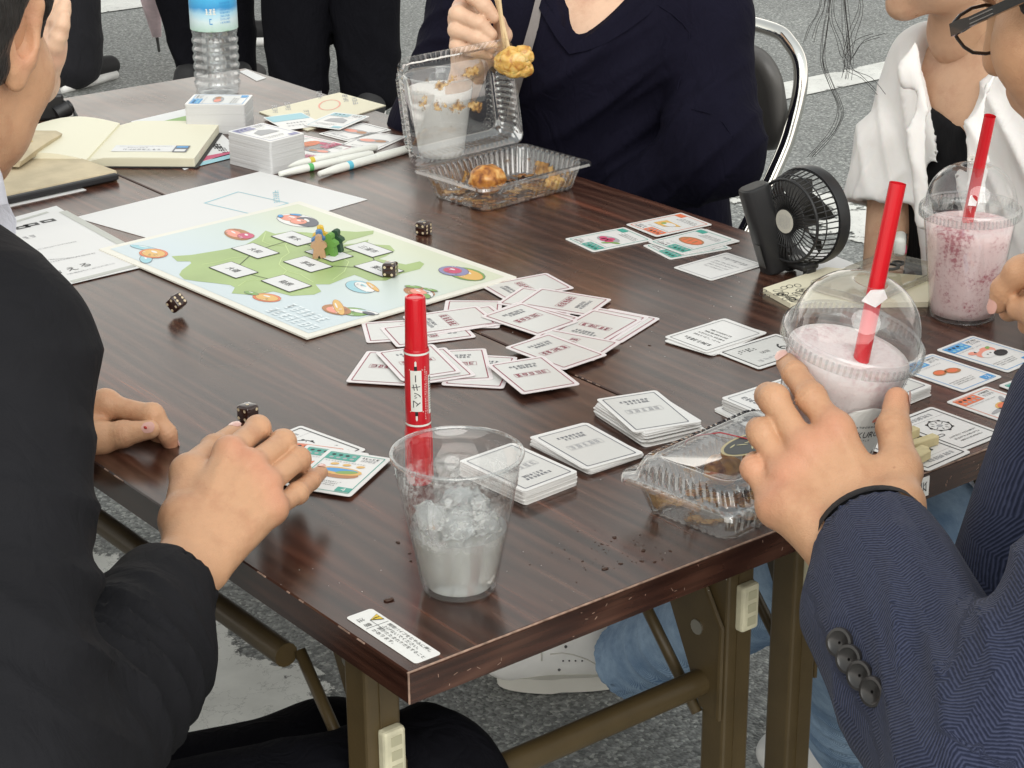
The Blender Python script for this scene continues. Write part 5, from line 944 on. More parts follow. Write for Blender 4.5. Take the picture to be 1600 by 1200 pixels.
def wnoise(v, sc, seed=0):            # smooth wandering field, cheap
    r = np.random.default_rng(seed); out = np.zeros(len(v))
    for i in range(6): k = r.normal(size=3); k *= sc * (1 + .7 * i / 3) / np.linalg.norm(k); out += np.sin(v @ k + r.uniform(0, 6.28)) / (1 + .5 * i)
    return out / 2.5
def folds(specs, base=.0015, bsc=25, seed=1):
    def fn(v, nn):
        d = base * wnoise(v, bsc, seed)
        for j, (c, rad, direc, wl, amp) in enumerate(specs):
            c = A3(c); dr = A3(Vector(direc).normalized()); q = v - c; w = np.exp(-(q * q).sum(1) / rad ** 2); ph = (q @ dr) * 2 * np.pi / wl + 1.6 * wnoise(v, 14, 10 + j)
            s = (1 - np.abs(np.sin(ph / 2))) ** 1.6; d = d + amp * w * (2.2 * s - .7)
        return d
    return fn
def near(pts, rad):
    P = np.array([A3(p) for p in pts])
    def fn(v): return np.clip(np.exp(-(((v[:, None] - P[None]) ** 2).sum(-1)) / rad ** 2).sum(1), 0, 1)
    return fn
# ---- materials for people
def skin_mat(name, col, red=(.62, .20, .14)):
    m = bpy.data.materials.new(name); m.use_nodes = True; n, l = nodes_of(m); b = n['Principled BSDF']; tc = n.new('ShaderNodeTexCoord')
    t = n.new('ShaderNodeTexNoise'); t.inputs['Scale'].default_value = 28; t.inputs['Detail'].default_value = 6; t.inputs['Roughness'].default_value = .65; l.new(tc.outputs['Object'], t.inputs[0])
    r = ramp(n, [(.3, (col[0] * .86, col[1] * .78, col[2] * .76)), (.5, col), (.72, (min(1, col[0] * 1.08), col[1] * 1.08, col[2] * 1.08))]); l.new(t.outputs[0], r.inputs[0])
    a = n.new('ShaderNodeAttribute'); a.attribute_name = 'blush'; mu = n.new('ShaderNodeMath'); mu.operation = 'MULTIPLY'; mu.inputs[1].default_value = .32; l.new(a.outputs['Fac'], mu.inputs[0])
    mx = n.new('ShaderNodeMix'); mx.data_type = 'RGBA'; l.new(mu.outputs[0], mx.inputs[0]); l.new(r.outputs[0], mx.inputs[6]); mx.inputs[7].default_value = (*red, 1)
    sp = n.new('ShaderNodeTexNoise'); sp.inputs['Scale'].default_value = 75; l.new(tc.outputs['Object'], sp.inputs[0]); rs = ramp(n, [(.74, (1, 1, 1)), (.80, (.45, .32, .28))]); l.new(sp.outputs[0], rs.inputs[0])
    m2 = n.new('ShaderNodeMix'); m2.data_type = 'RGBA'; m2.blend_type = 'MULTIPLY'; m2.inputs[0].default_value = .8; l.new(mx.outputs[2], m2.inputs[6]); l.new(rs.outputs[0], m2.inputs[7]); l.new(m2.outputs[2], b.inputs['Base Color'])
    v = n.new('ShaderNodeTexVoronoi'); v.inputs['Scale'].default_value = 750; l.new(tc.outputs['Object'], v.inputs['Vector']); t3 = n.new('ShaderNodeTexNoise'); t3.inputs['Scale'].default_value = 130; t3.inputs['Detail'].default_value = 5; l.new(tc.outputs['Object'], t3.inputs[0])
    ad = n.new('ShaderNodeMath'); ad.operation = 'MULTIPLY_ADD'; ad.inputs[1].default_value = .35; l.new(v.outputs['Distance'], ad.inputs[0]); l.new(t3.outputs[0], ad.inputs[2])
    bp = n.new('ShaderNodeBump'); bp.inputs['Strength'].default_value = .45; bp.inputs['Distance'].default_value = .0012; l.new(ad.outputs[0], bp.inputs['Height']); l.new(bp.outputs[0], b.inputs['Normal'])
    b.inputs['Roughness'].default_value = .48; b.inputs['Subsurface Weight'].default_value = .12; b.inputs['Subsurface Radius'].default_value = (1, .4, .25); b.inputs['Subsurface Scale'].default_value = .006; b.inputs['Specular IOR Level'].default_value = .4; return m
def cloth_mat(name, col, rough=.85, weave=900, bump=.25, sheen=.04, var=.10, trans=0, wrinkle=.30, spec=.12):
    m = bpy.data.materials.new(name); m.use_nodes = True; n, l = nodes_of(m); b = n['Principled BSDF']; tc = n.new('ShaderNodeTexCoord'); t = n.new('ShaderNodeTexNoise'); t.inputs['Scale'].default_value = weave; t.inputs['Detail'].default_value = 2; l.new(tc.outputs['Object'], t.inputs[0])
    t2 = n.new('ShaderNodeTexNoise'); t2.inputs['Scale'].default_value = 18; t2.inputs['Detail'].default_value = 5; l.new(tc.outputs['Object'], t2.inputs[0]); r = ramp(n, [(.3, tuple(c * (1 - var) for c in col)), (.7, tuple(min(1, c * (1 + var)) for c in col))]); l.new(t2.outputs[0], r.inputs[0]); l.new(r.outputs[0], b.inputs['Base Color'])
    bp = n.new('ShaderNodeBump'); bp.inputs['Strength'].default_value = bump; bp.inputs['Distance'].default_value = .0008; l.new(t.outputs[0], bp.inputs['Height'])
    mp = n.new('ShaderNodeMapping'); mp.inputs['Scale'].default_value = (1, 1, .45); mp.inputs['Rotation'].default_value = (.5, .4, .3); l.new(tc.outputs['Object'], mp.inputs[0]); t4 = n.new('ShaderNodeTexNoise'); t4.inputs['Scale'].default_value = 26; t4.inputs['Detail'].default_value = 4; t4.inputs['Roughness'].default_value = .45; t4.inputs['Distortion'].default_value = 1.2; l.new(mp.outputs[0], t4.inputs[0]); rg = n.new('ShaderNodeMath'); rg.operation = 'PINGPONG'; rg.inputs[1].default_value = .5; ml = n.new('ShaderNodeMath'); ml.operation = 'MULTIPLY'; ml.inputs[1].default_value = 2.2; l.new(t4.outputs[0], ml.inputs[0]); l.new(ml.outputs[0], rg.inputs[0])
    b2 = n.new('ShaderNodeBump'); b2.inputs['Strength'].default_value = wrinkle; b2.inputs['Distance'].default_value = .012; l.new(rg.outputs[0], b2.inputs['Height']); l.new(bp.outputs[0], b2.inputs['Normal']); l.new(b2.outputs[0], b.inputs['Normal']); b.inputs['Roughness'].default_value = rough; b.inputs['Sheen Weight'].default_value = sheen; b.inputs['Specular IOR Level'].default_value = spec
    if trans: b.inputs['Transmission Weight'].default_value = 0; b.inputs['Subsurface Weight'].default_value = trans; b.inputs['Subsurface Scale'].default_value = .02
    return m
def denim_mat(name, c0, c1):
    m = bpy.data.materials.new(name); m.use_nodes = True; n, l = nodes_of(m); b = n['Principled BSDF']; tc = n.new('ShaderNodeTexCoord'); w = n.new('ShaderNodeTexWave'); w.inputs['Scale'].default_value = 420; w.inputs['Distortion'].default_value = 2; w.bands_direction = 'DIAGONAL'; l.new(tc.outputs['Object'], w.inputs[0])
    t = n.new('ShaderNodeTexNoise'); t.inputs['Scale'].default_value = 14; t.inputs['Detail'].default_value = 7; t.inputs['Roughness'].default_value = .7; l.new(tc.outputs['Object'], t.inputs[0]); a = n.new('ShaderNodeMath'); a.operation = 'MULTIPLY_ADD'; a.inputs[1].default_value = .25; l.new(w.outputs[0], a.inputs[0]); l.new(t.outputs[0], a.inputs[2]); r = ramp(n, [(.42, c0), (.85, c1)]); l.new(a.outputs[0], r.inputs[0]); l.new(r.outputs[0], b.inputs['Base Color']); b.inputs['Roughness'].default_value = .85
    bp = n.new('ShaderNodeBump'); bp.inputs['Strength'].default_value = .3; bp.inputs['Distance'].default_value = .001; l.new(a.outputs[0], bp.inputs['Height']); l.new(bp.outputs[0], b.inputs['Normal']); return m
def herringbone_mat():
    m = bpy.data.materials.new('navy_herringbone'); m.use_nodes = True; n, l = nodes_of(m); b = n['Principled BSDF']; at_ = n.new('ShaderNodeAttribute'); at_.attribute_name = 'fab'; s = n.new('ShaderNodeSeparateXYZ'); l.new(at_.outputs['Vector'], s.inputs[0])
    tn = n.new('ShaderNodeTexNoise'); tn.inputs['Scale'].default_value = 320; l.new(at_.outputs['Vector'], tn.inputs[0])
    wn = n.new('ShaderNodeTexNoise'); wn.inputs['Scale'].default_value = 40; l.new(at_.outputs['Vector'], wn.inputs[0])
    def mth(op, a, b2=None, c=None):
        x = n.new('ShaderNodeMath'); x.operation = op
        for i, q in enumerate((a, b2, c)):
            if q is None: continue
            if isinstance(q, (int, float)): x.inputs[i].default_value = q
            else: l.new(q, x.inputs[i])
        return x.outputs[0]
    zig = mth('PINGPONG', mth('MULTIPLY_ADD', wn.outputs[0], .006, s.outputs['Y']), .0135); v = mth('ADD', s.outputs['X'], mth('MULTIPLY', zig, .75)); v = mth('MULTIPLY_ADD', tn.outputs[0], .0012, v); st = mth('PINGPONG', mth('MULTIPLY', v, 1 / .0014), 1.0)
    st = mth('MULTIPLY_ADD', tn.outputs[0], .7, mth('MULTIPLY', st, .8))
    r = ramp(n, [(.35, (.010, .013, .029)), (.75, (.020, .025, .052)), (1, (.043, .050, .090))]); l.new(st, r.inputs[0]); l.new(r.outputs[0], b.inputs['Base Color']); b.inputs['Roughness'].default_value = .9; b.inputs['Sheen Weight'].default_value = .06; b.inputs['Specular IOR Level'].default_value = .2
    bp = n.new('ShaderNodeBump'); bp.inputs['Strength'].default_value = .55; bp.inputs['Distance'].default_value = .0012; l.new(st, bp.inputs['Height']); l.new(bp.outputs[0], b.inputs['Normal']); return m
HAIR = bpy.data.materials.new('black_hair'); HAIR.use_nodes = True; n, l = nodes_of(HAIR); b = n['Principled BSDF']; b.inputs['Base Color'].default_value = (.012, .010, .009, 1); b.inputs['Roughness'].default_value = .42
tc = n.new('ShaderNodeTexCoord'); mp = n.new('ShaderNodeMapping'); mp.inputs['Scale'].default_value = (420, 420, 40); t = n.new('ShaderNodeTexNoise'); l.new(tc.outputs['Object'], mp.inputs[0]); l.new(mp.outputs[0], t.inputs[0]); t.inputs['Scale'].default_value = 1; bp = n.new('ShaderNodeBump'); bp.inputs['Strength'].default_value = .9; bp.inputs['Distance'].default_value = .003; l.new(t.outputs[0], bp.inputs['Height']); l.new(bp.outputs[0], b.inputs['Normal'])
NAIL = mat('fingernail', (.66, .38, .32), .22, coat=.3)
# ---- hands and heads
def hand(wrist, fore, fingers, thumb, pn, rw=.030, rf=.032, fr=(.0105, .0098, .0088, .0075), tr=(.0165, .0135, .0115, .0088), mr=.0125, squash=1.45, wspread=.016):
    """wrist, fore: points; fingers: 4 lists of (MCP, PIP, DIP, TIP); thumb: CMC, MCP, IP, TIP; pn: palm normal (towards the back of the hand)."""
    P = []; W = Vector(wrist); pn = Vector(pn).normalized(); across = (Vector(fingers[3][0]) - Vector(fingers[0][0])).normalized()
    P.append(cap(W, fore, rw, rf, n=pn, s=squash)); bl_ = []
    wp = [W + across * wspread * t + (sum((Vector(f[0]) for f in fingers), Vector()) / 4 - W).normalized() * .012 for t in (-1, -.33, .33, 1)]
    for i, f in enumerate(fingers):
        P.append(cap(wp[i], f[0], mr * 1.15, mr)); sc = (1, 1.03, .98, .86)[i]
        if i < 3: mid = (Vector(f[0]) + Vector(fingers[i + 1][0])) / 2; P.append(cap((wp[i] + wp[i + 1]) / 2, mid - (mid - W).normalized() * .006 - pn * .002, mr * 1.1, mr * .92))
        P.append(elp(Vector(f[0]) + pn * .0035, (.0105, .0105, .0105)))
        for j in range(3): P.append(cap(f[j], f[j + 1], fr[j] * sc * (1.04 if j else 1), fr[j + 1] * sc, g=i + 1))
        P.append(elp(f[1], (fr[1] * sc * 1.1,) * 3, g=i + 1)); bl_ += [Vector(f[0]) + pn * .010]
        P.append(cap(Vector(f[0]) + pn * (mr * .80), wp[i] + pn * (mr * .95), .0036, .0026, k=.005))
    for j in range(3): P.append(cap(thumb[j], thumb[j + 1], tr[j], tr[j + 1], g=0 if j == 0 else 6))
    P.append(elp(thumb[2], (tr[2] * 1.06,) * 3, g=6)); P.append(cap(thumb[0], W, tr[0], rw * .7)); P.append(cap(thumb[1], (Vector(fingers[0][0]) * .55 + W * .45), .010, .010)); P.append(cap(thumb[0], wp[1], tr[0], mr * 1.1))
    return P, bl_
def creases(hands):
    J = []
    for fs, th, pn in hands:
        for f in list(fs) + [[th[1], th[1], th[2], th[3]]]:
            for j in (1, 2):
                a, b2, c = Vector(f[j - 1]), Vector(f[j]), Vector(f[j + 1]); d = (c - b2).normalized() if (b2 - a).length < 1e-6 else ((b2 - a).normalized() + (c - b2).normalized()).normalized(); J.append((A3(b2), A3(d)))
    def fn(v, nn):
        out = .00015 * wnoise(v, 420, 3) + .00025 * wnoise(v, 150, 4)
        for c, d in J:
            q = v - c; r2 = (q * q).sum(1); m = r2 < .0006; t = q[m] @ d; out[m] -= .0014 * np.exp(-r2[m] / .000115) * np.exp(-(t / .0065) ** 2) * (.5 + .5 * np.cos(t * 2 * np.pi / .0042))
        return out
    return fn
def nail(parent, tip, prev, dors, r, L=.0115, w=.0092, m=None):
    tip, prev = Vector(tip), Vector(prev); d = (tip - prev).normalized(); dn = Vector(dors); dn = (dn - d * dn.dot(d)).normalized(); s = d.cross(dn); mb = MB(); rings = []
    c = tip + d * r * .15
    for k in range(7):
        u = -1 + 2 * k / 6; ww = w / 2 * math.sqrt(max(.08, 1 - abs(u) ** 3.2)); rings.append([c + d * (u * L / 2) + s * (ww * t) + dn * (r * math.sqrt(max(.05, 1 - (ww * t / r) ** 2)) * (1.0 - .10 * max(0, u) ** 2) + .0003) for t in (-1, -.6, -.2, .2, .6, 1)])
    mb.loft(rings, close=False); return mb.build('fingernail', m or NAIL, parent, smooth=True)
def head_prims(HC, f, up, neck, scale=1.0, neck_r=.052, female=False):
    HC, f, up = Vector(HC), Vector(f).normalized(), Vector(up).normalized(); lf = up.cross(f).normalized(); up = f.cross(lf).normalized(); s = scale
    def p(a, b, c): return HC + (f * a + lf * b + up * c) * s
    ax = (f, lf, up); e = lambda c, r, **k: elp(c, tuple(x * s for x in r), ax, **k); P = [e(p(-.012, 0, .025), (.096, .076, .094)), e(p(.032, 0, -.030), (.062, .061, .085)), e(p(.030, 0, -.073), (.056, .050 if female else .054, .042)), e(p(.074, 0, -.104), (.021, .022, .019)), e(p(.055, .038, -.035), (.028,) * 3), e(p(.055, -.038, -.035), (.028,) * 3),
        cap(p(.092, 0, .012), p(.110, 0, -.034), .008 * s, .012 * s), cap(p(.080, .03, .022), p(.080, -.03, .022), .015 * s), cap(p(.089, .014, -.062), p(.089, -.014, -.062), .0085 * s), cap(p(-.022, 0, -.06), neck, neck_r * s, (neck_r + .008) * s), elp(p(.078, .031, .0), (.013 * s,) * 3, op='-', k=.012), elp(p(.078, -.031, .0), (.013 * s,) * 3, op='-', k=.012)]
    return P, p, (f, lf, up)
def ear_prims(p, ax, side, s=1.0):
    f, lf, up = ax; o = lf * side; P = []; of = (o - f * .45).normalized(); bk = (-f - o * .45).normalized()     # the ear stands off the head, opening forward
    def q(b, c, out=0): return p(.006, side * .070, -.006) + (bk * (b - c * .18) + up * c + of * out * 1.0) * s
    hel = [(.002, .012), (.002, .024), (.010, .033), (.020, .034), (.029, .026), (.033, .012), (.031, -.003), (.025, -.015), (.017, -.024)]
    for (b0, c0), (b1, c1) in zip(hel, hel[1:]): P.append(cap(q(b0, c0, .007), q(b1, c1, .007), .0036, .0036))
    P.append(elp(q(.015, .004, .001), (.019, .0055, .033), (bk, of, up))); P.append(elp(q(.009, -.028, .004), (.0095, .0058, .012), (bk, of, up))); P.append(cap(q(.002, -.015, 0), q(.004, .020, 0), .010, .010))
    P.append(cap(q(.021, .016, .0065), q(.021, -.008, .0065), .0042, .0040)); P.append(cap(q(.021, .016, .0065), q(.012, .024, .006), .0038, .003)); P.append(cap(q(.021, -.008, .0065), q(.013, -.018, .006), .0040, .004)); P.append(elp(q(.003, -.004, .007), (.005, .005, .008), (bk, of, up)))
    P.append(elp(q(.0115, -.002, .011), (.0085, .0085, .0125), (bk, of, up), op='-', k=.005))
    return P
# ================================================================== PEOPLE
from mathutils.bvhtree import BVHTree
def bvh_of(*objs):
    vs, ps = [], []
    for o in objs: k = len(vs); vs += [o.matrix_world @ v.co for v in o.data.vertices]; ps += [[i + k for i in p.vertices] for p in o.data.polygons]
    return BVHTree.FromPolygons(vs, ps)
def hit(bv, px, py):
    r = bv.ray_cast(CAM, ray(px, py)); return (r[0], r[1]) if r[0] is not None else (None, None)
def back_normal(fingers, wrist):
    ac = Vector(fingers[3][0]) - Vector(fingers[0][0]); d = Vector(fingers[1][0]) - Vector(wrist); n_ = ac.cross(d).normalized(); return n_ if n_.dot(CAM - Vector(wrist)) > 0 else -n_
def KJ5(rows): return [[K(a, b, c * 1.05) for a, b, c in r_] for r_ in rows]
def KJ(rows): return [[K(*j) for j in r] for r in rows]
SK1 = skin_mat('skin_warm', (.565, .320, .185)); SK2 = skin_mat('skin_tan', (.535, .300, .172)); SK3 = skin_mat('skin_light', (.64, .42, .29)); SK4 = skin_mat('skin_mid', (.53, .325, .21))
SUIT = cloth_mat('black_suit', (.0125, .0125, .0145), .8, 1100, .25, .0, wrinkle=.22, spec=.10); TROU = cloth_mat('black_trousers', (.005, .005, .007), .85, 1100, .2, .0, spec=.06); NAVY = cloth_mat('navy_knit', (.0078, .0072, .0155), .85, 1300, .2, .0, spec=.06); SHIRTW = cloth_mat('white_linen', (.72, .70, .68), .8, 700, .15, .0, .04, .08, wrinkle=.10); CAMI = cloth_mat('black_camisole', (.008, .008, .009), .8)
HERR = herringbone_mat(); DENIM = denim_mat('blue_denim', (.085, .16, .28), (.34, .47, .62)); SNEAK = mat('sneaker_white', (.74, .74, .72), .5, var=.06, vscale=30); SOLE = mat('sneaker_sole', (.58, .57, .52), .6)
UP = V(0, 0, 1)
def gen_hand(W, d, n_, side):
    d = Vector(d).normalized(); n_ = (Vector(n_) - d * d.dot(Vector(n_))).normalized(); a = d.cross(n_) * side; W = Vector(W); F = []
    for i in range(4):
        L = (.088, .092, .088, .080)[i]; m = W + d * L + a * (-.027 + .018 * i); p_ = m + d * .036 - n_ * .014; q_ = p_ + d * .016 - n_ * .018; F.append([m, p_, q_, q_ + d * .004 - n_ * .018])
    t = [W + d * .025 - a * .026, W + d * .058 - a * .040 - n_ * .012, W + d * .088 - a * .040 - n_ * .022, W + d * .110 - a * .034 - n_ * .028]
    return hand(W, W - d * .05, F, t, n_, .025, .026, (.0092, .0086, .0078, .0068))[0]
# ------------------------------------------------------------------ player in the black suit
f1 = V(math.cos(R(40)), math.sin(R(40)), -.22).normalized(); lf1 = UP.cross(f1).normalized(); u1 = f1.cross(lf1); E1 = K(46, 62, 1.50); HC1 = E1 + f1 * .008 + lf1 * .078 + u1 * .008
neck1 = V(-.225, .345, 1.0); HP, p1, ax1 = head_prims(HC1, f1, u1, neck1, 1.0, .054); 
fB = KJ([[(357, 708, 1.655), (403, 669, 1.700), (411, 684, 1.735), (406, 700, 1.757)], [(390, 730, 1.650), (443, 691, 1.695), (449, 707, 1.730), (442, 723, 1.752)], [(414, 760, 1.645), (466, 717, 1.690), (469, 733, 1.720), (462, 747, 1.742)], [(424, 797, 1.640), (464, 771, 1.675), (486, 751, 1.700), (501, 738, 1.722)]])
tB = [K(286, 812, 1.615), K(294, 738, 1.655), K(336, 702, 1.700), K(366, 677, 1.730)]; wB = K(298, 882, 1.585); hB, blB = hand(wB, K(215, 975, 1.51), fB, tB, back_normal(fB, wB), .0285, .0325, (.0102, .0096, .0088, .0074), mr=.0116)
fC = KJ([[(165, 633, 1.895), (238, 648, 1.872), (261, 678, 1.872), (267, 694, 1.877)], [(158, 651, 1.92), (243, 667, 1.897), (261, 700, 1.892), (264, 717, 1.894)], [(150, 668, 1.94), (245, 672, 1.920), (274, 688, 1.915), (284, 695, 1.915)], [(146, 688, 1.95), (222, 688, 1.94), (243, 698, 1.93), (252, 704, 1.93)]])
tC = [K(128, 692, 1.89), K(158, 684, 1.875), K(192, 678, 1.865), K(235, 671, 1.855)]; wC = K(108, 692, 1.91); hC, blC = hand(wC, K(40, 760, 1.90), fC, tC, V(0, 0, 1), .030, .032)
TOR1 = [cap((-.22, .27, .90), (-.37, .30, .55), .060, .08), cap((-.22, .43, .90), (-.37, .40, .55), .060, .08), cap(neck1, (-.23, .35, .90), .054, .06)]
isl = [surface(HP, .0042, .020), surface(ear_prims(p1, ax1, -1), .0016, .008), surface(ear_prims(p1, ax1, 1), .003, .005), surface(hB, .0013, .010, .008), surface(hC, .0018, .010, .008), surface(TOR1, .012, .03)]
ME1 = organic('person', isl, SK1, None, creases([(fB, tB, 0), (fC, tC, 0)]), {'blush': near(blB + [p1(-.012, -.08, -.02), p1(-.012, -.08, .01)] + fC[0][3:] + fC[1][3:], .013)}, 1)
tag(ME1, 'person in a black suit reaching over the cards with fingers curled', 'person')
nail(ME1, tC[3], tC[2], CAM - tC[3] + V(0, 0, .6), .0092, .0125, .0105); mbn = MB(); q = tC[3] * .82 + tC[2] * .18 + (CAM - tC[3] + V(0, 0, .6)).normalized() * .0098; mbn.ball(q, .0022, sc=(.6, 1.3, .6), n=8, m=6); mbn.build('nail_mark', mat('red_mark', (.40, .03, .02), .4), ME1, smooth=True)
nail(ME1, fC[0][3], fC[0][2], V(.8, -.4, .3), .0076, .010, .008); nail(ME1, fC[1][3], fC[1][2], V(.75, -.45, .3), .0078, .010, .008); nail(ME1, fC[2][3], fC[2][2], V(.3, .2, 1), .0074, .009, .008); nail(ME1, tB[3], tB[2], V(-.2, -.2, 1), .0090, .012, .010); nail(ME1, fB[3][3], fB[3][2], V(.3, .2, .9), .0066, .009, .0075)
S1 = K(2, 548, 1.42); EL1 = K(12, 1235, 1.30); CU1 = K(263, 921, 1.545); SL1 = V(-.22, .53, .95); EL1b = V(-.16, .62, .73)
JK1 = [cap(S1, EL1, .060, .061), cap(EL1, CU1 + (CU1 - EL1).normalized() * .02, .060, .0385, cl=(CU1, CU1 - EL1)), cap(K(90, 1215, 1.35), K(262, 1040, 1.50), .052, .036, cl=(CU1, CU1 - EL1)), cap(S1, V(-.225, .345, 1.01), .058, .045), cap(SL1, V(-.225, .345, 1.01), .058, .045), cap(SL1, EL1b, .062, .056), cap(EL1b, K(96, 700, 1.905), .054, .040), cap((-.255, .35, .99), (-.30, .35, .90), .062, .09), cap((-.225, .26, .92), (-.37, .28, .52), .105, .125), cap((-.225, .44, .92), (-.37, .42, .52), .105, .125), cap((-.37, .28, .50), (-.30, .25, .46), .12, .10),
    cap(CU1 - (CU1 - EL1).normalized() * .012, CU1 + (CU1 - EL1).normalized() * .06, .0335, .0335, op='-', k=.002), cap(V(-.17, .36, 1.03), V(-.09, .38, 1.12), .045, .09, op='-', k=.01)]
cro = K(150, 1010, 1.40); J1 = organic('suit_jacket', [surface(JK1, .0048, .030, clips=[(CU1, CU1 - EL1)] if False else ())], SUIT, ME1, folds([(cro, .06, K(200, 930, 1.45) - K(90, 1130, 1.38), .034, .0062), (K(200, 1050, 1.42), .07, K(260, 1000, 1.45) - K(120, 1150, 1.38), .038, .0055), (K(60, 880, 1.36), .09, K(60, 980, 1.36) - K(100, 780, 1.36), .05, .0035), (K(40, 1080, 1.33), .07, K(0, 1180, 1.33) - K(120, 1000, 1.33), .040, .0065), (S1, .08, V(.2, .2, 1), .06, .003)], .002, 28, 4), relax=3)
mb = MB(); ax_ = (CU1 - EL1).normalized(); b1 = bvh_of(J1)
# shirt collar, trousers, shoes, hair
mb = MB(); nb_ = V(-.200, .355, 1.035); rr = .062
for k in range(0): pass
ring0 = []; ring1 = []; ring2 = []
for k in range(29):
    a = R(-150 + 300 * k / 28); d_ = V(math.cos(a), math.sin(a), 0); ring0.append(nb_ + d_ * (rr + .003) + V(0, 0, .035)); ring1.append(nb_ + d_ * (rr + .010) + V(0, 0, .033)); ring2.append(nb_ + d_ * (rr + .016) + V(0, 0, -.012 - .02 * max(0, math.cos(a)) ** 2))
mb.loft([ring0, ring1, ring2], close=False); mb.build('shirt_collar', cloth_mat('white_shirt', (.66, .68, .76), .8), ME1, smooth=True)
co = MB(); cpt = [K(-30, 300, 1.62), K(8, 306, 1.62), K(26, 345, 1.62), K(24, 372, 1.62), K(12, 388, 1.62), K(-40, 380, 1.62)]; off = ray(0, 340) * .012; co.loft([[x for x in cpt], [x + off for x in cpt]], cap0=True, cap1=True); co.build('collar_leaf', MATS.get('x') or bpy.data.materials['white_shirt'], ME1)
KN1 = G1 = at(668, 1215, -.20); KN1 = V(KN1.x, KN1.y, .49); KN2 = V(KN1.x + .0, KN1.y + .15, .43)
TR1 = [cap((-.36, .27, .47), KN1, .090, .064), cap((-.36, .40, .43), KN2, .085, .060), cap(KN1, (KN1.x + .0, KN1.y + .02, .08), .064, .055), cap(KN2, (KN2.x - .02, KN2.y + .05, .08), .064, .055), cap((-.38, .28, .48), (-.38, .42, .48), .11)]
organic('trousers', [surface(TR1, .009, .03)], TROU, ME1, folds([(KN1, .12, V(1, .3, .4), .05, .003)], .002, 22, 3))
for kx, ky in ((KN1.x + .02, KN1.y + .02), (KN2.x, KN2.y + .05)): organic('shoe', [surface([cap((kx - .02, ky, .045), (kx + .14, ky, .035), .042, .036, n=UP, s=1.25), cap((kx - .02, ky, .05), (kx - .02, ky, .10), .04, .045)], .008, .02)], mat('black_leather', (.012, .012, .012), .35), ME1)
def hair_cap(HC, ax, p, scale, front, low, parent, grow=.010, extra=(), res=.0045, name='hair'):
    f, lf, up = ax; pr_ = [elp(p(-.004, sd * .090, -.012), (.026, .030, .040), ax, op='-', k=.008) for sd in (1, -1)] + [elp(p(-.016, 0, .028), ((.096 + grow) * scale, (.077 + grow) * scale, (.094 + grow) * scale), ax)] + list(extra)
    v, fc = surface(pr_, res, .02, clips=[(p(front, 0, .03), f * 1.0 - up * .55), (p(-.02, 0, low), -up * 1.0 + f * .55)]); return organic(name, [(v, fc)], HAIR, parent, lambda v, nn: .0035 * wnoise(v, 90, 5) + .002 * wnoise(v, 240, 6))
hair_cap(HC1, ax1, p1, 1.0, .045, -.045, ME1, .009, [cap(p1(.01, -.074, .04), p1(.012, -.076, .0), .007, .004), cap(p1(-.05, 0, -.03), p1(-.06, 0, -.06), .06, .05)])
# ------------------------------------------------------------------ person in the herringbone jacket
f2 = V(-.12, .99, -.42).normalized(); lf2 = UP.cross(f2).normalized(); u2 = f2.cross(lf2); HC2 = K(1592, 88, 1.45) - (f2 * .055 + lf2 * .058 - u2 * .035); neck2 = HC2 + V(.02, -.08, -.16); HP2, p2, ax2 = head_prims(HC2, f2, u2, neck2, 1.0, .054)
fA = KJ([[(1305, 674, 1.432), (1268, 622, 1.447), (1242, 584, 1.470), (1229, 567, 1.487)], [(1260, 707, 1.425), (1209, 624, 1.447), (1200, 618, 1.474), (1218, 622, 1.492)], [(1230, 750, 1.420), (1191, 676, 1.440), (1186, 672, 1.466), (1206, 676, 1.484)], [(1213, 794, 1.415), (1178, 732, 1.432), (1180, 724, 1.454), (1198, 724, 1.470)]])
tA = [K(1402, 792, 1.400), K(1406, 735, 1.424), K(1396, 668, 1.448), K(1401, 624, 1.462)]; wA = K(1352, 838, 1.402); hA, blA = hand(wA, K(1415, 945, 1.345), fA, tA, back_normal(fA, wA), .0345, .036, (.0104, .0099, .0090, .0078), (.0160, .0138, .0112, .0090), .0132, 1.35, .019)
hA.append(cap(K(1240, 790, 1.405), K(1300, 850, 1.395), .016, .022))
fE = KJ([[(1650, 395, 1.42), (1594, 424, 1.44), (1568, 452, 1.45), (1561, 474, 1.455)], [(1655, 430, 1.45), (1612, 462, 1.46), (1590, 478, 1.465), (1577, 486, 1.468)], [(1665, 455, 1.47), (1630, 485, 1.475), (1612, 500, 1.475), (1606, 508, 1.475)], [(1680, 480, 1.48), (1650, 500, 1.485), (1636, 510, 1.485), (1630, 516, 1.485)]])
tE = [K(1700, 470, 1.40), K(1660, 484, 1.42), K(1622, 486, 1.435), K(1592, 482, 1.445)]; wE = K(1730, 430, 1.43); hE, blE = hand(wE, K(1830, 520, 1.40), fE, tE, V(0, 0, 1), .030, .032)
TOR2 = [cap((.53, -.42, .88), (.53, -.48, .52), .060, .08), cap((.63, -.42, .88), (.63, -.48, .52), .060, .08), cap(neck2, (.57, -.40, .92), .054, .055)]
ME2 = organic('person', [surface(HP2, .0042, .020), surface(ear_prims(p2, ax2, 1), .002, .005), surface(hA, .0013, .010, .008), surface(hE, .0022, .011, .008), surface(TOR2, .012, .03)], SK2, None, creases([(fA, tA, 0), (fE, tE, 0)]), {'blush': near(blA + [fA[3][1], tA[3]], .014)}, 1)
tag(ME2, 'person in a navy herringbone jacket and glasses holding the smoothie', 'person')
nail(ME2, fA[0][3], fA[0][2], V(-.6, -.35, .5), .0086, .012, .010); nail(ME2, tA[3], tA[2], rgt * 1.0 + V(0, 0, .15), .0098, .013, .011); nail(ME2, fE[0][3], fE[0][2], V(-.5, .1, -.2), .0078)
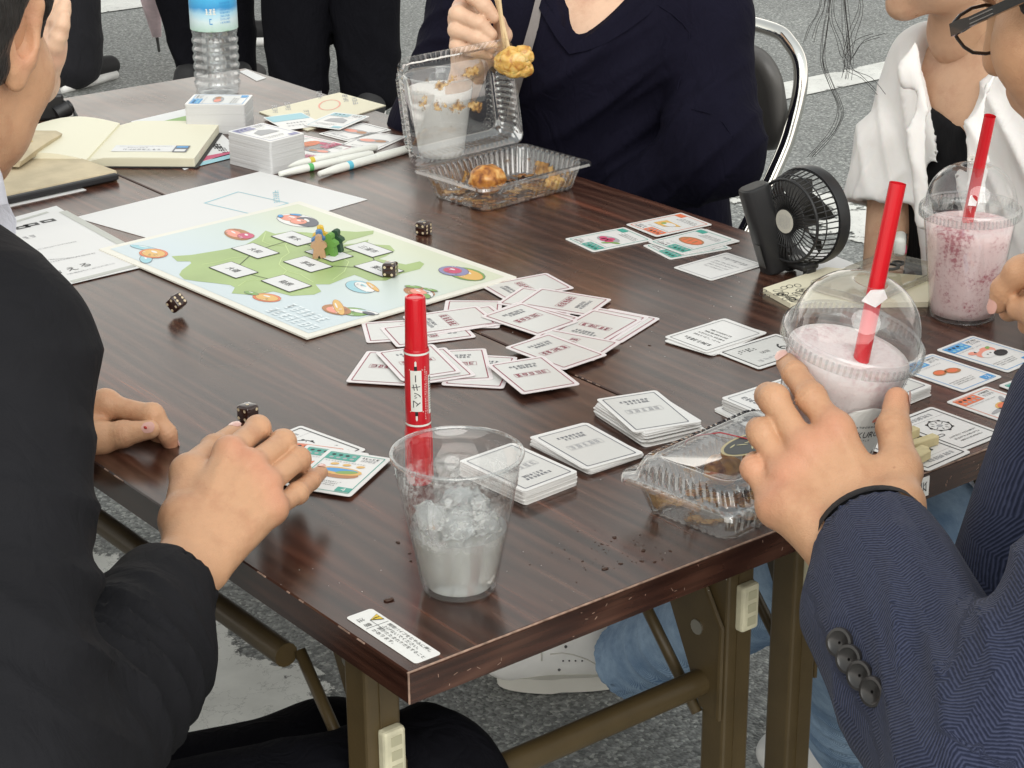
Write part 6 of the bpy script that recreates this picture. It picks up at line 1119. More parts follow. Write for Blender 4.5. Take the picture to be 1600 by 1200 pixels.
CU2 = K(1362, 838, 1.395); EL2 = K(1556, 1235, 1.21); SH2 = K(1925, 640, 1.30); SR2 = V(.78, -.42, .98); ER2 = V(.80, -.34, .80)
ax2f = (CU2 - EL2).normalized(); CU2 = CU2 + ax2f * -.004
JK2 = [cap(EL2, CU2 + ax2f * .02, .062, .0425, cl=(CU2, ax2f)), cap(EL2, SH2, .060, .066), cap(K(1480, 1190, 1.26), K(1345, 960, 1.36), .046, .040, cl=(CU2, ax2f)), cap(SH2, V(.58, -.40, 1.02), .07, .06), cap(SR2, V(.58, -.40, 1.02), .065, .06), cap(SR2, ER2, .062, .058), cap(ER2, K(1800, 500, 1.41), .056, .042), cap((.52, -.41, .92), (.52, -.48, .52), .110, .12), cap((.66, -.41, .92), (.66, -.48, .52), .115, .125),
    cap(K(1690, 640, 1.42), K(1590, 900, 1.44), .050, .048), cap(K(1640, 620, 1.46), K(1525, 880, 1.48), .020, .016), cap(CU2 - ax2f * .010, CU2 + ax2f * .07, .0385, .0385, op='-', k=.002)]
segs2 = [(EL2, CU2), (EL2, SH2), (V(.58, -.42, .95), V(.58, -.48, .5)), (SR2, ER2)]
def fab2(v):
    best = np.full(len(v), 9.); out = np.zeros((len(v), 3)); base = 0
    for i, (a, b2) in enumerate(segs2):
        a, b2 = A3(a), A3(b2); d = b2 - a; L = np.linalg.norm(d); d /= L; t = (v - a) @ d; q = v - a - np.clip(t, 0, L)[:, None] * d; r = np.linalg.norm(q, axis=1) - (.05 if i < 2 else .13); e1 = np.cross(d, [0, 0, 1.]); e1 /= np.linalg.norm(e1); e2 = np.cross(d, e1); an = np.arctan2(q @ e2, q @ e1); m = r < best; best = np.where(m, r, best)
        R_ = .05 if i < 2 else .14; out[m, 0] = t[m]; out[m, 1] = (an[m] + 3.2) * R_
    return out
J2 = organic('herringbone_jacket', [surface(JK2, .0046, .026)], HERR, ME2, folds([(K(1520, 1080, 1.27), .075, K(1580, 1000, 1.27) - K(1470, 1180, 1.27) if False else K(1600, 1060, 1.25) - K(1440, 1080, 1.25), .040, .006), (K(1570, 1130, 1.24), .08, K(1620, 1100, 1.25) - K(1480, 1130, 1.25), .032, .006), (K(1400, 960, 1.33), .06, K(1400, 1060, 1.3) - K(1400, 900, 1.3), .06, .0015)], .0016, 26, 8), {'fab': fab2}, 3)
e1 = ax2f.orthogonal().normalized(); e2_ = ax2f.cross(e1); mb = MB(); ring = [CU2 + (e1 * math.cos(t) + e2_ * math.sin(t)) * .0405 for t in [2 * math.pi * i / 40 for i in range(41)]]
mb.loft([[c + ax2f * .001 for c in ring[:-1]], [CU2 + ax2f * .0075 + (c - CU2) * .985 for c in ring[:-1]], [CU2 + ax2f * .0075 + (c - CU2) * .92 for c in ring[:-1]], [CU2 - ax2f * .01 + (c - CU2) * .90 for c in ring[:-1]]]); mb.build('cuff_lining', cloth_mat('cuff_lining_black', (.010, .010, .012), .7), J2, smooth=True)
bv2 = bvh_of(J2); BTN = mat('horn_button', (.022, .020, .019), .32, coat=.2, var=.3, vscale=90)
for px, py in ((1316, 1004), (1331, 1030), (1348, 1055), (1368, 1080)):
    q, nn = hit(bv2, px, py)
    if q is None: continue
    nn = (nn * .6 + (CAM - q).normalized() * .15 + V(-.5, -.2, 0)).normalized(); mb = MB(); mb.M = Matrix.Translation(q + nn * .0025) @ nn.to_track_quat('Z', 'Y').to_matrix().to_4x4(); mb.lathe([(.001, -.002), (.0088, -.002), (.0098, 0), (.0092, .0022), (.0075, .0024), (.0060, .0010), (.001, .0008)], 24, cap0=True); bt_ = mb.build('sleeve_button', BTN, J2, smooth=True, autosmooth=50)
hair_cap(HC2, ax2, p2, 1.0, .05, -.05, ME2, .016, [cap(p2(.0, .070, .03), p2(-.012, .076, -.02), .016, .010), cap(p2(-.05, 0, -.03), p2(-.06, 0, -.07), .065, .055)])
# glasses: temple, hinge, lens rims
GL = thing('glasses', 'black rectangular eyeglasses worn by the herringbone jacket person', 'glasses', K(1488, 47, 1.47)); GO = GL.location.copy(); FRM = mat('spectacle_black', (.012, .012, .013), .2, coat=.5)
h0 = K(1487, 47, 1.470); te = K(1608, -8, 1.385); dirv = (te - h0).normalized()
mb = MB(); side = V(0, 0, 1) - dirv * dirv.z; side.normalize(); nrm = dirv.cross(side); rings = []
for k in range(9): t = k / 8; c = h0 + (te - h0) * t - GO; wv = .0034 + .0012 * (k in (0, 1)); rings.append([c + side * wv + nrm * .0014, c - side * wv + nrm * .0014, c - side * wv - nrm * .0014, c + side * wv - nrm * .0014])
mb.loft(rings, cap0=True, cap1=True); tmpl = mb.build('temple', FRM, GL)
mb = MB(); [mb.box((h0 + (te - h0) * t + side * s_ - nrm * .0016 * (1 if nrm.dot(CAM - h0) < 0 else -1)) - GO, (.03, .0006, .0007), rot=dirv.to_track_quat('X', 'Z').to_matrix()) for t, s_ in ((.42, .0012), (.42, -.0018))]; tag(mb.build('metal_inlay', mat('inlay_steel', (.45, .45, .45), .3, .9), tmpl), kind='stuff')
lens = [K(px, py, d) - GO for px, py, d in ((1488, 46, 1.470), (1490, 36, 1.472), (1500, 24, 1.477), (1518, 13, 1.486), (1540, 8, 1.497), (1566, 12, 1.508), (1578, 28, 1.513), (1576, 60, 1.512), (1562, 80, 1.506), (1540, 84, 1.497), (1520, 82, 1.488), (1506, 73, 1.481), (1496, 60, 1.475))]
mb = MB(); mb.tube(lens + [lens[0], lens[1]], .0014, 8); mb.build('lens_rim', FRM, GL, smooth=True); mb = MB(); mb.add(lens, [tuple(range(len(lens)))]); mb.build('lens', clear_plastic('lens_glass', (.97, .97, .93), .01, .01), GL)
mb = MB(); far = [p + f2.cross(UP).normalized() * .068 for p in lens]; mb.tube(far + [far[0], far[1]], .0014, 8); mb.build('lens_rim', FRM, GL, smooth=True); mb = MB(); mb.tube([lens[6], lens[6] + (far[1] - lens[6]) * .5 + V(0, 0, .003), far[1]], .0016, 8); mb.build('bridge', FRM, GL, smooth=True)
# trousers of that person
KN = [V(.62, -.10, .48), V(.78, -.08, .48)]; TR2 = [cap((.52, -.50, .47), KN[0], .085, .062), cap((.66, -.50, .47), KN[1], .085, .062), cap(KN[0], KN[0] + V(-.02, -.12, -.42), .062, .052), cap(KN[1], KN[1] + V(.02, -.12, -.42), .062, .052)]
organic('trousers', [surface(TR2, .010, .03)], cloth_mat('dark_navy_trousers', (.012, .014, .024), .85), ME2, folds([(KN[0], .12, V(1, .3, .4), .05, .003)], .002, 22, 3))
# ------------------------------------------------------------------ person in the navy top
fW = V(-.85, -.52, 0).normalized(); rW = V(fW.y, -fW.x, 0); SL3 = K(1100, 28, 2.898); SR3 = K(748, -12, 3.003); SC3 = (SL3 + SR3) / 2; HC3 = SC3 + V(0, 0, .26) + fW * .045; HP3, p3, ax3 = head_prims(HC3, V(-.8, -.55, -.35), UP, SC3 + V(0, 0, .03), .97, .050, True)
fD = KJ5([[(742, -8, 2.655), (736, -9, 2.612), (758, 10, 2.600), (773, 27, 2.600)], [(722, 14, 2.660), (715, 22, 2.612), (748, 36, 2.597), (767, 54, 2.600)], [(718, 44, 2.660), (713, 47, 2.612), (745, 59, 2.597), (769, 74, 2.600)], [(720, 72, 2.655), (714, 72, 2.615), (742, 80, 2.602), (764, 86, 2.606)]])
tD = [K(742, 98, 2.793), K(772, 84, 2.788), K(786, 55, 2.772), K(780, 32, 2.753)]; wD = K(730, 120, 2.809); hD, blD = hand(wD, K(690, 225, 2.985), fD, tD, V(-.3, .3, 1), .028, .031, (.0108, .0105, .0098, .0088)); hD.append(cap(K(722, 30, 2.772), K(735, 95, 2.772), .020, .022))
cc = SC3 + V(0, 0, -.06); wdt = (SL3 - SR3).normalized(); lowc = V(cc.x + .08, cc.y + .05, .48)
def tor(c0, c1, r0_, r1_, off, g=0): return [cap(c0 + wdt * off * s, c1 + wdt * off * s, r0_, r1_) for s in (-1, 0, 1)]
TOR3 = tor(cc, lowc, .098, .115, .075) + [cap(SL3, cc, .055, .09), cap(SR3, cc, .055, .09), cap(SC3 + V(0, 0, .04), cc + fW * .03, .055, .08)]
ME3 = organic('person', [surface(HP3, .0055, .02), surface(hD, .0022, .009, .006), surface(TOR3, .007, .04)], SK3, None, None, {'blush': near(blD, .012)}, 1); tag(ME3, 'person in a navy V neck top lifting food with chopsticks', 'person')
EL3 = K(1118, 232, 2.793); ER3 = K(672, 205, 3.003)
TP3 = tor(cc, lowc, .106, .126, .078) + [cap(SL3, cc, .064, .10), cap(SR3, cc, .062, .10), cap(SC3 + V(0, 0, .035), cc, .07, .10), cap(SL3, EL3, .066, .064), cap(EL3, V(1.10, 1.00, .63), .062, .045), cap(SR3, ER3, .062, .060), cap(ER3, K(720, 172, 2.885), .055, .044), cap(cc + fW * .05, lowc + fW * .04, .10, .10)]
vn = K(893, 70, 2.793); TP3 += [cap(vn + (vn - CAM).normalized() * .03, K(938, -95, 2.835), .004, .105, op='-', k=.004), cap(vn - (vn - CAM).normalized() * .05, K(938, -95, 2.709), .004, .105, op='-', k=.004), cap(K(888, -20, 2.761), K(1000, -40, 2.793), .045, .05, op='-', k=.004)]
N3 = organic('navy_top', [surface(TP3, .0055, .035)], NAVY, ME3, folds([(K(960, 150, 2.793), .13, K(1000, 250, 2.793) - K(900, 90, 2.793), .065, .006), (K(1100, 250, 2.793), .10, K(1150, 300, 2.793) - K(1050, 190, 2.793), .034, .004), (K(1050, 120, 2.814), .08, K(1080, 190, 2.793) - K(1010, 70, 2.793), .036, .0035), (K(700, 60, 2.940), .08, V(1, .4, .5), .03, .003)], .003, 16, 9), relax=2)
bv3 = bvh_of(N3, ME3); mb = MB(); pts = []
for px, py in ((836, -12), (850, 12), (866, 36), (880, 56), (893, 74), (915, 68), (945, 56), (975, 38), (1005, 16), (1030, -8)):
    q, nn = hit(bv3, px, py)
    if q: pts.append(q + (CAM - q).normalized() * .004)
if len(pts) > 3:
    rings = []
    for i, q in enumerate(pts): d_ = (pts[min(i + 1, len(pts) - 1)] - pts[max(0, i - 1)]).normalized(); o_ = d_.cross((CAM - q).normalized()); rings.append([q + o_ * .010, q + o_ * .010 + (CAM - q).normalized() * .003, q - o_ * .008 + (CAM - q).normalized() * .003, q - o_ * .008])
    mb.loft(rings, cap0=True, cap1=True); mb.build('neckband', NAVY, N3, smooth=True, autosmooth=50)
mb = MB(); pts = []
for px, py in ((846, -14), (840, 12), (834, 40), (824, 75), (816, 105), (808, 135), (802, 158), (797, 185)):
    q, nn = hit(bv3, px, py)
    if q: pts.append(q + (CAM - q).normalized() * .007)
if len(pts) > 3:
    rings = []
    for i, q in enumerate(pts): d_ = (pts[min(i + 1, len(pts) - 1)] - pts[max(0, i - 1)]).normalized(); o_ = d_.cross((CAM - q).normalized()); rings.append([q + o_ * .007, q + o_ * .007 + (CAM - q).normalized() * .002, q - o_ * .007 + (CAM - q).normalized() * .002, q - o_ * .007])
    mb.loft(rings, cap0=True, cap1=True); mb.build('bag_strap', cloth_mat('grey_strap', (.22, .20, .19), .7), ME3, smooth=True, autosmooth=50)
# seams of the top, hair, trousers
mb = MB()
for path in (((1028, 8), (1050, 22), (1068, 38), (1078, 52), (1072, 90), (1058, 140)), ((1062, 172), (1085, 171), (1110, 178), (1130, 192), (1145, 214))):
    pts = [hit(bv3, *q)[0] for q in path]; pts = [q + (CAM - q).normalized() * .0005 for q in pts if q]
    if len(pts) > 2: mb.tube(pts, .0012, 5)
tag(mb.build('seam', NAVY, N3), kind='stuff') if mb.v else None
hair_cap(HC3, ax3, p3, .97, .05, -.04, ME3, .014)
TR3 = [cap(lowc + wdt * .08, lowc + wdt * .08 + fW * .24, .085, .065), cap(lowc - wdt * .08, lowc - wdt * .08 + fW * .24, .085, .065), cap(lowc + wdt * .08 + fW * .24, lowc + wdt * .08 + fW * .20 - V(0, 0, .42), .06, .05), cap(lowc - wdt * .08 + fW * .24, lowc - wdt * .08 + fW * .20 - V(0, 0, .42), .06, .05)]
organic('trousers', [surface(TR3, .012, .03)], TROU, ME3)
# chopsticks and the bite
CHW = mat('chopstick_wood', (.62, .46, .26), .55, var=.1, vscale=60); cs_ = thing('chopsticks', 'pair of pale wooden chopsticks in the raised hand', 'chopsticks', K(775, 30, 2.714))
for a_, b2 in (((762, -60, 2.62), (796, 82, 2.585)), ((772, -60, 2.60), (790, 84, 2.59))): mb = MB(); mb.tube([K(a_[0], a_[1], a_[2] * 1.05) - cs_.location, K(b2[0], b2[1], b2[2] * 1.05) - cs_.location], [.0034, .0026], 4); mb.build('stick', CHW, cs_)
bite = MB(); q = K(803, 96, 2.714)
for c_, r_, sc_ in (((0, 0, 0), .021, (1.1, .8, .95)), ((.012, 0, .008), .015, (1, .8, .9)), ((-.012, .002, -.003), .015, (1, .8, 1.0)), ((.013, 0, -.010), .013, (1, .8, .9)), ((.0, -.004, -.013), .012, (1.2, .8, .7))): bite.ball(c_, r_, sc=sc_, jit=.18, n=32, m=20)
o = bite.build('dumpling_piece', TAKOY, None, q, (0, 0, R(-40)), smooth=True); tag(o, 'torn yellow dumpling piece held by the chopsticks', 'food')
# ------------------------------------------------------------------ person in the white shirt
fc4 = V(-.82, .57, -.15); HC4 = K(1392, 30, 2.38) + V(.82, -.57, 0).normalized() * .070 + V(0, 0, .128); HP4, p4, ax4 = head_prims(HC4, fc4, UP, V(1.145, .45, .95), .98, .048, True)
SC4 = V(1.165, .405, .925); cc4 = SC4 + V(.0, 0, -.08); low4 = V(1.20, .42, .50); yv = V(0, 1, 0)
TOR4 = [cap(cc4 + yv * o_, low4 + yv * o_, .084, .100) for o_ in (-.075, 0, .055)] + [cap(SC4 + yv * .105 - V(0, 0, .040), cc4, .038, .07), cap(SC4 - yv * .155 - V(0, 0, .035), cc4, .05, .08), cap(SC4 + V(-.01, 0, .02), cc4, .05, .07)]
SR4 = SC4 + yv * .120 - V(0, 0, .035); SL4 = SC4 - yv * .165 - V(0, 0, .035); ER4 = K(1400, 262, 2.48); WR4 = K(1377, 440, 2.47); ARM4 = [cap(SR4, ER4, .040, .036), cap(ER4, WR4, .032, .024, n=V(0, 0, 1), s=1.1)]
ME4 = organic('person', [surface(HP4, .0045, .018), surface(ear_prims(p4, ax4, 1), .0025, .005), surface(TOR4, .007, .035), surface(ARM4, .005, .02), surface(gen_hand(WR4, (WR4 - ER4).normalized(), V(-.3, .3, .9), 1), .003, .010, .007)], SK4, None, None, None, 1); tag(ME4, 'person in an open white shirt over a black camisole', 'person')
CM4 = [cap(cc4 + yv * o_, low4 + yv * o_, .096, .114) for o_ in (-.075, 0, .055)]; qa, qb = K(1452, 165, 2.36), K(1516, 209, 2.34); cn = (qb - qa).cross(CAM - qa).normalized(); cn = cn if cn.z > 0 else -cn
organic('camisole', [surface(CM4, .006, .03, clips=[(qa, cn)])], CAMI, ME4, folds([(K(1480, 260, 2.35), .06, V(0, 1, .3), .03, .002)], .001, 20, 2))
SHP = [cap(cc4 + yv * o_ + V(-.010, 0, 0), low4 + yv * o_, .098, .130) for o_ in (-.080, 0, .062)] + [cap(SR4, cc4, .052, .080), cap(SL4, cc4, .060, .088), cap(SR4, ER4 + V(0, 0, .0), .048, .050), cap(SL4, SL4 + V(-.12, -.05, -.25), .058, .055), cap(ER4 + V(-.005, 0, .03), ER4 + (WR4 - ER4) * .34, .050, .058, g=3, cl=(ER4 + (WR4 - ER4) * .34, WR4 - ER4)), cap(SL4 + V(-.12, -.05, -.25), at(1680, 470, .05), .052, .05), cap(SC4 + V(.03, .0, .02), cc4 + V(.03, 0, 0), .075, .09)]
for d_ in (2.26, 2.31, 2.36, 2.41): SHP += [cap(K(1508, 0, d_ + .06), K(1478, 190, d_ + .02), .060, .026, op='-', k=.008), cap(K(1478, 190, d_ + .02), K(1484, 360, d_), .026, .024, op='-', k=.003)]
SHP += [cap(ER4 + (WR4 - ER4) * .24, WR4, .044, .05, op='-', k=.003)]
vw = -ray(1470, 100)
SHP += [cap(K(1474, 34, 2.385), K(1432, 112, 2.365), .016, .024, g=4, n=vw, s=3.2), cap(K(1464, 84, 2.372), K(1436, 200, 2.362), .014, .012, g=5, n=vw, s=2.2), cap(K(1436, 200, 2.362), K(1446, 345, 2.36), .013, .014, g=5, n=vw, s=2.2), cap(K(1566, 74, 2.32), K(1506, 150, 2.295), .016, .020, g=4, n=vw, s=3.2), cap(K(1524, 160, 2.30), K(1526, 345, 2.30), .014, .014, g=5, n=vw, s=2.4), cap(K(1345, 226, 2.45), K(1392, 232, 2.43), .008, .020, g=6, n=vw, s=2.2)]
W4 = organic('white_shirt', [surface(SHP, .0040, .025, .006, .003)], SHIRTW, ME4, folds([(K(1420, 180, 2.42), .08, K(1450, 180, 2.4) - K(1400, 190, 2.4), .030, .004), (K(1380, 290, 2.45), .05, V(.3, 1, .2), .03, .003), (K(1580, 220, 2.35), .09, K(1600, 200, 2.3) - K(1530, 230, 2.3), .036, .005)], .0008, 24, 12), relax=6)
def flap(name, pts, th, parent, m):
    mb = MB(); c = sum(pts, Vector()) / len(pts); t = (CAM - c).normalized() * th; mb.loft([[q for q in pts], [q + t for q in pts]], cap0=True, cap1=True); return mb.build(name, m, parent)
mb = MB(); mb.M = Matrix.Translation(K(1519, 249, 2.288)) @ (CAM - K(1518, 249, 2.3)).normalized().to_track_quat('Z', 'Y').to_matrix().to_4x4(); mb.lathe([(.001, -.001), (.0052, -.001), (.0056, .0004), (.0048, .0014), (.0036, .0008), (.001, .0008)], 20, cap0=True); mb.build('shirt_button', mat('button_pearl', (.62, .60, .55), .25), W4, smooth=True)
H4 = hair_cap(HC4, ax4, p4, .98, .04, -.05, ME4, .016, [elp(p4(-.10, 0, .05), (.05, .05, .05))])
mb = MB(); random.seed(11)
def strand(pts, r, n_=1, sp=6):
    for i in range(n_):
        o_ = [random.gauss(0, sp) for _ in range(2)]; q = []
        for j, (x, y, d) in enumerate(pts): w = .25 + .75 * (j / len(pts)); q.append(K(x + o_[0] * w + random.gauss(0, 1), y + o_[1] * .3, d))
        # smooth the strand
        out = []
        for j in range(len(q) - 1):
            a = q[max(0, j - 1)]; b2, c2 = q[j], q[j + 1]; e = q[min(len(q) - 1, j + 2)]
            for t in (0, .25, .5, .75): out.append(.5 * ((2 * b2) + (c2 - a) * t + (2 * a - 5 * b2 + 4 * c2 - e) * t * t + (3 * b2 - a - 3 * c2 + e) * t ** 3))
        out.append(q[-1]); mb.tube(out, r, 4, caps=False)
strand([(1298, -60, 2.36), (1296, 0, 2.36), (1288, 50, 2.36), (1284, 95, 2.36), (1296, 130, 2.36), (1308, 160, 2.36), (1311, 180, 2.36), (1300, 205, 2.36), (1280, 228, 2.36), (1264, 245, 2.36)], .00030, 5, 3)
strand([(1316, -60, 2.36), (1318, 0, 2.36), (1322, 50, 2.36), (1324, 90, 2.36), (1318, 122, 2.36)], .00026, 8, 6); strand([(1308, -50, 2.36), (1300, 20, 2.36), (1312, 60, 2.36), (1325, 92, 2.36), (1345, 65, 2.36), (1375, 54, 2.36)], .00032, 3, 7); strand([(1330, -60, 2.36), (1345, 10, 2.36), (1330, 60, 2.36), (1322, 105, 2.36), (1350, 122, 2.36), (1372, 148, 2.36)], .0003, 3, 9); strand([(1290, -60, 2.36), (1286, 10, 2.36), (1272, 40, 2.36), (1266, 65, 2.36)], .0003, 4, 8)
tag(mb.build('loose_hair', HAIR, H4, smooth=True), kind='stuff')
# jeans and sneakers
K4 = [V(.76, .26, .47), V(.70, .17, .46)]; AN = [gr(1008, 1022, .11), gr(1332, 1135, .09)]
JE = [cap((1.16, .46, .47), K4[0], .088, .068), cap((1.16, .34, .47), K4[1], .088, .068), cap(K4[0], AN[0], .066, .054, g=1), cap(AN[0], AN[0] + (AN[0] - K4[0]).normalized() * .04, .054, .058, g=1, cl=(AN[0] + (AN[0] - K4[0]).normalized() * .045, AN[0] - K4[0])), cap(K4[1], AN[1], .070, .062, g=2), cap(AN[1], AN[1] + (AN[1] - K4[1]).normalized() * .03, .060, .064, g=2, cl=(AN[1] + (AN[1] - K4[1]).normalized() * .04, AN[1] - K4[1]))]
for i in (0, 1): d_ = (AN[i] - K4[i]).normalized(); JE.append(cap(AN[i] + d_ * .036, AN[i] + d_ * .16, .051 + .005 * i, .058, op='-'))
jn = organic('jeans', [surface(JE, .006, .03, .02, .004)], DENIM, ME4, folds([(AN[0] * .8 + K4[0] * .2, .09, AN[0] - K4[0], .05, .004), (AN[1] * .75 + K4[1] * .25, .10, AN[1] - K4[1], .045, .006)], .002, 22, 3))
def sneaker(heel, toe, label_parent):
    heel, toe = Vector(heel), Vector(toe); d_ = (toe - heel); d_.z = 0; L = d_.length; d_.normalize(); s_ = V(-d_.y, d_.x, 0); P = lambda a, b2, c: heel + d_ * a * L + s_ * b2 + V(0, 0, c)
    up_ = organic('sneaker', [surface([cap(P(.12, 0, .055), P(.88, .0, .040), .040, .034, n=UP, s=1.0), cap(P(.12, 0, .06), P(.14, 0, .105), .038, .040), cap(P(.3, 0, .085), P(.62, 0, .058), .032, .028), elp(P(.9, 0, .038), (.048, .040, .030), (d_, s_, UP))], .0045, .02, clips=[(heel + V(0, 0, .016), -UP)])], SNEAK, label_parent)
    mb = MB(); ring = []; n_ = 40
    for i in range(n_):
        t = 2 * math.pi * i / n_; x = .5 + .53 * math.cos(t); w = .044 * (abs(math.sin(t)) ** .6) * (1 if x > .5 else .88) * (1 if math.sin(t) >= 0 else -1); ring.append((x, w))
    mb.loft([[P(x, w, z_) for x, w in ring] for z_ in (.002, .012, .024)], cap0=True, cap1=True); mb.build('sole', SOLE, up_, smooth=True, autosmooth=40)
    mb = MB()
    for i in range(5): a = .40 + .07 * i; mb.tube([P(a, -.024, .094 - .06 * (a - .3)), P(a + .01, 0, .104 - .062 * (a - .3)), P(a, .024, .094 - .06 * (a - .3))], .0028, 6)
    tag(mb.build('lace', SNEAK, up_, smooth=True), kind='stuff')
    bv = bvh_of(up_); mb = MB(); dk = MB()
    def sp(a, b2, c): q = P(a, b2, c); r_ = bv.find_nearest(q); return r_[0] + r_[1] * .0006
    for sd in (-1, 1):
        mb.tube([sp(.66, sd * t, .09 - t * .9) for t in (0, .012, .024, .034, .042)], .0012, 5); mb.tube([sp(a, sd * .045, .045 + .02 * math.sin((a - .2) * 5)) for a in (.2, .3, .4, .5, .6)], .0010, 5)
        for i in range(5): q = sp(.40 + .06 * i, sd * .026, .10 - .05 * i * .6); dk.ball(q, .0022, n=8, m=6)
        for i in range(4): q = sp(.34 + .05 * i, sd * .05, .052); dk.ball(q, .0014, n=8, m=6)
    tag(mb.build('seam', SOLE, up_, smooth=True), kind='stuff'); tag(dk.build('eyelet', mat('eyelet_dark', (.10, .10, .10), .6), up_), kind='stuff'); return up_
sneaker(gr(972, 1062), gr(782, 1062), ME4); sneaker(gr(1375, 1222), gr(1222, 1216), ME4)
TAILP = [cap(K(1560, 745, 2.28), K(1500, 850, 2.28), .075, .070, n=V(-.6, -.7, 0), s=1.6), cap(K(1480, 775, 2.30), K(1470, 870, 2.30), .055, .05, n=V(-.6, -.7, 0), s=1.6), cap(K(1600, 740, 2.3), V(1.15, .36, .60), .08, .09)]
organic('shirt_tail', [surface(TAILP, .006, .03)], cloth_mat('pale_blue_linen', (.60, .64, .72), .85, 700, .3, .1, .12), ME4, folds([(K(1510, 810, 2.25), .12, K(1560, 840, 2.25) - K(1460, 790, 2.25), .05, .006)], .004, 24, 21))
# ------------------------------------------------------------------ person beyond the suit, only a raised hand shows
fF = KJ([[(76, 62, 2.41), (84, 30, 2.40), (90, 12, 2.40), (94, -6, 2.40)], [(84, 66, 2.40), (93, 34, 2.385), (98, 18, 2.385), (101, 6, 2.385)], [(82, 80, 2.395), (92, 55, 2.38), (97, 40, 2.375), (100, 26, 2.375)], [(78, 92, 2.40), (87, 72, 2.38), (92, 60, 2.375), (95, 48, 2.375)]])
tF = [K(55, 115, 2.42), K(58, 90, 2.42), K(62, 62, 2.42), K(64, 40, 2.42)]; wF = K(58, 128, 2.43); hF, blF = hand(wF, V(-.05, 1.12, .80), fF, tF, V(0, -1, 0), .028, .032, (.0098, .0092, .0085, .0075))
HP5, p5, ax5 = head_prims(V(-.05, 1.22, 1.18), V(.9, -.3, -.2), UP, V(-.13, 1.24, 1.0), .97); ME5 = organic('person', [surface(HP5, .008, .02), surface(hF, .0024, .010, .007), surface([cap((-.16, 1.24, .95), (-.30, 1.25, .5), .13, .14)], .014, .03)], SK3, None, None, {'blush': near(blF, .01)}, 1); tag(ME5, 'person mostly hidden behind the black suit with a hand raised to the face', 'person')
organic('dark_top', [surface([cap((-.16, 1.17, .94), (-.30, 1.20, .5), .13, .14), cap((-.16, 1.31, .94), (-.30, 1.30, .5), .13, .14), cap((-.16, 1.08, .94), (-.10, 1.06, .76), .06, .055), cap((-.10, 1.06, .76), (-.05, 1.12, .80), .052, .04), cap((-.16, 1.40, .94), (-.12, 1.44, .72), .06, .05)], .010, .03)], TROU, ME5); hair_cap(V(-.05, 1.22, 1.18), ax5, p5, .97, .05, -.05, ME5, .012, res=.008)
# ------------------------------------------------------------------ people standing behind
def standing(label, feet, hips, m, skinm, r0_=.085, r1_=.075, top=.92, shoe=None, bare=False, sock=None):
    root = thing('person', label, 'person', (feet[0][0], feet[0][1], 0)); O = root.location; P = []
    for i, ((x, y), (hx, hy)) in enumerate(zip(feet, hips)): P += [cap(V(x, y, .10 if not bare else .09) - O, V((x * .55 + hx * .45), (y * .55 + hy * .45), .48) - O, r1_, r0_ * .95, g=i + 1), cap(V((x * .55 + hx * .45), (y * .55 + hy * .45), .48) - O, V(hx, hy, .85) - O, r0_ * .95, r0_ * 1.15, g=i + 1)]
    if len(hips) > 1: P.append(cap(V(*hips[0], .88) - O, V(*hips[1], .88) - O, .12, .12))
    nm = 'leg' if bare else 'trousers'; organic(nm, [surface(P, .012, .03, .02, .006)], m, root, None if bare else folds([(V(x, y, .12) - O, .12, V(.7, -.5, .8), .11, .006) for x, y in feet] + [(V(x, y, .35) - O, .2, V(.8, -.6, .2), .12, .005) for x, y in feet], .004, 12, 5))
    for (x, y) in feet:
        dd = shoe[0]; h_ = V(x, y, 0) - O - Vector(dd) * .07; t_ = V(x, y, 0) - O + Vector(dd) * .17
        sh = organic('shoe', [surface([cap(h_ + V(0, 0, .05), t_ + V(0, 0, .04), .042, .034), cap(h_ + V(0, 0, .05), h_ + V(0, 0, .09) + Vector(dd) * .03, .04, .042)], .008, .02, clips=[(h_ + V(0, 0, .02), -UP)])], shoe[1], root); s2 = MB(); s2.tube([h_ + V(0, 0, .014), (h_ + t_) / 2 + V(0, 0, .014), t_ + V(0, 0, .014)], [.042, .046, .040], 14); s2.M = Matrix(); s2.v = [(a_, b_, c_ * .5 + .008) for a_, b_, c_ in s2.v]; so_ = s2.build('sole', SNEAK, sh, smooth=True); 
        if sock: s3 = MB(); s3.tube([V(x, y, .07) - O, V(x, y, .12) - O], [.05, .046], 14); s3.build('sock', sock, sh, smooth=True)
    return root
BLKSHOE = mat('black_canvas', (.012, .012, .013), .7); LEGSK = skin_mat('skin_pale_leg', (.62, .42, .34))
fa = gr(112, 138); standing('standing person in wide black trousers and black and white sneakers', [(fa.x, fa.y), (fa.x - .12, fa.y + .30)], [(fa.x + .06, fa.y), (fa.x - .05, fa.y + .18)], cloth_mat('charcoal_trousers', (.016, .016, .019), .85), None, .098, .105, shoe=((V(.80, .25, 0)).normalized(), BLKSHOE))
fd = gr(470, 185); standing('standing person in loose black trousers behind the cream leaflet', [(fd.x, fd.y), (fd.x + .16, fd.y - .13)], [(fd.x + .02, fd.y), (fd.x + .15, fd.y - .12)], TROU, None, .110, .088, shoe=((V(.5, .7, 0)).normalized(), BLKSHOE))
fl = gr(302, 160); standing('standing person in slim black trousers behind the water bottle', [(fl.x, fl.y), (fl.x + .14, fl.y - .06)], [(fl.x - .10, fl.y + .03), (fl.x + .06, fl.y - .06)], TROU, None, .075, .045, shoe=((V(.6, .6, 0)).normalized(), BLKSHOE))
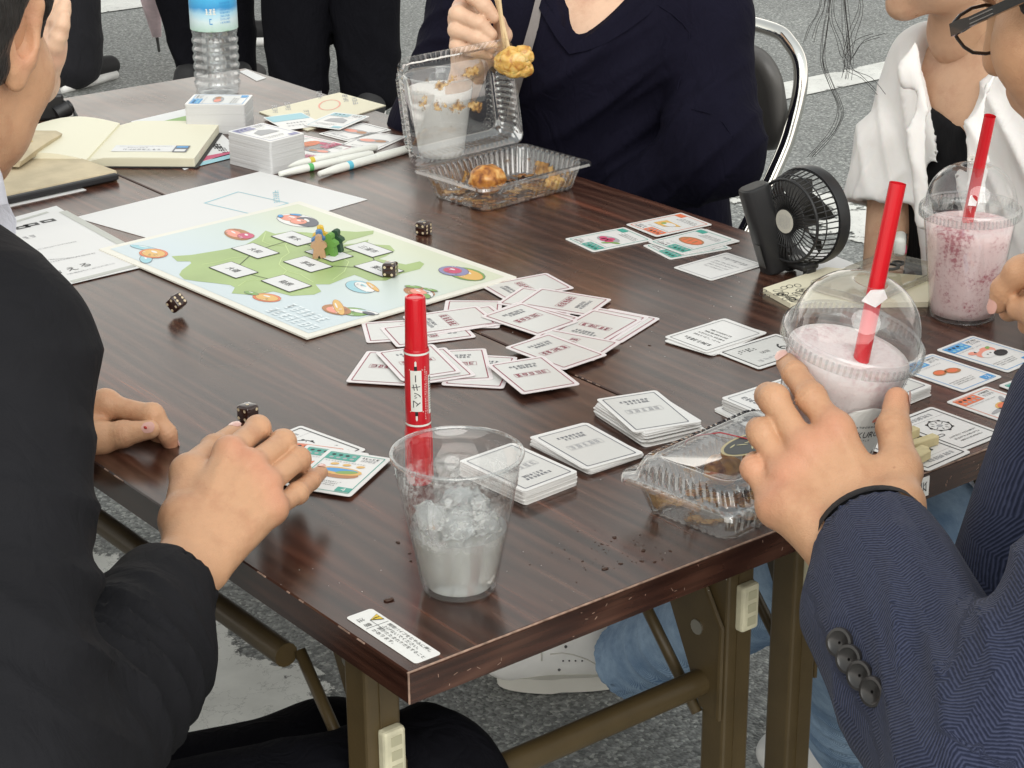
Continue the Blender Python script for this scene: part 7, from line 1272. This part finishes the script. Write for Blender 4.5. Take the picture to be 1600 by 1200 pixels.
fg = gr(376, 70); standing('standing person with bare legs in black shoes and red socks', [(fg.x, fg.y), (fg.x + .26, fg.y - .06)], [(fg.x - .02, fg.y + .05), (fg.x + .16, fg.y - .02)], LEGSK, None, .060, .038, shoe=((V(.75, -.45, 0)).normalized(), BLKSHOE), bare=True)
# red sock only on the further foot
s3 = MB(); s3.tube([V(0, 0, 0), V(0, 0, .05)], [.056, .050], 14); tag(s3.build('sock', mat('red_sock', (.38, .02, .04), .8), bpy.data.objects[[o.name for o in COL.objects if o.get('label', '').startswith('standing person with bare')][0]], (.26, -.06, .065), smooth=True), kind=None)
um = gr(249, 84); ub_ = thing('umbrella', 'closed pale pink umbrella pointing down beside standing legs', 'umbrella', V(um.x, um.y, .01)); topv = K(226, -60, 6.0) - ub_.location; PINK = cloth_mat('pink_nylon', (.90, .70, .74), .5, 400, .1); mb = MB(); a_ = topv * .18; rings = []
for k in range(9):
    t = k / 8; c = a_ + (topv * 1.6 - a_) * t; rr = .012 + .045 * t; rings.append([c + V(math.cos(q) * rr * (1 + .25 * (i % 2)), math.sin(q) * rr * (1 + .25 * (i % 2)), 0) for i, q in enumerate([2 * math.pi * j / 20 for j in range(20)])])
mb.loft(rings, cap0=True, cap1=True); mb.build('canopy', PINK, ub_, smooth=True); mb = MB(); mb.tube([V(0, 0, 0), topv * .22], .005, 8); mb.build('ferrule', FANG, ub_, smooth=True)
# ------------------------------------------------------------------ pipe chair
CHROME = mat('chrome_tube', (.75, .74, .70), .12, 1.0); PADM = mat('chair_vinyl', (.10, .095, .09), .38, bump=.12, bscale=220)
cx = 1.425; y0, y1 = .985, 1.40; chr_ = thing('pipe_chair', 'folding pipe chair with dark vinyl back and chrome tube', 'chair', (cx, (y0 + y1) / 2, 0)); O = chr_.location
def ch(x, y, z): return V(x, y, z) - O
zt = .815; path = [ch(.99, y0, .012), ch(1.18, y0, .35), ch(1.365, y0, .61), ch(1.412, y0 + .002, .70), ch(1.432, y0 + .012, .765), ch(1.440, y0 + .045, .80), ch(1.442, y0 + .10, zt), ch(1.442, y1 - .10, zt), ch(1.440, y1 - .045, .80), ch(1.432, y1 - .012, .765), ch(1.412, y1 - .002, .70), ch(1.365, y1, .61), ch(1.18, y1, .35), ch(.99, y1, .012)]
sm_ = []
for j in range(len(path) - 1):
    a, b2, c2, e = path[max(0, j - 1)], path[j], path[j + 1], path[min(len(path) - 1, j + 2)]
    for t in (0, .2, .4, .6, .8): sm_.append(.5 * ((2 * b2) + (c2 - a) * t + (2 * a - 5 * b2 + 4 * c2 - e) * t * t + (3 * b2 - a - 3 * c2 + e) * t ** 3))
sm_.append(path[-1]); mb = MB(); mb.tube(sm_, .0112, 14); mb.build('back_tube', CHROME, chr_, smooth=True)
mb = MB(); mb.M = Matrix.Translation(ch(1.408, (y0 + y1) / 2, .715)) @ Matrix.Rotation(R(-14), 4, 'Y'); rings = []
for x_, s_ in ((-.016, .90), (-.013, .97), (-.004, 1.0), (.010, .99), (.016, .93)): rings.append([(x_ + .03 * ((2 * yy_ / .39) ** 2 - .5) * -.5, yy_, zz_) for yy_, zz_ in rrect(.385 * s_, .165 * s_, .055 * s_, 8)])
mb.loft(rings, cap0=True, cap1=True); mb.build('back_pad', PADM, chr_, smooth=True, autosmooth=60)
for yy_ in (y0 + .02, y1 - .02): mb = MB(); mb.tube([ch(1.55, yy_, .012), ch(1.36, yy_, .30), ch(1.15, yy_, .42)], .011, 12); mb.build('rear_leg', CHROME, chr_, smooth=True)
mb = MB(); mb.bbox(ch(1.20, (y0 + y1) / 2, .435), (.36, .38, .035), .015, seg=3); mb.build('seat', PADM, chr_, smooth=True)
